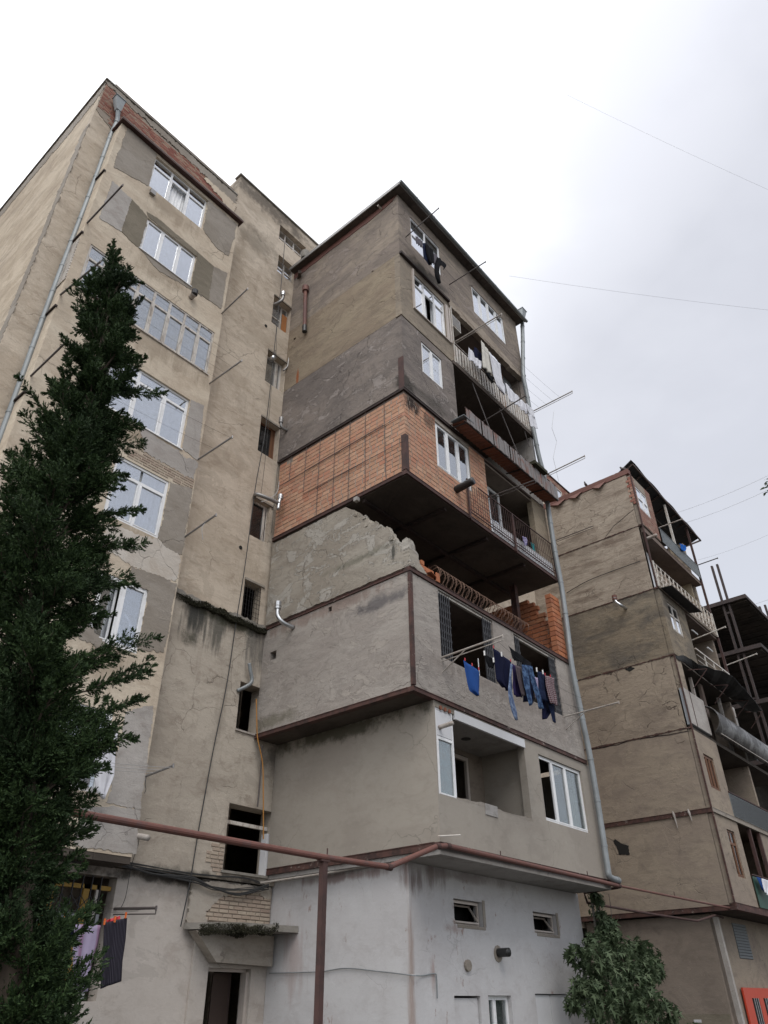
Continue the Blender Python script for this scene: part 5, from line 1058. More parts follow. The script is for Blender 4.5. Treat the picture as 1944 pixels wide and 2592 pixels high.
# fifth storey: narrow window wall, loggia with open railing
build_wall('wall', 'right_mid', RX, 'y', YR, XR + .05, 31.75, 13.45, 16.38, [(29.62, 30.82, 14.72, 16.05)], .2)
window(RX, 'y', YR, 29.62, 30.82, 14.72, 16.05, mull=(.48,), transom=.6, frame='old_wood_paint', fw=.07, curtain='curtain_dim', reveal=.03)
build_wall('loggia_wall', 'dark_soffit', RX, 'y', 10.8, 31.5, RE, 13.4, 16.4, [], .1)
MB().box(XR + .22, RE, YR + .05, YS - .02, 13.3, 13.44).build('floor_slab', 'dark_soffit', RX)
rl = MB(); rl.bar((31.75, YR - .05, 14.55), (RE, YR - .05, 14.6), .06, .06)
for z in (13.75, 14.0, 14.27): rl.bar((31.75, YR - .05, z), (RE, YR - .05, z), .022, .022)
for x in (32.8, 33.9, 35.0, RE): rl.bar((x, YR - .05, 13.45), (x, YR - .05, 14.55), .05)
rl.build('balcony_railing', 'white_metal', RX)
for x, z in ((33.2, 15.9), (34.9, 15.6)): MB().tube([(x - .3, YR + .2, z), (x + .35, YR + .2, z)], .035, 8).build('tube_light', 'upvc', RX)
MB().box(RE - .05, RE + .05, YR - .06, YR + .05, 13.4, 16.5).build('corner_post', 'rust_frame', RX)
# dark drooping awning over the fourth storey
aw2 = thing('window_awning', 'large black drooping sheet awning sticking out below the open white railing', 'awning', (33, YR, 13.4), 'dark sheet awnings')
vs = []; fs = []
edge = [Vector(p) for p in ((29.0, 9.12, 13.36), (29.9, 8.98, 13.55), (30.5, 8.8, 13.38), (31.6, 8.5, 13.38), (32.7, 8.25, 13.40), (33.9, 8.2, 13.22), (35.2, 8.2, 13.0), (36.6, 8.3, 12.8))]
edge = smoothpath(edge, 4)
for i, e_ in enumerate(edge):
    w_ = Vector((29.0 + (37.2 - 29.0) * i / (len(edge) - 1), YR - .02, 13.3 - .12 * i / len(edge)))
    for j in range(4): q = w_.lerp(e_, j / 3); q.z -= .10 * math.sin(j / 3 * math.pi) + .03 * math.sin(i * 1.7); vs.append(tuple(q))
    if i:
        for j in range(3): k = 4 * i + j; fs.append((k - 4, k, k + 1, k - 3))
MB().add(vs, fs).build('awning_sheet', 'black_sheet', aw2, fix=False).modifiers.new('sheet', 'SOLIDIFY').thickness = .02
fm = MB(); 
for x in (30.2, 32.6, 35.2, 37.2): fm = MB(); fm.bar((x, YR, 13.1), (x, YR - .75, 12.95), .035); fm.bar((x, YR - .75, 12.95), (x, YR - .02, 12.3), .03); fm.build('awning_bracket', 'rust_frame', aw2)
# fourth storey: white panel parapet and the long curved sheet duct
build_wall('loggia_wall', 'dark_soffit', RX, 'y', 10.6, XR + .2, 40, 10.45, 13.3, [], .1)
build_wall('wall', 'right_crack', RX, 'y', YR, XR + .05, 29.55, 11.95, 13.35, [], .2)
MB().box(XR + .03, 31.0, YR - .03, YR + .15, 10.55, 12.0).build('parapet_panel', 'grey_panel', RX); MB().box(XR + .03, 31.0, YR - .045, YR - .031, 10.56, 11.98).build('parapet_panel', 'skim_pale', RX)
MB().box(XR + .55, XR + .59, YR - .06, YR - .045, 10.56, 11.98).build('panel_joint', 'rust_frame', RX)
for (x, w, m_) in ((30.2, .1, 'beige_frame'), (31.3, .12, 'beige_frame'), (32.3, .3, 'loggia_brown'), (34.6, .16, 'pale_soffit'), (36.3, .3, 'white_metal')): MB().box(x, x + w, YR + .3, YR + .42, 10.5, 13.2).build('loggia_post', m_, RX)
MB().box(XR + .22, 40, YR + .05, YS - .02, 10.36, 10.5).build('floor_slab', 'dark_soffit', RX)
vs = []; fs = []
for i in range(60):
    x = 31.02 + 9.6 * i / 59; bx_ = .0 if i < 46 else .05; w_ = .015 * (i % 2) + .01 * noise.noise(Vector((x * 3, 0, 0)))
    for j in range(9):
        a = math.radians(-62 + 152 * j / 8); R_ = .62 + bx_ + w_; vs.append((x, YR + .12 - R_ * math.cos(a) * .95, 11.2 + R_ * math.sin(a) + (.12 if j == 8 else 0)))
    if i:
        for j in range(8): k = 9 * i + j; fs.append((k - 9, k, k + 1, k - 8))
o = MB().add(vs, fs).build('curved_parapet', 'silver_duct', RX, smooth=True, fix=False); o.modifiers.new('sheet', 'SOLIDIFY').thickness = .015
MB().bar((31, YR - .42, 10.55), (40.5, YR - .42, 10.62), .03).build('parapet_rod', 'pale_rod', RX)
# third storey: wall, brown window, dark loggia, balustrade
build_wall('wall', 'right_low', RX, 'y', YR, XR + .05, 31.4, 7.5, 10.35, [(29.45, 30.5, 8.3, 9.55)], .2)
window(RX, 'y', YR, 29.45, 30.5, 8.3, 9.55, mull=(.3, .62), frame='brown_wood', glass='dark_glass', curtain=None, fw=.08, reveal=.05)
MB().box(30.0, 30.2, YR + .25, YR + .3, 8.3, 9.5).build('curtain', 'orange_wood', RX)
build_wall('loggia_wall', 'dark_soffit', RX, 'y', 11.0, 31.2, RE + 4, 7.5, 10.35, [], .1); build_wall('loggia_wall', 'dark_soffit', RX, 'x', 36, YR + .6, 11.0, 7.5, 10.35, [], .1)
MB().box(31.3, 39.5, YR - .03, YR + .0, 7.55, 8.4).build('balcony_panel', 'balcony_grey', RX); MB().bar((31.3, YR - .02, 8.45), (39.5, YR - .02, 8.45), .05).build('balcony_rail', 'rust_frame', RX)
for k in range(60): MB().box(31.35 + k * .135, 31.365 + k * .135, YR - .045, YR - .03, 7.56, 8.38).build('panel_rib', 'black_metal', RX)
MB().box(XR + .22, 40, YR + .05, YS - .02, 7.34, 7.5).build('floor_slab', 'loggia_brown', RX)
# second storey
build_wall('wall', 'right_low', RX, 'y', YR, XR + .05, 31.4, 4.45, 7.33, [(29.98, 30.8, 5.35, 6.93)], .2)
window(RX, 'y', YR, 29.98, 30.8, 5.35, 6.93, mull=(.45,), transom=.72, frame='brown_wood', glass='dark_glass', curtain='curtain_dim', cpart=(.1, .4), fw=.07, reveal=.05)
build_wall('loggia_wall', 'room_warm', RX, 'y', 10.6, 31.2, RE + 4, 4.4, 7.33, [], .1)
build_wall('loggia_wall', 'room_warm', RX, 'x', 32.9, YR + .5, 10.6, 4.4, 7.33, [], .12)
for x in (32.75, 33.9): MB().box(x, x + .12, YR - .02, YR + .1, 4.5, 7.33).build('loggia_post', 'rust_frame', RX)
MB().box(34.0, 36, YR, YR + .15, 4.5, 7.33).build('wall', 'right_low', RX)
MB().box(31.42, 36, YR - .06, YR - .04, 4.48, 5.5).build('green_panel', 'balcony_green', RX); MB().bar((31.4, YR - .06, 5.55), (36, YR - .06, 5.6), .04).build('balcony_rail', 'rust_frame', RX)
MB().box(XR + .22, 40, YR + .05, YS - .02, 4.26, 4.42).build('floor_slab', 'dark_soffit', RX)
# ground floor, set back
build_wall('wall', 'right_ground', RX, 'x', 29.15, 10.2, YS - .1, 0, 4.2, [], .2)
MB().box(29.14, 29.15, 10.22, YS - .12, 0, 1.35).build('painted_dado', 'skim_olive', RX)
build_wall('wall', 'right_low', RX, 'y', 10.2, 29.36, 40, 0, 4.24, [(31.3, 32.75, 2.95, 4.07)], .2)
for k in range(12): MB().box(31.32, 32.73, 10.18, 10.22, 2.97 + k * .092, 3.045 + k * .092).build('shutter_slat', 'balcony_grey', RX)
MB().box(31.3, 32.75, 10.24, 10.26, 2.95, 4.07).build('shutter_back', 'black_metal', RX)
pc = MB(); pc.bar((29.2, 10.0, 4.1), (29.45, 10.0, 0), .16); pc.build('concrete_pier', 'skim_pale', RX); MB().bar((29.55, 10.12, 4.0), (29.75, 10.12, 0), .07).build('pipe_slot', 'rust_dark', RX)
gt_ = thing('red_gate', 'bright red painted gate panel with barred openings at the foot of the right-hand stack', 'gate', (32.3, 10.1, 0))
build_wall('gate_panel', 'red_gate', gt_, 'y', 10.08, 30.5, 34.5, 0.0, 2.08, [(31.2, 31.95, .3, 1.78), (32.4, 33.2, .3, 1.78)], .06)
for a, b in ((31.2, 31.95), (32.4, 33.2)):
    MB().box(a, b, 10.12, 10.14, .3, 1.78).build('glass_panel', 'dark_void', gt_)
    for k in range(3): MB().tube([(a + .17 + k * .21, 10.07, .3), (a + .17 + k * .21, 10.07, 1.78)], .02, 6).build('gate_bar', 'bright_steel', gt_)
MB().box(29.13, 29.149, 11.2, 11.45, 1.12, 1.2).build('house_sign', 'white_panel', RX)

# ---------------------------------------------------------------- unfinished concrete frame and pale house beyond
SK = thing('unfinished_building', 'dark unfinished concrete floor slabs with paired steel columns standing above the roof line', 'building', (44.6, YR, 0))
for i, z in enumerate((22.25, 19.05, 15.9, 12.7, 9.5, 6.3)):
    if i < 2 or i == 2: build_y0 = YR
    MB().box(44.6, 56.0, YR, 17, z - .22, z - .02).build('floor_slab', 'skeleton_concrete', SK)
    eb = MB(); eb.box(44.52, 44.6, YR, 17, z - .24, z); eb.box(44.52, 56, YR - .08, YR, z - .24, z); eb.build('edge_beam', 'dark_steel', SK)
for x, y in ((44.75, 10.35), (44.75, 13.8), (50.0, 9.4), (54.5, 9.4), (50, 13.8)):
    top = 24.8 if x < 45 and y < 11 else 23.6
    for dx, dy in ((0, -.17), (0, .17)):
        MB().box(x - .09, x + .09, y + dy - .06, y + dy + .06, 0, top).build('steel_column', 'dark_steel', SK)
    for k in range(8): MB().box(x - .05, x + .05, y - .11, y + .11, 2.5 + k * 2.7, 2.62 + k * 2.7).build('batten_plate', 'dark_steel', SK)
build_wall('back_wall', 'skeleton_concrete', SK, 'y', 13.9, 44.7, 56, 0, 21.9, [(46.5, 52.5, 14.2, 15.4)], .2)  # wall added to keep the sky from showing through the frame
for k in range(26): MB().box(44.8 + k * .43, 44.8 + k * .43 + .36, YR + .05, 13.8, 21.93 + .02 * (k % 2), 22.02 + .02 * (k % 2)).build('fill_board', 'skeleton_concrete', SK); MB().box(44.8 + k * .43, 44.8 + k * .43 + .36, YR + .05, 13.8, 18.73 + .02 * (k % 3), 18.82 + .02 * (k % 3)).build('fill_board', 'skeleton_concrete', SK)  # boards added under the upper slabs to darken the frame
MB().box(44.6, 56, 12, 12.1, 4, 12.5).build('partition', 'skeleton_concrete', SK)
PH = thing('house', 'pale plastered house corner at the right edge below the dark awnings', 'building', (46, 5, 0))
MB().box(42.6, 60, 6.4, 8.6, 0, 9.9).build('wall', 'skim_pale', PH); MB().box(42.4, 60.2, 6.2, 8.8, 9.9, 10.1).build('roof', 'concrete_slab', PH)
FB = thing('apartment_building', 'dark roof edge of a farther block at the left border of the picture', 'building', (0, 30, 0))
MB().box(-8, 1.2, 30, 44, 0, 38.0).build('wall', 'plaster_eight', FB); MB().box(-8.2, 1.5, 29.7, 44, 38.0, 38.4).build('roof', 'roof_felt', FB)

# ---------------------------------------------------------------- drainpipes
def pipe_with_rings(name, label, pts, r, mat, rings, hopper=None, cat='drainpipe', group='grey drainpipes'):
    o = thing(name, label, cat, pts[-1], group); MB().tube(smoothpath(pts, 4), r, 14).build('pipe', mat, o, smooth=True)
    P = [Vector(p) for p in pts]; ls = [0]
    for i in range(1, len(P)): ls.append(ls[-1] + (P[i] - P[i - 1]).length)
    d = .5
    while d < ls[-1]:
        for i in range(1, len(P)):
            if ls[i] >= d: a = P[i - 1].lerp(P[i], (d - ls[i - 1]) / (ls[i] - ls[i - 1])); dr = (P[i] - P[i - 1]).normalized(); break
        MB().tube([a - dr * .025, a + dr * .025], r * 1.12, 14).build('pipe_collar', mat, o); d += rings
    if hopper:
        (a, w1, d1, b, w2, d2) = hopper; a = Vector(a); b = Vector(b)
        vs = [a + Vector((sx * w1, sy * d1, 0)) for sx, sy in ((-1, -1), (1, -1), (1, 1), (-1, 1))] + [b + Vector((sx * w2, sy * d2, 0)) for sx, sy in ((-1, -1), (1, -1), (1, 1), (-1, 1))]
        MB().add(vs, [(0, 1, 5, 4), (1, 2, 6, 5), (2, 3, 7, 6), (3, 0, 4, 7), (4, 5, 6, 7)]).build('hopper_head', mat, o)
        MB().box(a.x - w1 - .02, a.x + w1 + .02, a.y - d1 - .02, a.y + d1, a.z - .01, a.z + .02).build('hopper_rim', mat, o)
    return o
px_ = 4.14
dp = [Vector((4.05, 14.72, 26.15)), Vector((4.16, 14.8, 25.75)), Vector((px_ + .02, 14.82, 25.4))] + [Vector((px_ + .012 * math.sin(k), 14.82, 24.8 - k * 1.6)) for k in range(15)] + [Vector((px_, 14.82, .4))]
pipe_with_rings('drainpipe', 'long grey drainpipe with box hopper beside the left corner of the cream block', dp, .075, 'zinc', 1.05, ((3.98, 14.72, 26.68), .17, .13, (4.05, 14.72, 26.1), .075, .075))
pts = [onY(*q, YF - .16) for q in (('D', 1497, 850), ('D', 1500, 960), ('D', 1502, 1130), ('D', 1516, 1215), ('K', 1150, 300), ('K', 1190, 480), ('K', 1232, 640), ('K', 1268, 920), ('K', 1296, 1120), ('K', 1345, 1430), ('E', 1512, 700), ('E', 1540, 900), ('E', 1562, 1080), ('E', 1600, 1270), ('F', 1455, 60), ('F', 1480, 180), ('F', 1515, 390), ('F', 1532, 500), ('F', 1556, 660), ('F', 1566, 697), ('F', 1603, 712))]
hp = onY('D', 1497, 815, YF - .16)
pipe_with_rings('drainpipe', 'crooked silver drainpipe running down the right edge of the middle stack', pts, .082, 'zinc', 1.15, (hp + Vector((0, 0, .14)), .17, .13, pts[0] + Vector((0, 0, .05)), .085, .085))

# ---------------------------------------------------------------- washing-line arms
def arm(name, label, x, y, z, L, dz=0.0, mat='thin_rod', r=.022, double=False, strut=False, group='washing line arms', wires=None):
    o = thing(name, label, 'washing line arm', (x, y, z), group); tip = Vector((x, y - L, z + dz))
    MB().tube([(x, y + .02, z), tip], r, 8).build('arm', mat, o)
    if double: MB().tube([(x, y + .02, z - .1), tip - Vector((0, 0, .1)), tip], r * .5, 6).build('lower_rod', mat, o)
    if strut: MB().tube([(x, y + .02, z - .38), (x, y - L * .4, z + dz * .4 - .01)], r * .6, 6).build('strut', mat, o)
    MB().tube([tip + Vector((0, .0, -.05)), tip + Vector((0, .0, .04))], r * .7, 6).build('end_hook', mat, o)
    return tip
CL = [('thin rusty arm under the eave left of the top left window', 12.65, YF, 23.83, 1.46, .25, 'thin_rod', .02, 0, 0),
      ('thin rusty arm sticking out between the two top storey windows', 15.2, YF, 23.71, 1.6, -.06, 'thin_rod', .02, 0, 0),
      ('pale double arm above the laundry balcony railing, at its left end', 15.18, YF, 20.65, 1.94, -.02, 'pale_rod', .022, 1, 0),
      ('brown arm crossing in front of the white slatted railing', 16.26, YF, 17.64, 1.83, .16, 'thin_rod', .02, 0, 0),
      ('double arm against the sky beside the drainpipe, upper of two', 20.56, YF, 21.13, 1.7, 0, 'pale_rod', .022, 1, 0),
      ('double arm against the sky beside the drainpipe, lower of two', 20.53, YF, 17.91, 1.68, .06, 'pale_rod', .022, 1, 0),
      ('brown arm reaching out over the black balcony railing of the brick storey', 16.38, YF, 14.74, 1.65, -.14, 'thin_rod', .02, 1, 0),
      ('white pipe arm with strut holding the left end of the trouser line', 13.41, YF, 8.5, 1.72, .04, 'pale_rod', .024, 1, 1),
      ('white pipe arm with strut to the right of the drying trousers', 19.3, YF, 8.53, 1.7, .03, 'pale_rod', .024, 0, 1)]
T = {}
for i, a in enumerate(CL): T[i] = arm('washing_line_arm', a[0], *a[1:6], mat=a[6], r=a[7], double=a[8], strut=a[9])
LL = [('rusty arm left of the bay at the second window from the top', 4.2, 19.83, 1.74, 0), ('rusty arm in front of the drainpipe beside the timber glazed balcony', 4.18, 16.8, 2.0, -.4), ('lowest rusty arm left of the bay, behind the tree', 4.17, 13.93, 1.51, .05),
      ('topmost arm on the right edge of the bay, beside its grey skim', 8.9, 20.2, 1.23, .22), ('arm on the right edge of the bay below the timber glazing', 8.89, 17.11, 1.47, -.03), ('arm on the right edge of the bay below the flaking plaster window', 8.93, 14.25, 1.47, .01),
      ('arm with knotted string on the right edge of the bay', 8.93, 11.72, 1.24, .14), ('short flat arm with green lines low on the bay', 8.96, 5.73, .96, .05)]
TL_ = {}
for i, a in enumerate(LL): TL_[i] = arm('washing_line_arm', a[0], a[1], YB, a[2], a[3], a[4], mat='thin_rod' if i < 3 else 'dull_steel', r=.026)
TG = arm('washing_line_arm', 'dark steel double arm holding the striped towel beside the ground floor grille', 9.17, YS, 3.3, 1.44, -.09, 'thin_rod', .026, double=True)

o = tag(MB().tube([(XR - .5, 13.4, 20.24), (XR - .5, 11.24, 20.22)], .02, 8).tube([(XR - .5, 13.4, 20.14), (XR - .5, 11.24, 20.12)], .012, 6).tube([(XR, 13.3, 20.2), (XR - .5, 13.3, 20.2)], .015, 6).build('drying_bar', 'thin_rod'), 'dark double drying bar along the upper side wall of the right-hand stack', 'drying bar')
for lab, x, z, L, dz, m_ in (('pale arm under the sagging roof of the right-hand stack', 31.23, 20.61, 1.15, 0, 'pale_rod'), ('arm at the far end of the grey slatted top balcony', 36.03, 20.6, 1.07, .02, 'thin_rod'),
                             ('white arm above the open white balcony railing, left one', 31.84, 14.99, 1.5, .17, 'white_metal'), ('white arm in front of the dark unfinished slabs', 36.02, 15.06, 1.5, .19, 'white_metal')):
    arm('washing_line_arm', lab, x, YR, z, L, dz, m_, .028)
def wires(name, label, lines, r=.003, mat='cable_black', group=None, cat='washing line'):
    mb = MB()
    for a, b, s in lines: mb.tube(sagline(a, b, s, 10), r, 4)
    return tag(mb.build(name, mat), label, cat, group)
def lines_between(a0, b0, La, Lb, n, sag=.08): return [(Vector(a0) - Vector((0, La * k / n, 0)), Vector(b0) - Vector((0, Lb * k / n, 0)), sag) for k in range(1, n + 1)]
wires('washing_lines', 'thin washing lines strung along the bay by the timber glazing', lines_between((4.18, YB, 16.8), (8.89, YB, 17.1), 1.9, 1.4, 4))
wires('washing_lines', 'washing lines between the bay arms below the flaking plaster window', lines_between((4.17, YB, 13.95), (8.93, YB, 14.27), 1.4, 1.4, 2))
wires('washing_lines', 'pale green lines running to the short flat arm low on the bay', lines_between((4.6, YB, 5.4), (8.96, YB, 5.75), .9, .9, 3), .005, 'cable_pale')
wires('washing_lines', 'lines carrying white laundry above the slatted railing', lines_between((15.18, YF, 20.6), (20.56, YF, 21.08), 1.2, 1.2, 4, .12))
wires('washing_lines', 'line carrying the trousers, slung between the two white arms', lines_between((13.41, YF, 8.42), (19.3, YF, 8.48), 1.6, 1.6, 3, .35))
wires('washing_lines', 'lines under the eave carrying black clothes', lines_between((12.65, YF, 23.95), (15.2, YF, 23.65), .9, .9, 3, .05))
wires('washing_lines', 'dark lines hanging along the towel by the ground floor grille', [(Vector((5.5, 13.6, 3.1)), Vector((9.17, 13.6, 3.2)), .1), (Vector((5.5, 14.1, 3.1)), Vector((9.17, 14.1, 3.2)), .1)])
# overhead wires across the sky
def skywire(label, q0, q1, D0, D1, sag=0, r=.008):
    a = EYE + ray(*q0).normalized() * D0; b = EYE + ray(*q1).normalized() * D1
    return wires('overhead_wire', label, [(a, b, sag)], r * .38, 'sky_cable', 'wires crossing the sky', 'wire')
skywire('pale wire running into the sky left of the cream block', ('A', -200, 60), ('A', 320, 398), 24, 27, 0, .012)
skywire('upper wire crossing the cloudy sky at right', ('W', 1225, 205), ('W', 1720, 437), 30, 24, .1, .010)
skywire('nearly level wire crossing the sky right of the middle roof', ('W', 1100, 596), ('W', 1720, 676), 26, 30, .1, .010)
skywire('upper of the two wires rising to the right from the sagging roof', ('O', 715, 610), ('O', 1759, 175), 40, 34, .1, .016)
skywire('lower of the two wires rising to the right from the sagging roof', ('O', 805, 715), ('O', 1759, 325), 40, 34, .1, .016)
skywire('short wire at the right border beside the unfinished frame', ('O', 1530, 1570), ('O', 1759, 1495), 42, 34, 0, .016)
skywire('faint wire from the far arm towards the right border', ('O', 920, 1110), ('O', 1759, 800), 40, 34, .1, .010)
o = tag(MB().tube([onY(*q, YF - .3) for q in (('K', 1335, -40), ('K', 1315, 140), ('K', 1365, 280), ('K', 1328, 450), ('K', 1355, 560), ('K', 1385, 700))], .006, 5).build('loose_wire', 'cable_pale'), 'loose curly string dangling from the upper double arm against the sky', 'string')

# ---------------------------------------------------------------- flues and vents
def flue(name, label, pts, r, mat='bright_steel', cap=None, group='metal flue pipes', cat='flue pipe', capr=1.5, capm=None):
    o = thing(name, label, cat, pts[0], group); P = smoothpath(pts, 5); MB().tube(P, r, 12).build('pipe', mat, o, smooth=True)
    if cap: a = Vector(pts[-1]); MB().tube([a - Vector((0, 0, .02)), a + Vector((0, 0, cap))], r * capr, 14).build('cowl', capm or mat, o); MB().tube([a + Vector((0, 0, cap * .25)), a + Vector((0, 0, cap * .35))], r * capr * 1.06, 14).build('cowl_ring', 'dull_steel', o)
    return o
f_ = lambda c_, x, y, d=.25: onY(c_, x, y, YS - d)
flue('flue_pipe', 'shiny elbow flue with cowl rising from the third stair window from the top', [f_('T', 515, 950, .02), f_('T', 600, 905), f_('T', 640, 860, .3), f_('T', 643, 815, .3)], .055, 'dull_steel', .16, capm='bright_steel')
flue('flue_pipe', 'round silver elbow sticking from the fourth stair window from the top', [f_('T', 480, 1710, .0), f_('T', 500, 1700, .2), f_('T', 520, 1690, .3)], .095, 'bright_steel')
flue('flue_pipe', 'thin flue bent round the corner beside the fourth stair window from the top', [f_('T', 650, 1870, .05), f_('T', 705, 1810, .1), f_('T', 725, 1700, .1), f_('T', 745, 1660, .1)], .03, 'dull_steel')
flue('flue_pipe', 'small silver cowl in the corner above the brick storey', [Vector((XC, 14.6, 17.6)), Vector((XC - .22, 14.62, 17.62)), Vector((XC - .27, 14.62, 17.8))], .05, 'dull_steel', .2)
flue('flue_pipe', 'silver tee flue crossing from a stair window in front of the orange brick', [f_('B', 1335, 850, .05), f_('B', 1345, 832, .3), f_('B', 1400, 850, .5), f_('B', 1465, 880, .6)], .06, 'dull_steel')
flue('flue_pipe', 'upright silver stub with cowl on the tee in front of the orange brick', [f_('B', 1460, 912, .6), f_('B', 1466, 870, .6), f_('B', 1472, 855, .6)], .06, 'bright_steel', .13)
flue('flue_pipe', 'bright elbow flue with cowl on the grey wall under the broken wall', [Vector((XC, 13.62, 10.13)), Vector((XC - .3, 13.72, 10.2)), Vector((XC - .42, 13.82, 10.4)), Vector((XC - .42, 13.84, 10.62))], .06, 'bright_steel', .19)
flue('flue_pipe', 'grey plastic elbow rising from the black stair opening', [f_('C', 1245, 412, .15), f_('C', 1300, 385, .3), f_('C', 1322, 360, .3), f_('C', 1315, 310, .3), f_('C', 1308, 268, .3)], .05, 'zinc')
flue('flue_pipe', 'fat black soot-covered flue pointing out of the orange brick front', [Vector((14.59, YF + .02, 14.05)), Vector((14.59, YF - .3, 14.07)), Vector((14.59, YF - .61, 14.09))], .115, 'black_soot_pipe')
flue('flue_pipe', 'white plastic flue above the corner glazing of the plastered storey', [Vector((13.2, YF + .03, 6.78)), Vector((13.2, YF - .35, 6.8))], .05, 'pale_rod')
flue('flue_pipe', 'orange capped silver elbow flue on the side of the right-hand stack', [Vector((XR, 10.7, 15.95)), Vector((XR - .35, 10.75, 15.98)), Vector((XR - .42, 10.9, 16.15)), Vector((XR - .42, 10.95, 16.3))], .07, 'bright_steel', .2, capm='rust_red')
flue('flue_pipe', 'pale pipe stub under the lattice railing corner of the right-hand stack', [Vector((29.0, YR, 18.94)), Vector((29.0, YR - .48, 18.94))], .07, 'pale_rod')
flue('flue_pipe', 'short white flue stub low on the bay above the gas pipe', [Vector((8.96, YB + .3, 4.62)), Vector((9.1, YB - .25, 4.5))], .06, 'pale_rod')
flue('flue_pipe', 'black square ended fan duct between the two small white-wall windows', [Vector((16.45, GY, 2.62)), Vector((16.45, GY - .3, 2.62))], .09, 'black_soot_pipe')
tag(MB().tube([(16.45, GY - .012, 2.6), (16.45, GY + .01, 2.6)], .17, 12).build('plaster_ring', 'skim_grey'), 'rough cement ring round the black fan duct on the white wall', 'plaster ring')
tag(MB().tube([(15.2, GY - .06, 2.34), (15.2, GY + .01, 2.34)], .11, 12).build('round_vent', 'skim_grey'), 'round grey vent boss on the white wall', 'vent')
tag(MB().box(5.6, 5.78, YB - .1, YB - .01, 22.9, 23.1).build('junction_box', 'dull_steel'), 'small dark box under the topmost bay window', 'junction box')
flue('flue_pipe', 'stubby black capped vent between the second bay window and the timber glazing', [Vector((7.72, YB, 19.9)), Vector((7.72, YB - .18, 19.92))], .085, 'pale_rod', None)
tag(MB().tube([(7.72, YB - .18, 19.9), (7.72, YB - .18, 20.08)], .1, 10).build('vent_cap', 'black_metal'), 'black cap on the stubby bay vent', 'vent cap')
ci = thing('cast_iron_pipe', 'old red-brown cast iron vent pipe with socket head high on the side wall', 'vent pipe', (XC - .12, 14.1, 22.2))
a = onX('T', 945, 1300, XC - .12); b = onX('T', 958, 760, XC - .12)
MB().tube([a, b], .07, 12).build('pipe', 'cast_iron', ci); d_ = (b - a).normalized(); MB().tube([b, b + d_ * .28], .125, 14).build('socket', 'cast_iron', ci); MB().tube([a - d_ * .1, a + d_ * .22], .09, 12).build('collar', 'black_soot_pipe', ci)
ac = thing('air_conditioner', 'small white air conditioner box at the left end of the laundry balcony', 'air conditioner', (15.35, YF + .25, 21.9))
MB().box(15.22, 15.72, YF + .02, YF + .4, 21.55, 22.15).build('case', 'white_metal', ac)
for k in range(6): MB().box(15.24 + k * .078, 15.28 + k * .078, YF + .0, YF + .018, 21.6, 22.1).build('louvre', 'dull_steel', ac)
MB().tube([(15.2, 14.0, 4.12), (15.2, 14.0, 4.13)], .01, 4) 

# ---------------------------------------------------------------- gas pipe and its post
PY = YF - .15
gpo = thing('gas_pipe', 'long red-brown gas pipe crossing the yard on a post and following the lowest slab edge', 'pipe', (9.52, PY, 3.7))
main = [Vector((-6, PY, 3.72)), Vector((5.09, PY, 3.70)), Vector((9.52, PY, 3.69)), Vector((11.2, PY, 3.72)), Vector((12.68, PY - .02, 4.25)), Vector((13.05, PY, 4.30)), Vector((20.72, PY, 4.26)), Vector((28.9, PY - .1, 4.3)), Vector((42, PY - .1, 4.3))]
MB().tube(main[:7], .052, 12).build('pipe', 'gas_pipe_paint', gpo, smooth=False); MB().tube(main[6:], .03, 10).build('pipe', 'gas_pipe_paint', gpo)
for p in (main[3], main[4], main[5], main[6]): MB().tube([p - Vector((.06, 0, .0)), p + Vector((.06, 0, .0))], .062, 12).build('weld_joint', 'rust_frame', gpo)
MB().box(9.47, 9.57, PY - .05, PY + .05, 0, 3.63).build('post', 'rust_frame', gpo); MB().box(9.42, 9.62, PY - .06, PY + .06, 3.62, 3.65).build('saddle', 'rust_frame', gpo)
br2 = [Vector((20.72, PY, 4.22)), onX('S', 225, 350, 20.75), onY('S', 260, 368, 10.35), onY('S', 900, 470, 10.0), onY('S', 1390, 545, 9.7), onY('S', 1585, 482, 9.9), onY('S', 1659, 510, 9.9)]
for p in (br2,):
    q = [p[0], Vector((20.75, 10.5, 4.18)), Vector((20.9, 10.52, 3.95))] + [v for v in p[3:]]
    MB().tube(q, .034, 10).build('branch_pipe', 'rust_frame', gpo)
for x in (9.6, 15.0, 19.0, 24.5): MB().box(x - .008, x + .008, PY - .008, PY + .008, 3.7 if x < 12 else 4.3, 3.84 if x < 12 else 4.44).build('pipe_pin', 'rust_frame', gpo)
lp = tag(MB().tube([Vector((12.7, YS - .3, 4.06)), Vector((13.0, 13.0, 4.12)), Vector((13.2, 11.6, 4.18)), Vector((13.24, 10.5, 4.2))], .022, 8).build('conduit', 'pale_rod'), 'thin pinkish pipe under the lowest slab on the shaded side', 'pipe')
tag(MB().tube([(12.9, YF - .02, 4.48), (13.3, YF - .3, 4.52)], .015, 6).build('bracket', 'white_metal'), 'small white rod sticking out at the lower corner of the plastered storey', 'bracket')

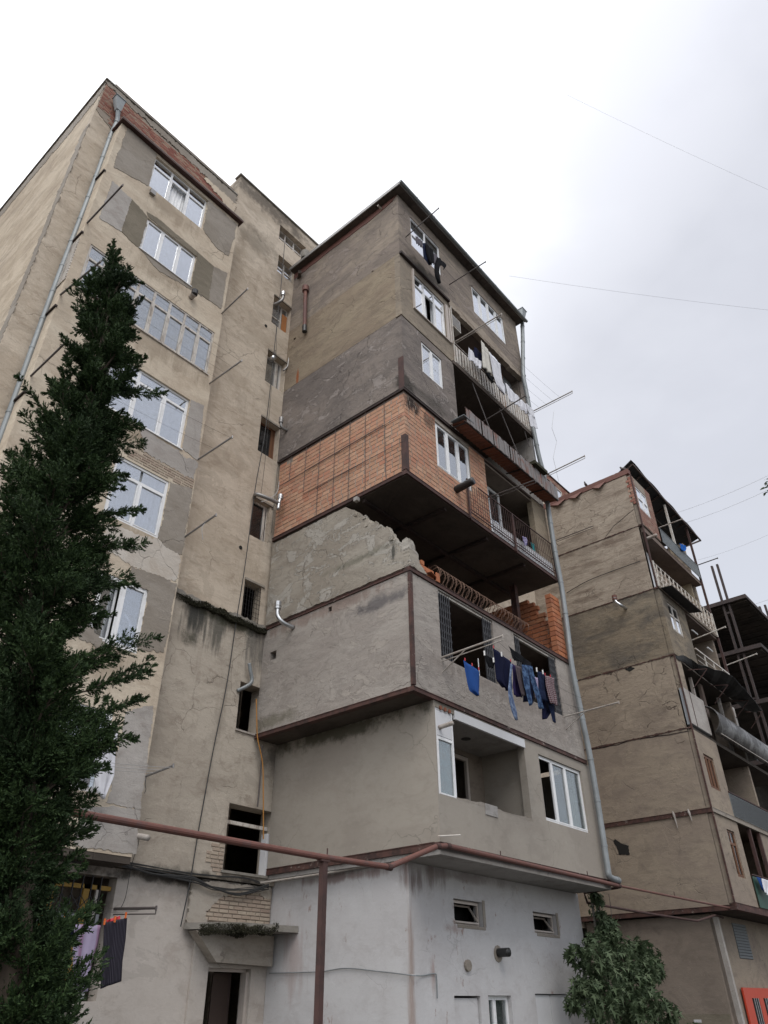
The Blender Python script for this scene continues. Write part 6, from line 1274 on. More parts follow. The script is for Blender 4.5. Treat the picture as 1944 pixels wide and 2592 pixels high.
# ---------------------------------------------------------------- cables on the walls
def cable(label, pts, r=.012, mat='cable_black', name='cable', k=5, group=None): return tag(MB().tube(smoothpath(pts, k), r, 6).build(name, mat), label, 'cable', group)
fy = lambda Y, *q: [onY(*p, Y) for p in q]
cable('long black cable slung down the stair wall to the mossy entrance canopy', fy(YS - .2, ('T', 670, 60), ('T', 620, 640), ('T', 540, 1400), ('B', 1395, 480), ('B', 1340, 800), ('B', 1290, 1180), ('B', 1240, 1500), ('C', 1190, 380), ('C', 1120, 720), ('C', 1045, 1130), ('C', 1000, 1400), ('C', 948, 1650)), .013)
cable('thin second cable beside the stair windows', fy(YS - .12, ('T', 560, 1230), ('T', 545, 1660), ('B', 1440, 100), ('B', 1395, 620), ('B', 1370, 830)), .006)
cable('yellow-orange hose hanging from the black stair opening', fy(YS - .35, ('C', 1345, 455), ('C', 1348, 560), ('C', 1352, 660), ('C', 1378, 790), ('C', 1382, 950), ('C', 1383, 1190)), .014, 'hose_yellow')
cable('dark drain rod in the corner beside the plastered storey', fy(YS - .3, ('C', 1378, 700), ('C', 1365, 880), ('C', 1352, 1020)), .02, 'thin_rod')
bn = MB()
for k in range(7):
    rn = random.Random(k + 3); off = rn.uniform(-.06, .07)
    pp_ = [onY(c_, x, y + rn.uniform(-14, 14), YS - .2) + Vector((0, 0, off * .6)) for c_, x, y in (('C', 340, 1290), ('C', 600, 1322), ('C', 800, 1362), ('C', 1000, 1405), ('C', 1130, 1450), ('C', 1260, 1465), ('C', 1410, 1440))]
    bn.tube(smoothpath(pp_, 5), rn.choice((.010, .014, .02)), 6)
for k in range(3):
    rn = random.Random(k + 30); pp_ = [onY(c_, x, y + rn.uniform(-8, 8), YS - .2) for c_, x, y in (('C', 620, 1310), ('C', 800, 1340), ('C', 1000, 1375), ('C', 1140, 1380), ('C', 1300, 1400), ('C', 1410, 1445))]; bn.tube(smoothpath(pp_, 5), .009, 6)
tag(bn.build('cable_bundle', 'cable_black'), 'sagging bundle of dark cables across the wall above the entrance', 'cable bundle')
cable('grey cable running along the white wall to the corner and down', [Vector((GX - .03, YS - .2, 2.28)), Vector((GX - .03, 13.2, 2.26)), Vector((GX - .03, 12.4, 2.30)), Vector((GX - .03, 11.5, 2.22)), Vector((GX - .03, 10.62, 2.13)), Vector((13.6, GY - .03, 2.13)), Vector((14.0, GY - .03, 2.17)), Vector((14.07, GY - .03, 2.1)), Vector((14.07, GY - .03, 1.75))], .012, 'zinc')
cable('wire dropping from the bay to the ground floor arm', fy(YS - .2, ('C', 730, 1170), ('C', 725, 1220), ('C', 690, 1330), ('C', 660, 1490), ('C', 635, 1550)), .006)
cable('pale cable hooked round the flue beside the orange brick', fy(YS - .5, ('B', 1465, 765), ('B', 1455, 820), ('B', 1410, 860), ('B', 1370, 872)), .012, 'cable_pale')
cable('thin string hanging from the arm low on the bay', fy(YB - .5, ('C', 768, 860), ('C', 762, 900), ('C', 766, 930), ('C', 758, 950)), .007)
cable('frayed strings knotted round the bay arm', fy(YB - .9, ('B', 1075, 985), ('B', 1060, 1010), ('B', 1065, 1070)), .008, 'cable_pale')
cable('rod like wire along the side wall of the right-hand stack', [Vector((XR - .05, 13.3, 17.6)), Vector((XR - .05, 12.0, 17.85)), Vector((XR - .05, 9.6, 17.9))], .016)
cable('slack cable under the red gas pipe near the white wall corner', fy(9.9, ('S', 460, 260), ('S', 478, 380), ('S', 490, 500)), .008)
# green loop of wire and icicle-like plaster drips on the right stack
for x, L_ in ((10.55, .55), (9.98, .38)):
    MB().tube([(XR - .06, x, 7.55), (XR - .08, x - .02, 7.42), (XR - .08, x - .06, 7.5 - L_)], [.02, .045, .008], 7).build('plaster_drip', 'skim_pale', RX)

# ---------------------------------------------------------------- laundry
GL = 'clothes drying on the lines'
for n, c_ in (('c_white', (.82, .82, .86)), ('c_cream', (.74, .71, .64)), ('c_navy', (.012, .014, .04)), ('c_black', (.012, .012, .014)), ('c_blue', (.03, .09, .30)), ('c_grey', (.16, .15, .17)), ('c_mauve', (.13, .105, .115)), ('c_purple', (.035, .025, .09)), ('c_lilac', (.42, .36, .50)), ('c_turq', (.03, .32, .34)), ('c_skyblue', (.02, .13, .48))): clothmat(n, c_)
clothmat('c_denim', (.03, .055, .12), 'denim', (.10, .17, .30)); clothmat('c_paledenim', (.10, .14, .24), 'denim', (.22, .28, .40)); clothmat('c_darkdenim', (.012, .018, .045), 'denim', (.02, .03, .07))
clothmat('c_plaid', (.10, .03, .035), 'plaid', (.45, .40, .42), 3.0); clothmat('c_stripe', (.022, .02, .028), 'stripe', (.13, .12, .15), 5.0); clothmat('c_print', (.40, .36, .52), 'print', (.10, .09, .2))
clothmat('c_pinklilac', (.42, .36, .50), 'stripe', (.36, .18, .30), 0.5)
def garment(name, label, mat, Y, Lp, Rp, **k): k.setdefault('cat', 'garment'); return cpx(name, label, mat, Y, Lp, Rp, group=GL, **k)
# trouser line on the third storey
Y8 = 8.25
garment('blue_bag', 'bright blue cloth hanging alone near the strut of the white arm', 'c_blue', 8.1, [('L', 455, 1000), ('L', 470, 1100), ('L', 490, 1210), ('L', 510, 1285), ('L', 592, 1330)], [('L', 605, 1105), ('L', 608, 1150), ('L', 610, 1240), ('L', 606, 1300), ('L', 594, 1331)], fold=.03, freq=1.2)
garment('sock', 'small black garment pegged left of the big navy cloth', 'c_black', 8.3, [('L', 655, 950), ('L', 672, 1010), ('L', 690, 1060)], [('L', 735, 990), ('L', 745, 1030), ('L', 735, 1075)], fold=.03, freq=2)
garment('skirt', 'big dark navy cloth with slanting hem on the trouser line', 'c_navy', 8.2, [('L', 733, 882), ('L', 748, 1000), ('L', 765, 1120), ('L', 775, 1185), ('L', 830, 1250)], [('L', 893, 1012), ('L', 898, 1080), ('L', 893, 1180), ('L', 900, 1260), ('L', 893, 1302)], fold=.035, freq=1.6)
garment('sweater', 'black garment draped along the line above the jeans', 'c_black', 8.4, [('L', 870, 865), ('L', 885, 890), ('L', 910, 985)], [('L', 1085, 1025), ('L', 1080, 1040), ('L', 1070, 1058)], fold=.03, freq=2)
garment('trousers', 'pale blue jeans with one long leg hanging lowest under the navy cloth', 'c_paledenim', 8.1, [('L', 893, 1030), ('L', 888, 1100), ('L', 868, 1290), ('L', 880, 1400), ('L', 905, 1500), ('L', 930, 1560)], [('L', 915, 1050), ('L', 905, 1150), ('L', 912, 1290), ('L', 935, 1390), ('L', 960, 1480), ('L', 968, 1557)], fold=.025, freq=.8)
garment('trousers', 'dark purple trousers beside the navy cloth', 'c_purple', 8.3, [('L', 905, 1030), ('L', 910, 1150), ('L', 905, 1240), ('L', 918, 1325)], [('L', 975, 1075), ('L', 985, 1180), ('L', 995, 1290), ('L', 1000, 1350)], fold=.03, freq=1)
garment('trousers', 'grey-mauve trousers hanging in the middle of the line', 'c_mauve', 8.2, [('L', 935, 1040), ('L', 960, 1180), ('L', 985, 1290), ('L', 1000, 1330)], [('L', 990, 1065), ('L', 1000, 1150), ('L', 1030, 1270), ('L', 1040, 1335)], fold=.025, freq=.9)
jn = garment('jeans', 'mid-blue flared jeans with two legs on the trouser line', 'c_denim', 8.1, [('L', 1000, 1040), ('L', 1008, 1120), ('L', 1025, 1220), ('L', 1050, 1310), ('L', 1080, 1425)], [('L', 1058, 1048), ('L', 1060, 1120), ('L', 1075, 1220), ('L', 1088, 1330), ('L', 1100, 1405)], fold=.025, freq=.8)
cpx('jeans_leg', '', 'c_denim', 8.1, [('L', 1056, 1048), ('L', 1068, 1160), ('L', 1105, 1290), ('L', 1138, 1380), ('L', 1148, 1452)], [('L', 1095, 1055), ('L', 1115, 1150), ('L', 1140, 1240), ('L', 1170, 1340), ('L', 1198, 1452)], fold=.03, freq=.8, parent=jn)
garment('shirt', 'dark shirt tail between the flared jeans legs', 'c_navy', 8.35, [('L', 1020, 1100), ('L', 1010, 1250), ('L', 1012, 1385)], [('L', 1090, 1110), ('L', 1110, 1290), ('L', 1110, 1395)], fold=.03, freq=1.3)
garment('tunic', 'pale pink top peeking out beside the flared jeans', 'c_lilac', 8.45, [('L', 1108, 1150), ('L', 1100, 1230), ('L', 1120, 1360)], [('L', 1145, 1165), ('L', 1155, 1280), ('L', 1165, 1350)], fold=.02, freq=1)
garment('jeans', 'dark indigo jeans pegged left of the checked shirt', 'c_darkdenim', 8.15, [('L', 1145, 1100), ('L', 1155, 1200), ('L', 1165, 1300), ('L', 1185, 1370)], [('L', 1215, 1125), ('L', 1225, 1220), ('L', 1245, 1340), ('L', 1255, 1390)], fold=.03, freq=1.2)
garment('trousers', 'dark trousers with striped hem turned up, at the right end of the line', 'c_navy', 8.3, [('L', 1190, 1300), ('L', 1195, 1400), ('L', 1200, 1550)], [('L', 1285, 1340), ('L', 1300, 1440), ('L', 1222, 1548)], fold=.03, freq=1.5)
garment('shirt', 'red and white checked shirt at the right end of the trouser line', 'c_plaid', 8.1, [('L', 1216, 1140), ('L', 1222, 1230), ('L', 1250, 1340), ('L', 1272, 1400)], [('L', 1300, 1165), ('L', 1300, 1240), ('L', 1320, 1330), ('L', 1332, 1425)], fold=.025, freq=1.4)
garment('jeans', 'dark jeans leg with grey-blue hem below the checked shirt', 'c_darkdenim', 8.2, [('L', 1240, 1380), ('L', 1270, 1480), ('L', 1290, 1575)], [('L', 1305, 1420), ('L', 1308, 1500), ('L', 1316, 1583)], fold=.02, freq=1)
pg = MB()
for q in (('L', 468, 990), ('L', 535, 1040), ('L', 597, 1078), ('L', 735, 875), ('L', 895, 1000), ('L', 1215, 1130), ('L', 1265, 1145)):
    v = onY(*q, 8.08); pg.box(v.x - .008, v.x + .008, v.y - .008, v.y + .008, v.z - .035, v.z + .03)
tag(pg.build('clothes_pegs', 'peg_red', kind='stuff'), 'red pegs along the trouser line', 'clothes pegs', 'clothes pegs')
pg = MB()
for q in (('L', 650, 935), ('L', 735, 1000), ('L', 810, 945), ('L', 1138, 1090), ('L', 1195, 1112)):
    v = onY(*q, 8.08); pg.box(v.x - .012, v.x + .012, v.y - .012, v.y + .012, v.z - .05, v.z + .06)
tag(pg.build('clothes_pegs', 'peg_white', kind='stuff'), 'white pegs along the trouser line', 'clothes pegs', 'clothes pegs')
# laundry over the white slatted railing
YJ = 9.2
garment('pillowcase', 'small white cloth at the left end of the slatted railing', 'c_white', YJ, [('J', 357, 330), ('J', 353, 400), ('J', 352, 450)], [('J', 412, 385), ('J', 425, 440), ('J', 430, 500)], fold=.03, freq=1.5)
garment('shirt', 'navy shirt hanging between the white cloth and the cream sheet', 'c_navy', YJ + .1, [('J', 422, 320), ('J', 408, 375), ('J', 425, 430)], [('J', 495, 400), ('J', 500, 460), ('J', 492, 480)], fold=.03, freq=1.5)
garment('pillowcase', 'crumpled white cloth below the navy shirt', 'c_white', YJ, [('J', 425, 430), ('J', 430, 480), ('J', 440, 520)], [('J', 495, 480), ('J', 495, 520), ('J', 485, 565)], fold=.04, freq=2)
garment('bed_sheet', 'cream gathered sheet, tallest thing on the laundry balcony', 'c_cream', YJ - .1, [('J', 488, 252), ('J', 498, 370), ('J', 508, 480), ('J', 515, 535)], [('J', 580, 385), ('J', 592, 480), ('J', 608, 600), ('J', 620, 640)], fold=.04, freq=2.4)
garment('bed_sheet', 'long white sheet hanging next to the cream one', 'c_white', YJ - .15, [('J', 575, 375), ('J', 595, 500), ('J', 615, 620), ('J', 650, 720), ('J', 715, 800)], [('J', 690, 505), ('J', 695, 580), ('J', 715, 700), ('J', 740, 740), ('J', 735, 830)], fold=.035, freq=1.6)
garment('coat', 'black garment behind the cream sheet touching the railing', 'c_black', YJ + .3, [('J', 502, 490), ('J', 530, 570), ('J', 560, 640), ('J', 600, 690)], [('J', 600, 600), ('J', 612, 640), ('J', 622, 690), ('J', 620, 700)], fold=.02, freq=1)
for i, (L_, R_, lab) in enumerate((([('J', 745, 700), ('J', 760, 780), ('J', 775, 880)], [('J', 825, 795), ('J', 826, 860), ('J', 828, 910)], 'first white towel right of the long sheet, over the rail'),
                                   ([('J', 828, 800), ('J', 832, 880), ('J', 840, 925)], [('J', 890, 850), ('J', 892, 910), ('J', 895, 950)], 'second white towel over the rail, half behind the brown arm'),
                                   ([('J', 895, 865), ('J', 900, 940), ('J', 915, 985)], [('J', 960, 925), ('J', 970, 990), ('J', 975, 1035)], 'third white towel over the rail near the drainpipe'),
                                   ([('J', 962, 915), ('J', 970, 990), ('J', 985, 1020)], [('J', 1035, 985), ('J', 1045, 1040), ('J', 1055, 1075)], 'white cloth crossing in front of the drainpipe'),
                                   ([('J', 983, 1020), ('J', 1000, 1090), ('J', 1020, 1160)], [('J', 1055, 1070), ('J', 1068, 1130), ('J', 1080, 1185)], 'lowest white cloth dangling past the drainpipe'))):
    garment('towel', lab, 'c_white', 9.1 if i < 3 else 8.95, L_, R_, fold=.03, freq=1.4, cat='towel')
# clothes under the eave
YI = 9.15
garment('net_bag', 'grey mesh cloth at the left of the black clothes under the eave', 'c_grey', YI, [('I', 215, 400), ('I', 220, 440), ('I', 235, 480)], [('I', 290, 460), ('I', 290, 490), ('I', 280, 522)], fold=.04, freq=2.4)
garment('trousers', 'dark blue-black trousers below the top left window', 'c_darkdenim', YI, [('I', 290, 480), ('I', 292, 560), ('I', 295, 640), ('I', 340, 690)], [('I', 325, 475), ('I', 340, 580), ('I', 350, 650), ('I', 385, 715)], fold=.03, freq=1.2)
garment('coat', 'black coat in the middle of the clothes below the top left window', 'c_black', YI - .05, [('I', 320, 475), ('I', 335, 580), ('I', 350, 640), ('I', 372, 700)], [('I', 395, 550), ('I', 400, 600), ('I', 405, 650), ('I', 400, 690)], fold=.04, freq=1.6)
garment('shirt', 'grey shirt between the two black garments at the top', 'c_grey', YI - .05, [('I', 398, 580), ('I', 402, 640), ('I', 398, 700)], [('I', 440, 600), ('I', 450, 660), ('I', 455, 700)], fold=.03, freq=1.6)
jk = garment('jacket', 'black jacket with spread sleeve and long tail, lowest at the top window', 'c_black', YI - .1, [('I', 445, 620), ('I', 410, 710), ('I', 412, 800), ('I', 435, 850), ('I', 460, 900)], [('I', 485, 650), ('I', 475, 730), ('I', 470, 790), ('I', 480, 830), ('I', 480, 900)], fold=.04, freq=1.3)
cpx('sleeve', '', 'c_black', YI - .1, [('I', 480, 650), ('I', 475, 680), ('I', 475, 705)], [('I', 540, 705), ('I', 540, 720), ('I', 520, 752)], fold=.03, freq=1, parent=jk)
# brick storey rail
garment('scarf', 'lilac patterned cloth over the black balcony railing', 'c_print', 9.45, [('K', 1003, 1275), ('K', 1010, 1330), ('K', 1025, 1380)], [('K', 1045, 1290), ('K', 1055, 1320), ('K', 1045, 1370)], fold=.03, freq=1.2)
garment('towel', 'turquoise cloth hanging behind the black balcony railing', 'c_turq', 9.62, [('K', 1095, 1340), ('K', 1105, 1390), ('K', 1120, 1460)], [('K', 1135, 1365), ('K', 1140, 1410), ('K', 1145, 1450)], fold=.03, freq=1.2, cat='towel')
# ground floor left
garment('towel', 'black towel with thin grey stripes on the dark double arm', 'c_stripe', 13.7, [('U', 1038, 620), ('U', 1030, 800), ('U', 1015, 1050), ('U', 1000, 1278)], [('U', 1270, 565), ('U', 1255, 780), ('U', 1225, 1000), ('U', 1218, 1198)], fold=.02, freq=1.3, cat='towel', rows=22, cols=24)
garment('shirt', 'black cloth pegged under the white and blue pegs by the grille', 'c_navy', 13.9, [('U', 628, 632), ('U', 618, 700), ('U', 615, 800)], [('U', 745, 630), ('U', 735, 730), ('U', 725, 850)], fold=.02, freq=1.2)
garment('pyjamas', 'lilac cloth with pink hem hanging half behind the conifer', 'c_pinklilac', 13.8, [('U', 745, 630), ('U', 725, 800), ('U', 720, 1000), ('U', 730, 1220), ('U', 760, 1335)], [('U', 1010, 640), ('U', 985, 820), ('U', 940, 970), ('U', 905, 1150), ('U', 890, 1295)], fold=.04, freq=1.5)
garment('sheet', 'white sheet flapping from the lower bay window behind the conifer', 'c_white', 13.9, [('C', 480, 600), ('C', 490, 800), ('C', 510, 940), ('C', 540, 978)], [('C', 622, 620), ('C', 605, 780), ('C', 600, 860), ('C', 548, 980)], fold=.03, freq=1.1)
garment('cloth', 'red cloth scrap bunched on the line above the striped towel', 'peg_red', 13.75, [('U', 1060, 590), ('U', 1060, 615)], [('U', 1200, 545), ('U', 1195, 580)], fold=.03, freq=2, rows=4) if 'peg_red' in MATS else None
for m_, qs, lab in (('peg_orange', (('U', 650, 530), ('U', 1046, 605), ('U', 1150, 580), ('U', 1258, 540)), 'orange pegs by the striped towel'), ('peg_blue', (('U', 715, 590), ('U', 740, 595)), 'blue pegs on the black cloth by the grille'), ('peg_white', (('U', 630, 590), ('U', 650, 585), ('U', 672, 590)), 'white pegs on the black cloth by the grille')):
    pg = MB()
    for q in qs: v = onY(*q, 13.68); pg.box(v.x - .011, v.x + .011, v.y - .015, v.y + .015, v.z - .05, v.z + .05)
    tag(pg.build('clothes_pegs', m_, kind='stuff'), lab, 'clothes pegs', 'clothes pegs')
# right-hand stack
garment('cloth', 'blue cloth on the top balcony under the sagging roof', 'c_skyblue', YR - .12, [('O', 730, 935), ('O', 740, 990), ('O', 755, 1010)], [('O', 792, 960), ('O', 798, 990), ('O', 780, 1018)], fold=.05, freq=2)
garment('shirt', 'dark blue cloth over the green balcony at the right border', 'c_blue', YR - .2, [('R', 775, 865), ('R', 800, 920), ('R', 835, 985)], [('R', 822, 880), ('R', 835, 930), ('R', 850, 1000)], fold=.03, freq=1.3)
garment('shirt', 'white cloth over the green balcony at the right border', 'c_white', YR - .25, [('R', 825, 880), ('R', 838, 940), ('R', 855, 1010)], [('R', 890, 900), ('R', 900, 960), ('R', 890, 1040)], fold=.03, freq=1.3)

# ---------------------------------------------------------------- conifer
rs = np.random.RandomState(4)
def np_mesh(name, verts, faces, mat, parent, kind='stuff'):
    me = bpy.data.meshes.new(name); nf, k = faces.shape
    me.vertices.add(len(verts)); me.vertices.foreach_set('co', verts.astype(np.float32).ravel())
    me.loops.add(nf * k); me.loops.foreach_set('vertex_index', faces.astype(np.int32).ravel())
    me.polygons.add(nf); me.polygons.foreach_set('loop_start', np.arange(0, nf * k, k, dtype=np.int32)); me.polygons.foreach_set('loop_total', np.full(nf, k, dtype=np.int32))
    me.materials.append(MATS[mat]); me.update(calc_edges=True); me.validate()
    return link(name, me, parent, kind)
TX, TY, TH = 2.46, 7.0, 10.2
tree = thing('cypress_tree', 'dark green feathery conifer in front of the cream block, cut by the left edge', 'tree', (TX, TY, 0))
axp = [onY(*q, TY) for q in (('X1', 955, 120), ('X1', 915, 400), ('X1', 890, 700), ('X1', 860, 1000), ('X1', 760, 1400), ('X1', 600, 1900), ('X2', 420, 200), ('X2', 330, 600), ('X2', 240, 1200), ('X2', 250, 1700), ('X2', 250, 2200), ('C', 90, 1300), ('C', 20, 1480), ('C', 120, 1780), ('C', 60, 2150))]
rgt = [onY(*q, TY) for q in (('X1', 975, 130), ('X1', 1075, 420), ('X1', 1105, 700), ('X1', 1105, 1010), ('X1', 1020, 1400), ('X1', 1000, 1900), ('X2', 860, 200), ('X2', 860, 600), ('X2', 560, 1200), ('X2', 900, 1700), ('X2', 800, 2200), ('C', 330, 1300), ('C', 130, 1480), ('C', 400, 1780), ('C', 310, 2150))]
zs_ = [p.z for p in axp][::-1]; xs_ = [p.x for p in axp][::-1]; rr_ = [b_.x - a_.x for a_, b_ in zip(axp, rgt)][::-1]
low = axp[-1]
def axis_x(z): return float(np.interp(z, [0.0] + zs_, [low.x - .1] + xs_))
def crown_r(z): return float(np.interp(z, [0.0] + zs_, [1.5] + rr_))
TOP = axp[0].z
MB().tube([(axis_x(z), TY, z) for z in (0, 1.5, 3, 4.5, 6, 7.5, 8.7, 9.4, TOP - .1)], [.17, .15, .13, .10, .075, .05, .03, .02, .008], 10).build('trunk', 'bark', tree, smooth=True)
plumes = []                                   # base, tip, radius
def plume_at(z, a, R_, L, rise, r):
    ax0 = axis_x(z); tip = Vector((ax0 + math.cos(a) * R_, TY + math.sin(a) * R_, z + rise * L * .5)); base = Vector((ax0 + math.cos(a) * (R_ - L), TY + math.sin(a) * (R_ - L), z - rise * L * .5)); plumes.append((base, tip, r))
for k in range(520):                          # short inner growth hiding the trunk
    z = TOP - .1 - (TOP - 0.9) * (rs.rand() ** (0.75 if k % 2 else .45)); R_ = max(.08, crown_r(z) * (.28 if z < 6.5 else .16) + crown_r(z) * .37 * rs.rand()); plume_at(z, rs.rand() * 6.283, R_, R_ * .9, .5, (.10 + .05 * rs.rand()) * (1.5 if z < 6.5 else 1))
nb_ = 118
for k in range(nb_):                          # separate boughs, each a cluster of plumes sweeping up and out, with gaps between
    z = TOP - .35 - (TOP - 1.0) * ((k + rs.rand()) / nb_) ** .85; a = k * 2.39996 + rs.normal() * .35; cr = crown_r(z); R_ = max(.14, cr * (.72 + .42 * rs.rand())); ax0 = axis_x(z); up_ = .35 + .5 * rs.rand()
    b0 = Vector((ax0, TY, z - up_ * R_ * .8)); b1 = Vector((ax0 + math.cos(a) * R_, TY + math.sin(a) * R_, z + up_ * R_ * .35)); bd = b1 - b0; bl_ = bd.length; bd.normalize()
    n_p = int(4 + 9 * min(1.2, R_)); wd_ = .07 + .13 * min(1.2, R_)
    for j in range(n_p):
        t = .30 + .62 * (j + rs.rand()) / n_p; off = Vector(rs.normal(size=3)); off -= bd * off.dot(bd); off.normalize(); st_p = b0 + bd * bl_ * t + off * wd_ * .25
        dr_ = (bd * .9 + off * .65 + Vector((0, 0, .30))).normalized(); L = (.20 + .26 * rs.rand()) * (.5 + .6 * min(1.2, R_)); plumes.append((st_p - dr_ * L * .35, st_p + dr_ * L, .055 + .055 * min(1.2, R_) * (.7 + .6 * rs.rand())))
    plumes.append((b0 + bd * bl_ * .45, b1 + Vector((0, 0, .05)), .06 + .05 * min(1, R_)))
for k in range(34):
    z = TOP - 1.3 + 1.2 * k / 34; a = k * 2.4; R_ = .30 * (TOP - z) / 1.3 + .04; ax0 = axis_x(z); plumes.append((Vector((ax0, TY, z - .12)), Vector((ax0 + math.cos(a) * R_, TY + math.sin(a) * R_, z + .14)), .045))
tp = onY('X1', 962, 30, TY); plumes.append((axp[0] - Vector((0, 0, .3)), tp, .025)); plumes.append((axp[0] - Vector((0, 0, .3)), onY('X1', 925, 75, TY), .02)); plumes.append((axp[0] - Vector((0, 0, .3)), onY('X1', 1000, 100, TY), .02))
# the arching plumes that stand out of the outline
for (c_, x, y, dy, L, r) in (('X1', 650, 400, 0, .45, .09), ('X1', 630, 560, .1, .45, .08), ('X1', 1120, 600, 0, .4, .08), ('X1', 1130, 720, 0, .4, .07), ('X1', 1175, 850, 0, .5, .07), ('X1', 520, 830, 0, .6, .08), ('X1', 1180, 1000, 0, .55, .07), ('X1', 550, 1020, 0, .45, .09), ('X1', 150, 1175, 0, 1.35, .10), ('X1', 385, 1175, 0, .75, .07), ('X1', 1400, 1310, 0, 1.25, .10), ('X1', 1130, 1290, .1, .5, .08), ('X1', 190, 1475, 0, 1.0, .12), ('X1', 200, 1720, .2, .9, .13), ('X1', 1180, 1590, -.1, .9, .11), ('X1', 1205, 1730, .1, .9, .12), ('X1', 60, 1820, 0, .9, .14), ('X1', 1050, 2000, 0, .6, .1),
                             ('X2', 1195, 75, 0, .9, .08), ('X2', 890, 350, 0, .5, .1), ('X2', 1225, 360, 0, 1.25, .13), ('X2', 1105, 640, .1, .8, .12), ('X2', 880, 940, 0, .7, .11), ('X2', 770, 1340, 0, .5, .09), ('X2', 980, 1330, 0, .8, .10), ('X2', 1335, 1160, 0, 1.45, .13), ('X2', 1320, 1400, .1, 1.0, .10), ('X2', 1225, 1660, 0, 1.0, .11), ('X2', 1020, 1890, 0, .7, .11), ('X2', 960, 2050, 0, .8, .12), ('C', 500, 960, 0, .8, .13), ('C', 490, 1110, 0, .8, .13), ('C', 430, 1270, 0, .6, .09),
                             ('U', 1000, 400, .1, .9, .08), ('U', 520, 520, .1, .6, .09), ('U', 1050, 940, .1, .8, .12), ('U', 1000, 1150, .1, .8, .12), ('U', 740, 1440, 0, .7, .12), ('U', 700, 1300, 0, .7, .14)):
    tip = onY(c_, x, y, TY + dy); ax0 = axis_x(tip.z - .4 * L); d = Vector((ax0 - tip.x, TY - tip.y, -abs(ax0 - tip.x) * .6 - .08)).normalized(); plumes.append((tip + d * L, tip, r))
    for q in range(3): plumes.append((tip + d * L * .95, tip + d * L * (.12 + .25 * q) + Vector((rs.normal() * .08, rs.normal() * .08, rs.normal() * .05)), r * .75))
V = []
for base, tip, r in plumes:                    # plume > branchlets > scale-like sprays
    ax = tip - base; L = ax.length; d = np.array(ax / L); m_ = int(9 + 60 * L * (1 + 2.0 * max(0, r - .08)))
    t = np.sort(rs.rand(m_)) ** .85; env = np.sin(np.pi * np.clip(t * .85 + .13, 0, 1)) ** .6 + .12
    rnd = rs.normal(size=(m_, 3)); rnd -= (rnd @ d)[:, None] * d; rnd /= np.linalg.norm(rnd, axis=1)[:, None] + 1e-9
    bdir = d * (.75 + .35 * rs.rand(m_))[:, None] + rnd * (.65 + .4 * rs.rand(m_))[:, None] + np.array([0, 0, .15]); bdir /= np.linalg.norm(bdir, axis=1)[:, None]
    bl = (r * env * (1.0 + .5 * rs.rand(m_)))[:, None]; bend = .02 * np.sin(t * 6 + rs.rand() * 6)[:, None] * rnd
    P0 = np.array(base) + d * (t * L)[:, None] + bend; pl = np.cross(bdir, rs.normal(size=(m_, 3))); pl /= np.linalg.norm(pl, axis=1)[:, None]
    K = 13
    u = np.linspace(.08, 1, K)[None, :, None]; sgn = np.where(np.arange(K) % 2 == 0, 1., -1.)[None, :, None]
    P = (P0[:, None] + bdir[:, None] * bl[:, None] * u).reshape(-1, 3); w_env = (1.15 - u * .75)
    dv = (bdir[:, None] * (.8 + .2 * u) + pl[:, None] * sgn * (.75 * w_env) + rs.normal(size=(m_, K, 3)) * .16).reshape(-1, 3); dv /= np.linalg.norm(dv, axis=1)[:, None]
    n = len(P); side = np.cross(dv, rs.normal(size=(n, 3))); side /= np.linalg.norm(side, axis=1)[:, None]
    ln = ((.026 + .026 * rs.rand(n))[:, None]) * (w_env.repeat(m_, 0).reshape(-1, 1) ** .6); w = (.0048 + .0036 * rs.rand(n))[:, None]
    V.append(np.stack([P - side * w * .6, P + side * w, P + dv * ln, P + dv * ln * .5 - side * w], axis=1).reshape(-1, 3))
V = np.concatenate(V); nb = len(V) // 4; idx = np.arange(nb)[:, None] * 4
F_ = np.concatenate([idx + np.array([0, 1, 2]), idx + np.array([0, 2, 3])])
print('conifer sprays', nb)
np_mesh('crown', V, F_, 'cypress_green', tree)
lb = MB()
for base, tip, r in plumes[::3]:
    lb.tube([Vector((axis_x(base.z - .2), TY, max(.3, base.z - .25))), base, base.lerp(tip, .8)], [.016, .010, .003], 5)
lb.build('limbs', 'bark', tree, kind='stuff')

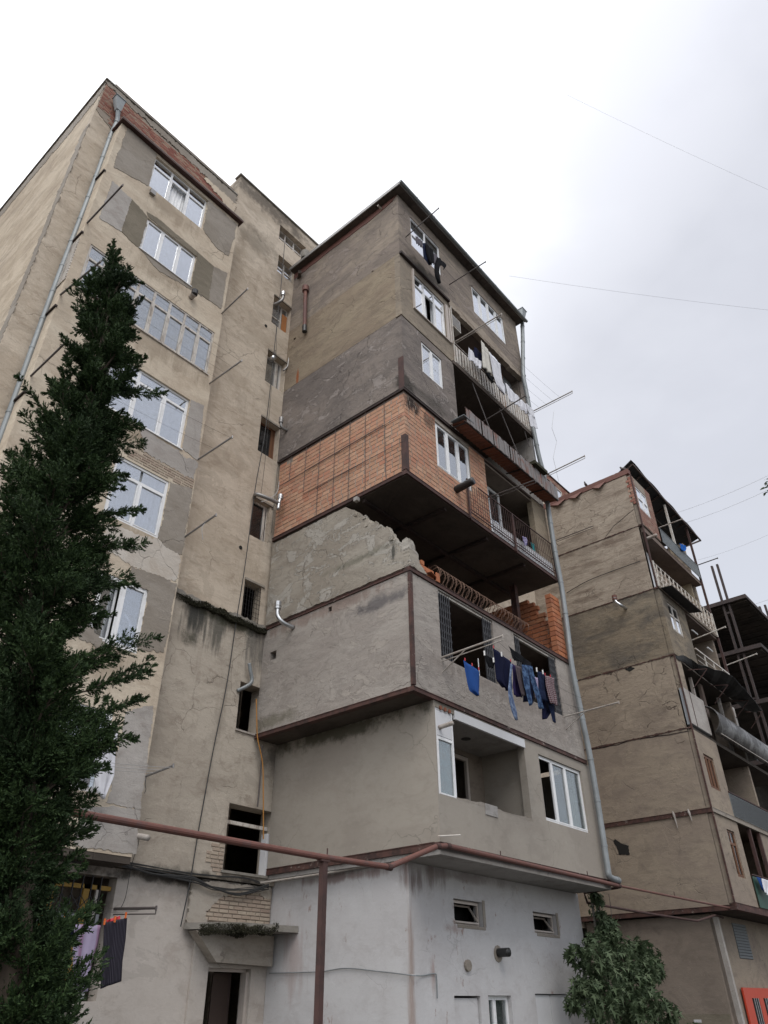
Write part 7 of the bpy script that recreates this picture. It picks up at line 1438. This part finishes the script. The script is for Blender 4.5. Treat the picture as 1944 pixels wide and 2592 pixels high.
# ---------------------------------------------------------------- broad-leaved tree, climber poles and bush by the white wall
def leaf_shape(kind):
    if kind == 'lobed':
        pts = [(0, 0), (.18, .10), (.52, .12), (.17, .30), (.50, .58), (.14, .48), (.0, 1.0), (-.14, .48), (-.50, .58), (-.17, .30), (-.52, .12), (-.18, .10)]
        fc = [(0, 1, 2), (0, 2, 3), (0, 3, 4), (0, 4, 5), (0, 5, 6), (0, 6, 7), (0, 7, 8), (0, 8, 9), (0, 9, 10), (0, 10, 11)]
    else: pts = [(0, 0), (.22, .35), (.16, .7), (0, 1), (-.16, .7), (-.22, .35)]; fc = [(0, 1, 2), (0, 2, 3), (0, 3, 4), (0, 4, 5)]
    return pts, fc
def leaves(parent, mat, centers, size, kind, name='crown', droop=.5):
    pts, fc = leaf_shape(kind); pts = np.array(pts); n = len(centers); k = len(pts)
    c_ = np.array(centers); az = rs.rand(n) * 2 * np.pi; el = -droop + rs.normal(size=n) * .35
    d = np.stack([np.cos(az) * np.cos(el), np.sin(az) * np.cos(el), np.sin(el)], 1); s = np.stack([-np.sin(az), np.cos(az), rs.normal(size=n) * .35], 1); s /= np.linalg.norm(s, axis=1)[:, None]; nn = np.cross(d, s)
    sz = (size * (.35 + 1.0 * rs.rand(n)))[:, None, None]
    v = c_[:, None, :] + sz * (pts[None, :, 1:2] * d[:, None, :] + pts[None, :, 0:1] * s[:, None, :] + (np.abs(pts[None, :, 0:1]) * .35 - .25 * pts[None, :, 1:2] ** 2) * nn[:, None, :])
    idx = np.arange(n)[:, None, None] * k; f = (idx + np.array(fc)[None]).reshape(-1, 3)
    return np_mesh(name, v.reshape(-1, 3), f, mat, parent)
bt = thing('fig_tree', 'broad-leaved tree with drooping lobed leaves at the right corner of the white ground floor', 'tree', (21.2, 10.0, 0))
tx, ty = 20.95, 10.05
cen = []; lm = MB()
lm.tube([(tx, ty, 0), (tx - .05, ty, 1.2), (tx + .05, ty - .05, 2.3), (tx + .1, ty, 3.2)], [.08, .07, .05, .03], 8)
blobs = []
for (c_, x, y, Y, r) in (('S', 330, 800, 9.8, .40), ('S', 560, 800, 9.8, .42), ('S', 790, 860, 9.9, .42), ('S', 920, 960, 10.0, .36), ('S', 120, 900, 9.9, .30), ('S', 330, 960, 9.5, .5), ('S', 600, 1000, 9.5, .55), ('S', 850, 1050, 9.7, .4), ('S', 950, 1080, 10.0, .25), ('S', 450, 1150, 9.4, .5), ('S', 700, 1180, 9.5, .5), ('S', 170, 1230, 9.8, .3), ('S', 90, 1400, 9.8, .2), ('S', 350, 1350, 9.4, .5), ('S', 650, 1400, 9.4, .55), ('S', 900, 1380, 9.6, .45), ('S', 1050, 1500, 9.7, .4), ('S', 400, 1570, 9.4, .5), ('S', 750, 1600, 9.4, .55), ('S', 470, 560, 10.1, .16), ('S', 400, 620, 10.1, .2), ('S', 500, 660, 10.0, .18), ('S', 350, 320, 10.2, .10), ('S', 380, 480, 10.1, .12), ('S', 320, 260, 10.2, .12)):
    v = onY(c_, x, y, Y); blobs.append((v.x, v.y, v.z, r))
for (x, y, z, r) in blobs:
    lm.tube([(tx, ty, max(.4, z - .9)), (x * .6 + tx * .4, y, z - .3), (x, y, z + r * .5)], [.03, .02, .006], 5)
    for _ in range(int(300 * r)):
        q = rs.normal(size=3); q /= np.linalg.norm(q); rr = r * (.45 + .55 * rs.rand() ** .5); cen.append((x + q[0] * rr, y + q[1] * rr * .8, z + q[2] * rr * .85))
leaves(bt, 'leaf_green', cen, .21, 'lobed', droop=.75); lm.build('trunk', 'bark', bt)
vp = thing('climbing_plant', 'bamboo-like poles with dark climber leaves under the lowest slab corner', 'plant', (20.95, 10.3, 0))
cen = []; pm = MB()
for x, y in ((20.82, 10.35), (20.98, 10.3), (21.12, 10.35)):
    pm.tube([(x, y, 0), (x - .02, y, 2), (x + .02, y, 4.15)], .035, 8)
    for k in range(13): pm.tube([(x, y, .3 * k + .2), (x, y, .3 * k + .23)], .042, 8)
    for _ in range(90): cen.append((x + rs.normal() * .12, y + rs.normal() * .1, 2.6 + 1.6 * rs.rand()))
pm.build('poles', 'concrete_slab', vp); leaves(vp, 'leaf_green', cen, .10, 'oval', 'foliage', .8)
bu = thing('bush', 'fresh green bush at the bottom edge under the right-hand stack', 'bush', (25.0, 10.0, 0))
cen = []
for (x, y, z, r) in ((24.0, 9.9, .35, .7), (25.0, 9.8, .75, .6), (26.0, 9.9, .6, .6), (25.3, 9.6, .2, .9), (26.6, 9.8, .3, .6), (23.4, 9.8, .3, .6)):
    for _ in range(int(1500 * r)):
        q = rs.normal(size=3); q /= np.linalg.norm(q); rr = r * (.5 + .5 * rs.rand() ** .5); cen.append((x + q[0] * rr, y + q[1] * rr * .7, z + q[2] * rr * .8))
leaves(bu, 'bush_green', cen, .07, 'oval', 'foliage', .1)
st_ = MB()
for x in (24.0, 25.0, 26.0): st_.tube([(x, 9.85, 0), (x + .1, 9.8, .7)], .02, 5)
st_.build('stems', 'bark', bu)
# a sprig of a tree reaching in at the right border
sp = thing('tree_sprig', 'tiny sprig of leaves poking in at the right border against the sky', 'branch', tuple(EYE + ray('O', 1645, 330).normalized() * 16))
b0 = EYE + ray('O', 1645, 330).normalized() * 16; cen = [tuple(b0 + Vector((rs.normal() * .07 + .03, rs.normal() * .07 - .03, rs.normal() * .09))) for _ in range(22)]
b1 = EYE + ray('O', 1900, 380).normalized() * 16
MB().tube([b1, b0], .008, 5).build('twig', 'bark', sp); leaves(sp, 'leaf_green', cen, .09, 'oval', 'leaves', .2)
# pigeons on the roof edge of the right-hand stack
for i, (c_, x, y, lab) in enumerate((('G', 713, 214, 'dark pigeon perched at the front end of the right-hand roof edge'), ('G', 468, 308, 'dark pigeon perched farther back on the right-hand roof edge'))):
    v = onX(c_, x, y, XR + .05); v.z = 22.92; bd = bpy.data.meshes.new('pigeon'); bm = bmesh.new(); bmesh.ops.create_uvsphere(bm, u_segments=12, v_segments=8, radius=1)
    for q in bm.verts:
        x_, y_, z_ = q.co; q.co = Vector((x_ * .065, y_ * .15, z_ * .075)); q.co.z += .03 * (1 if y_ > 0 else -.4) * abs(y_)
    o = bmesh.ops.create_uvsphere(bm, u_segments=10, v_segments=6, radius=.038)
    for q in o['verts']: q.co += Vector((0, .12, .10))
    nk = bmesh.ops.create_cone(bm, segments=8, radius1=.055, radius2=.032, depth=.1, cap_ends=False)
    for q in nk['verts']: q.co += Vector((0, .09, .055))
    tl_ = bmesh.ops.create_cube(bm, size=1)
    for q in tl_['verts']: q.co = Vector((q.co.x * .06, q.co.y * .14 - .19, q.co.z * .015 - .03))
    bk = bmesh.ops.create_cone(bm, segments=6, radius1=.01, radius2=.001, depth=.03)
    for q in bk['verts']: q.co = Vector((q.co.x, q.co.z + .165, q.co.y + .098))
    bm.to_mesh(bd); bm.free(); bd.materials.append(MATS['thin_rod']); bd.shade_smooth(); ob = link('pigeon', bd); ob.location = v + Vector((0, 0, .06)); ob.rotation_euler = (0, 0, .6 + i); tag(ob, lab, 'pigeon', 'pigeons on the roof')
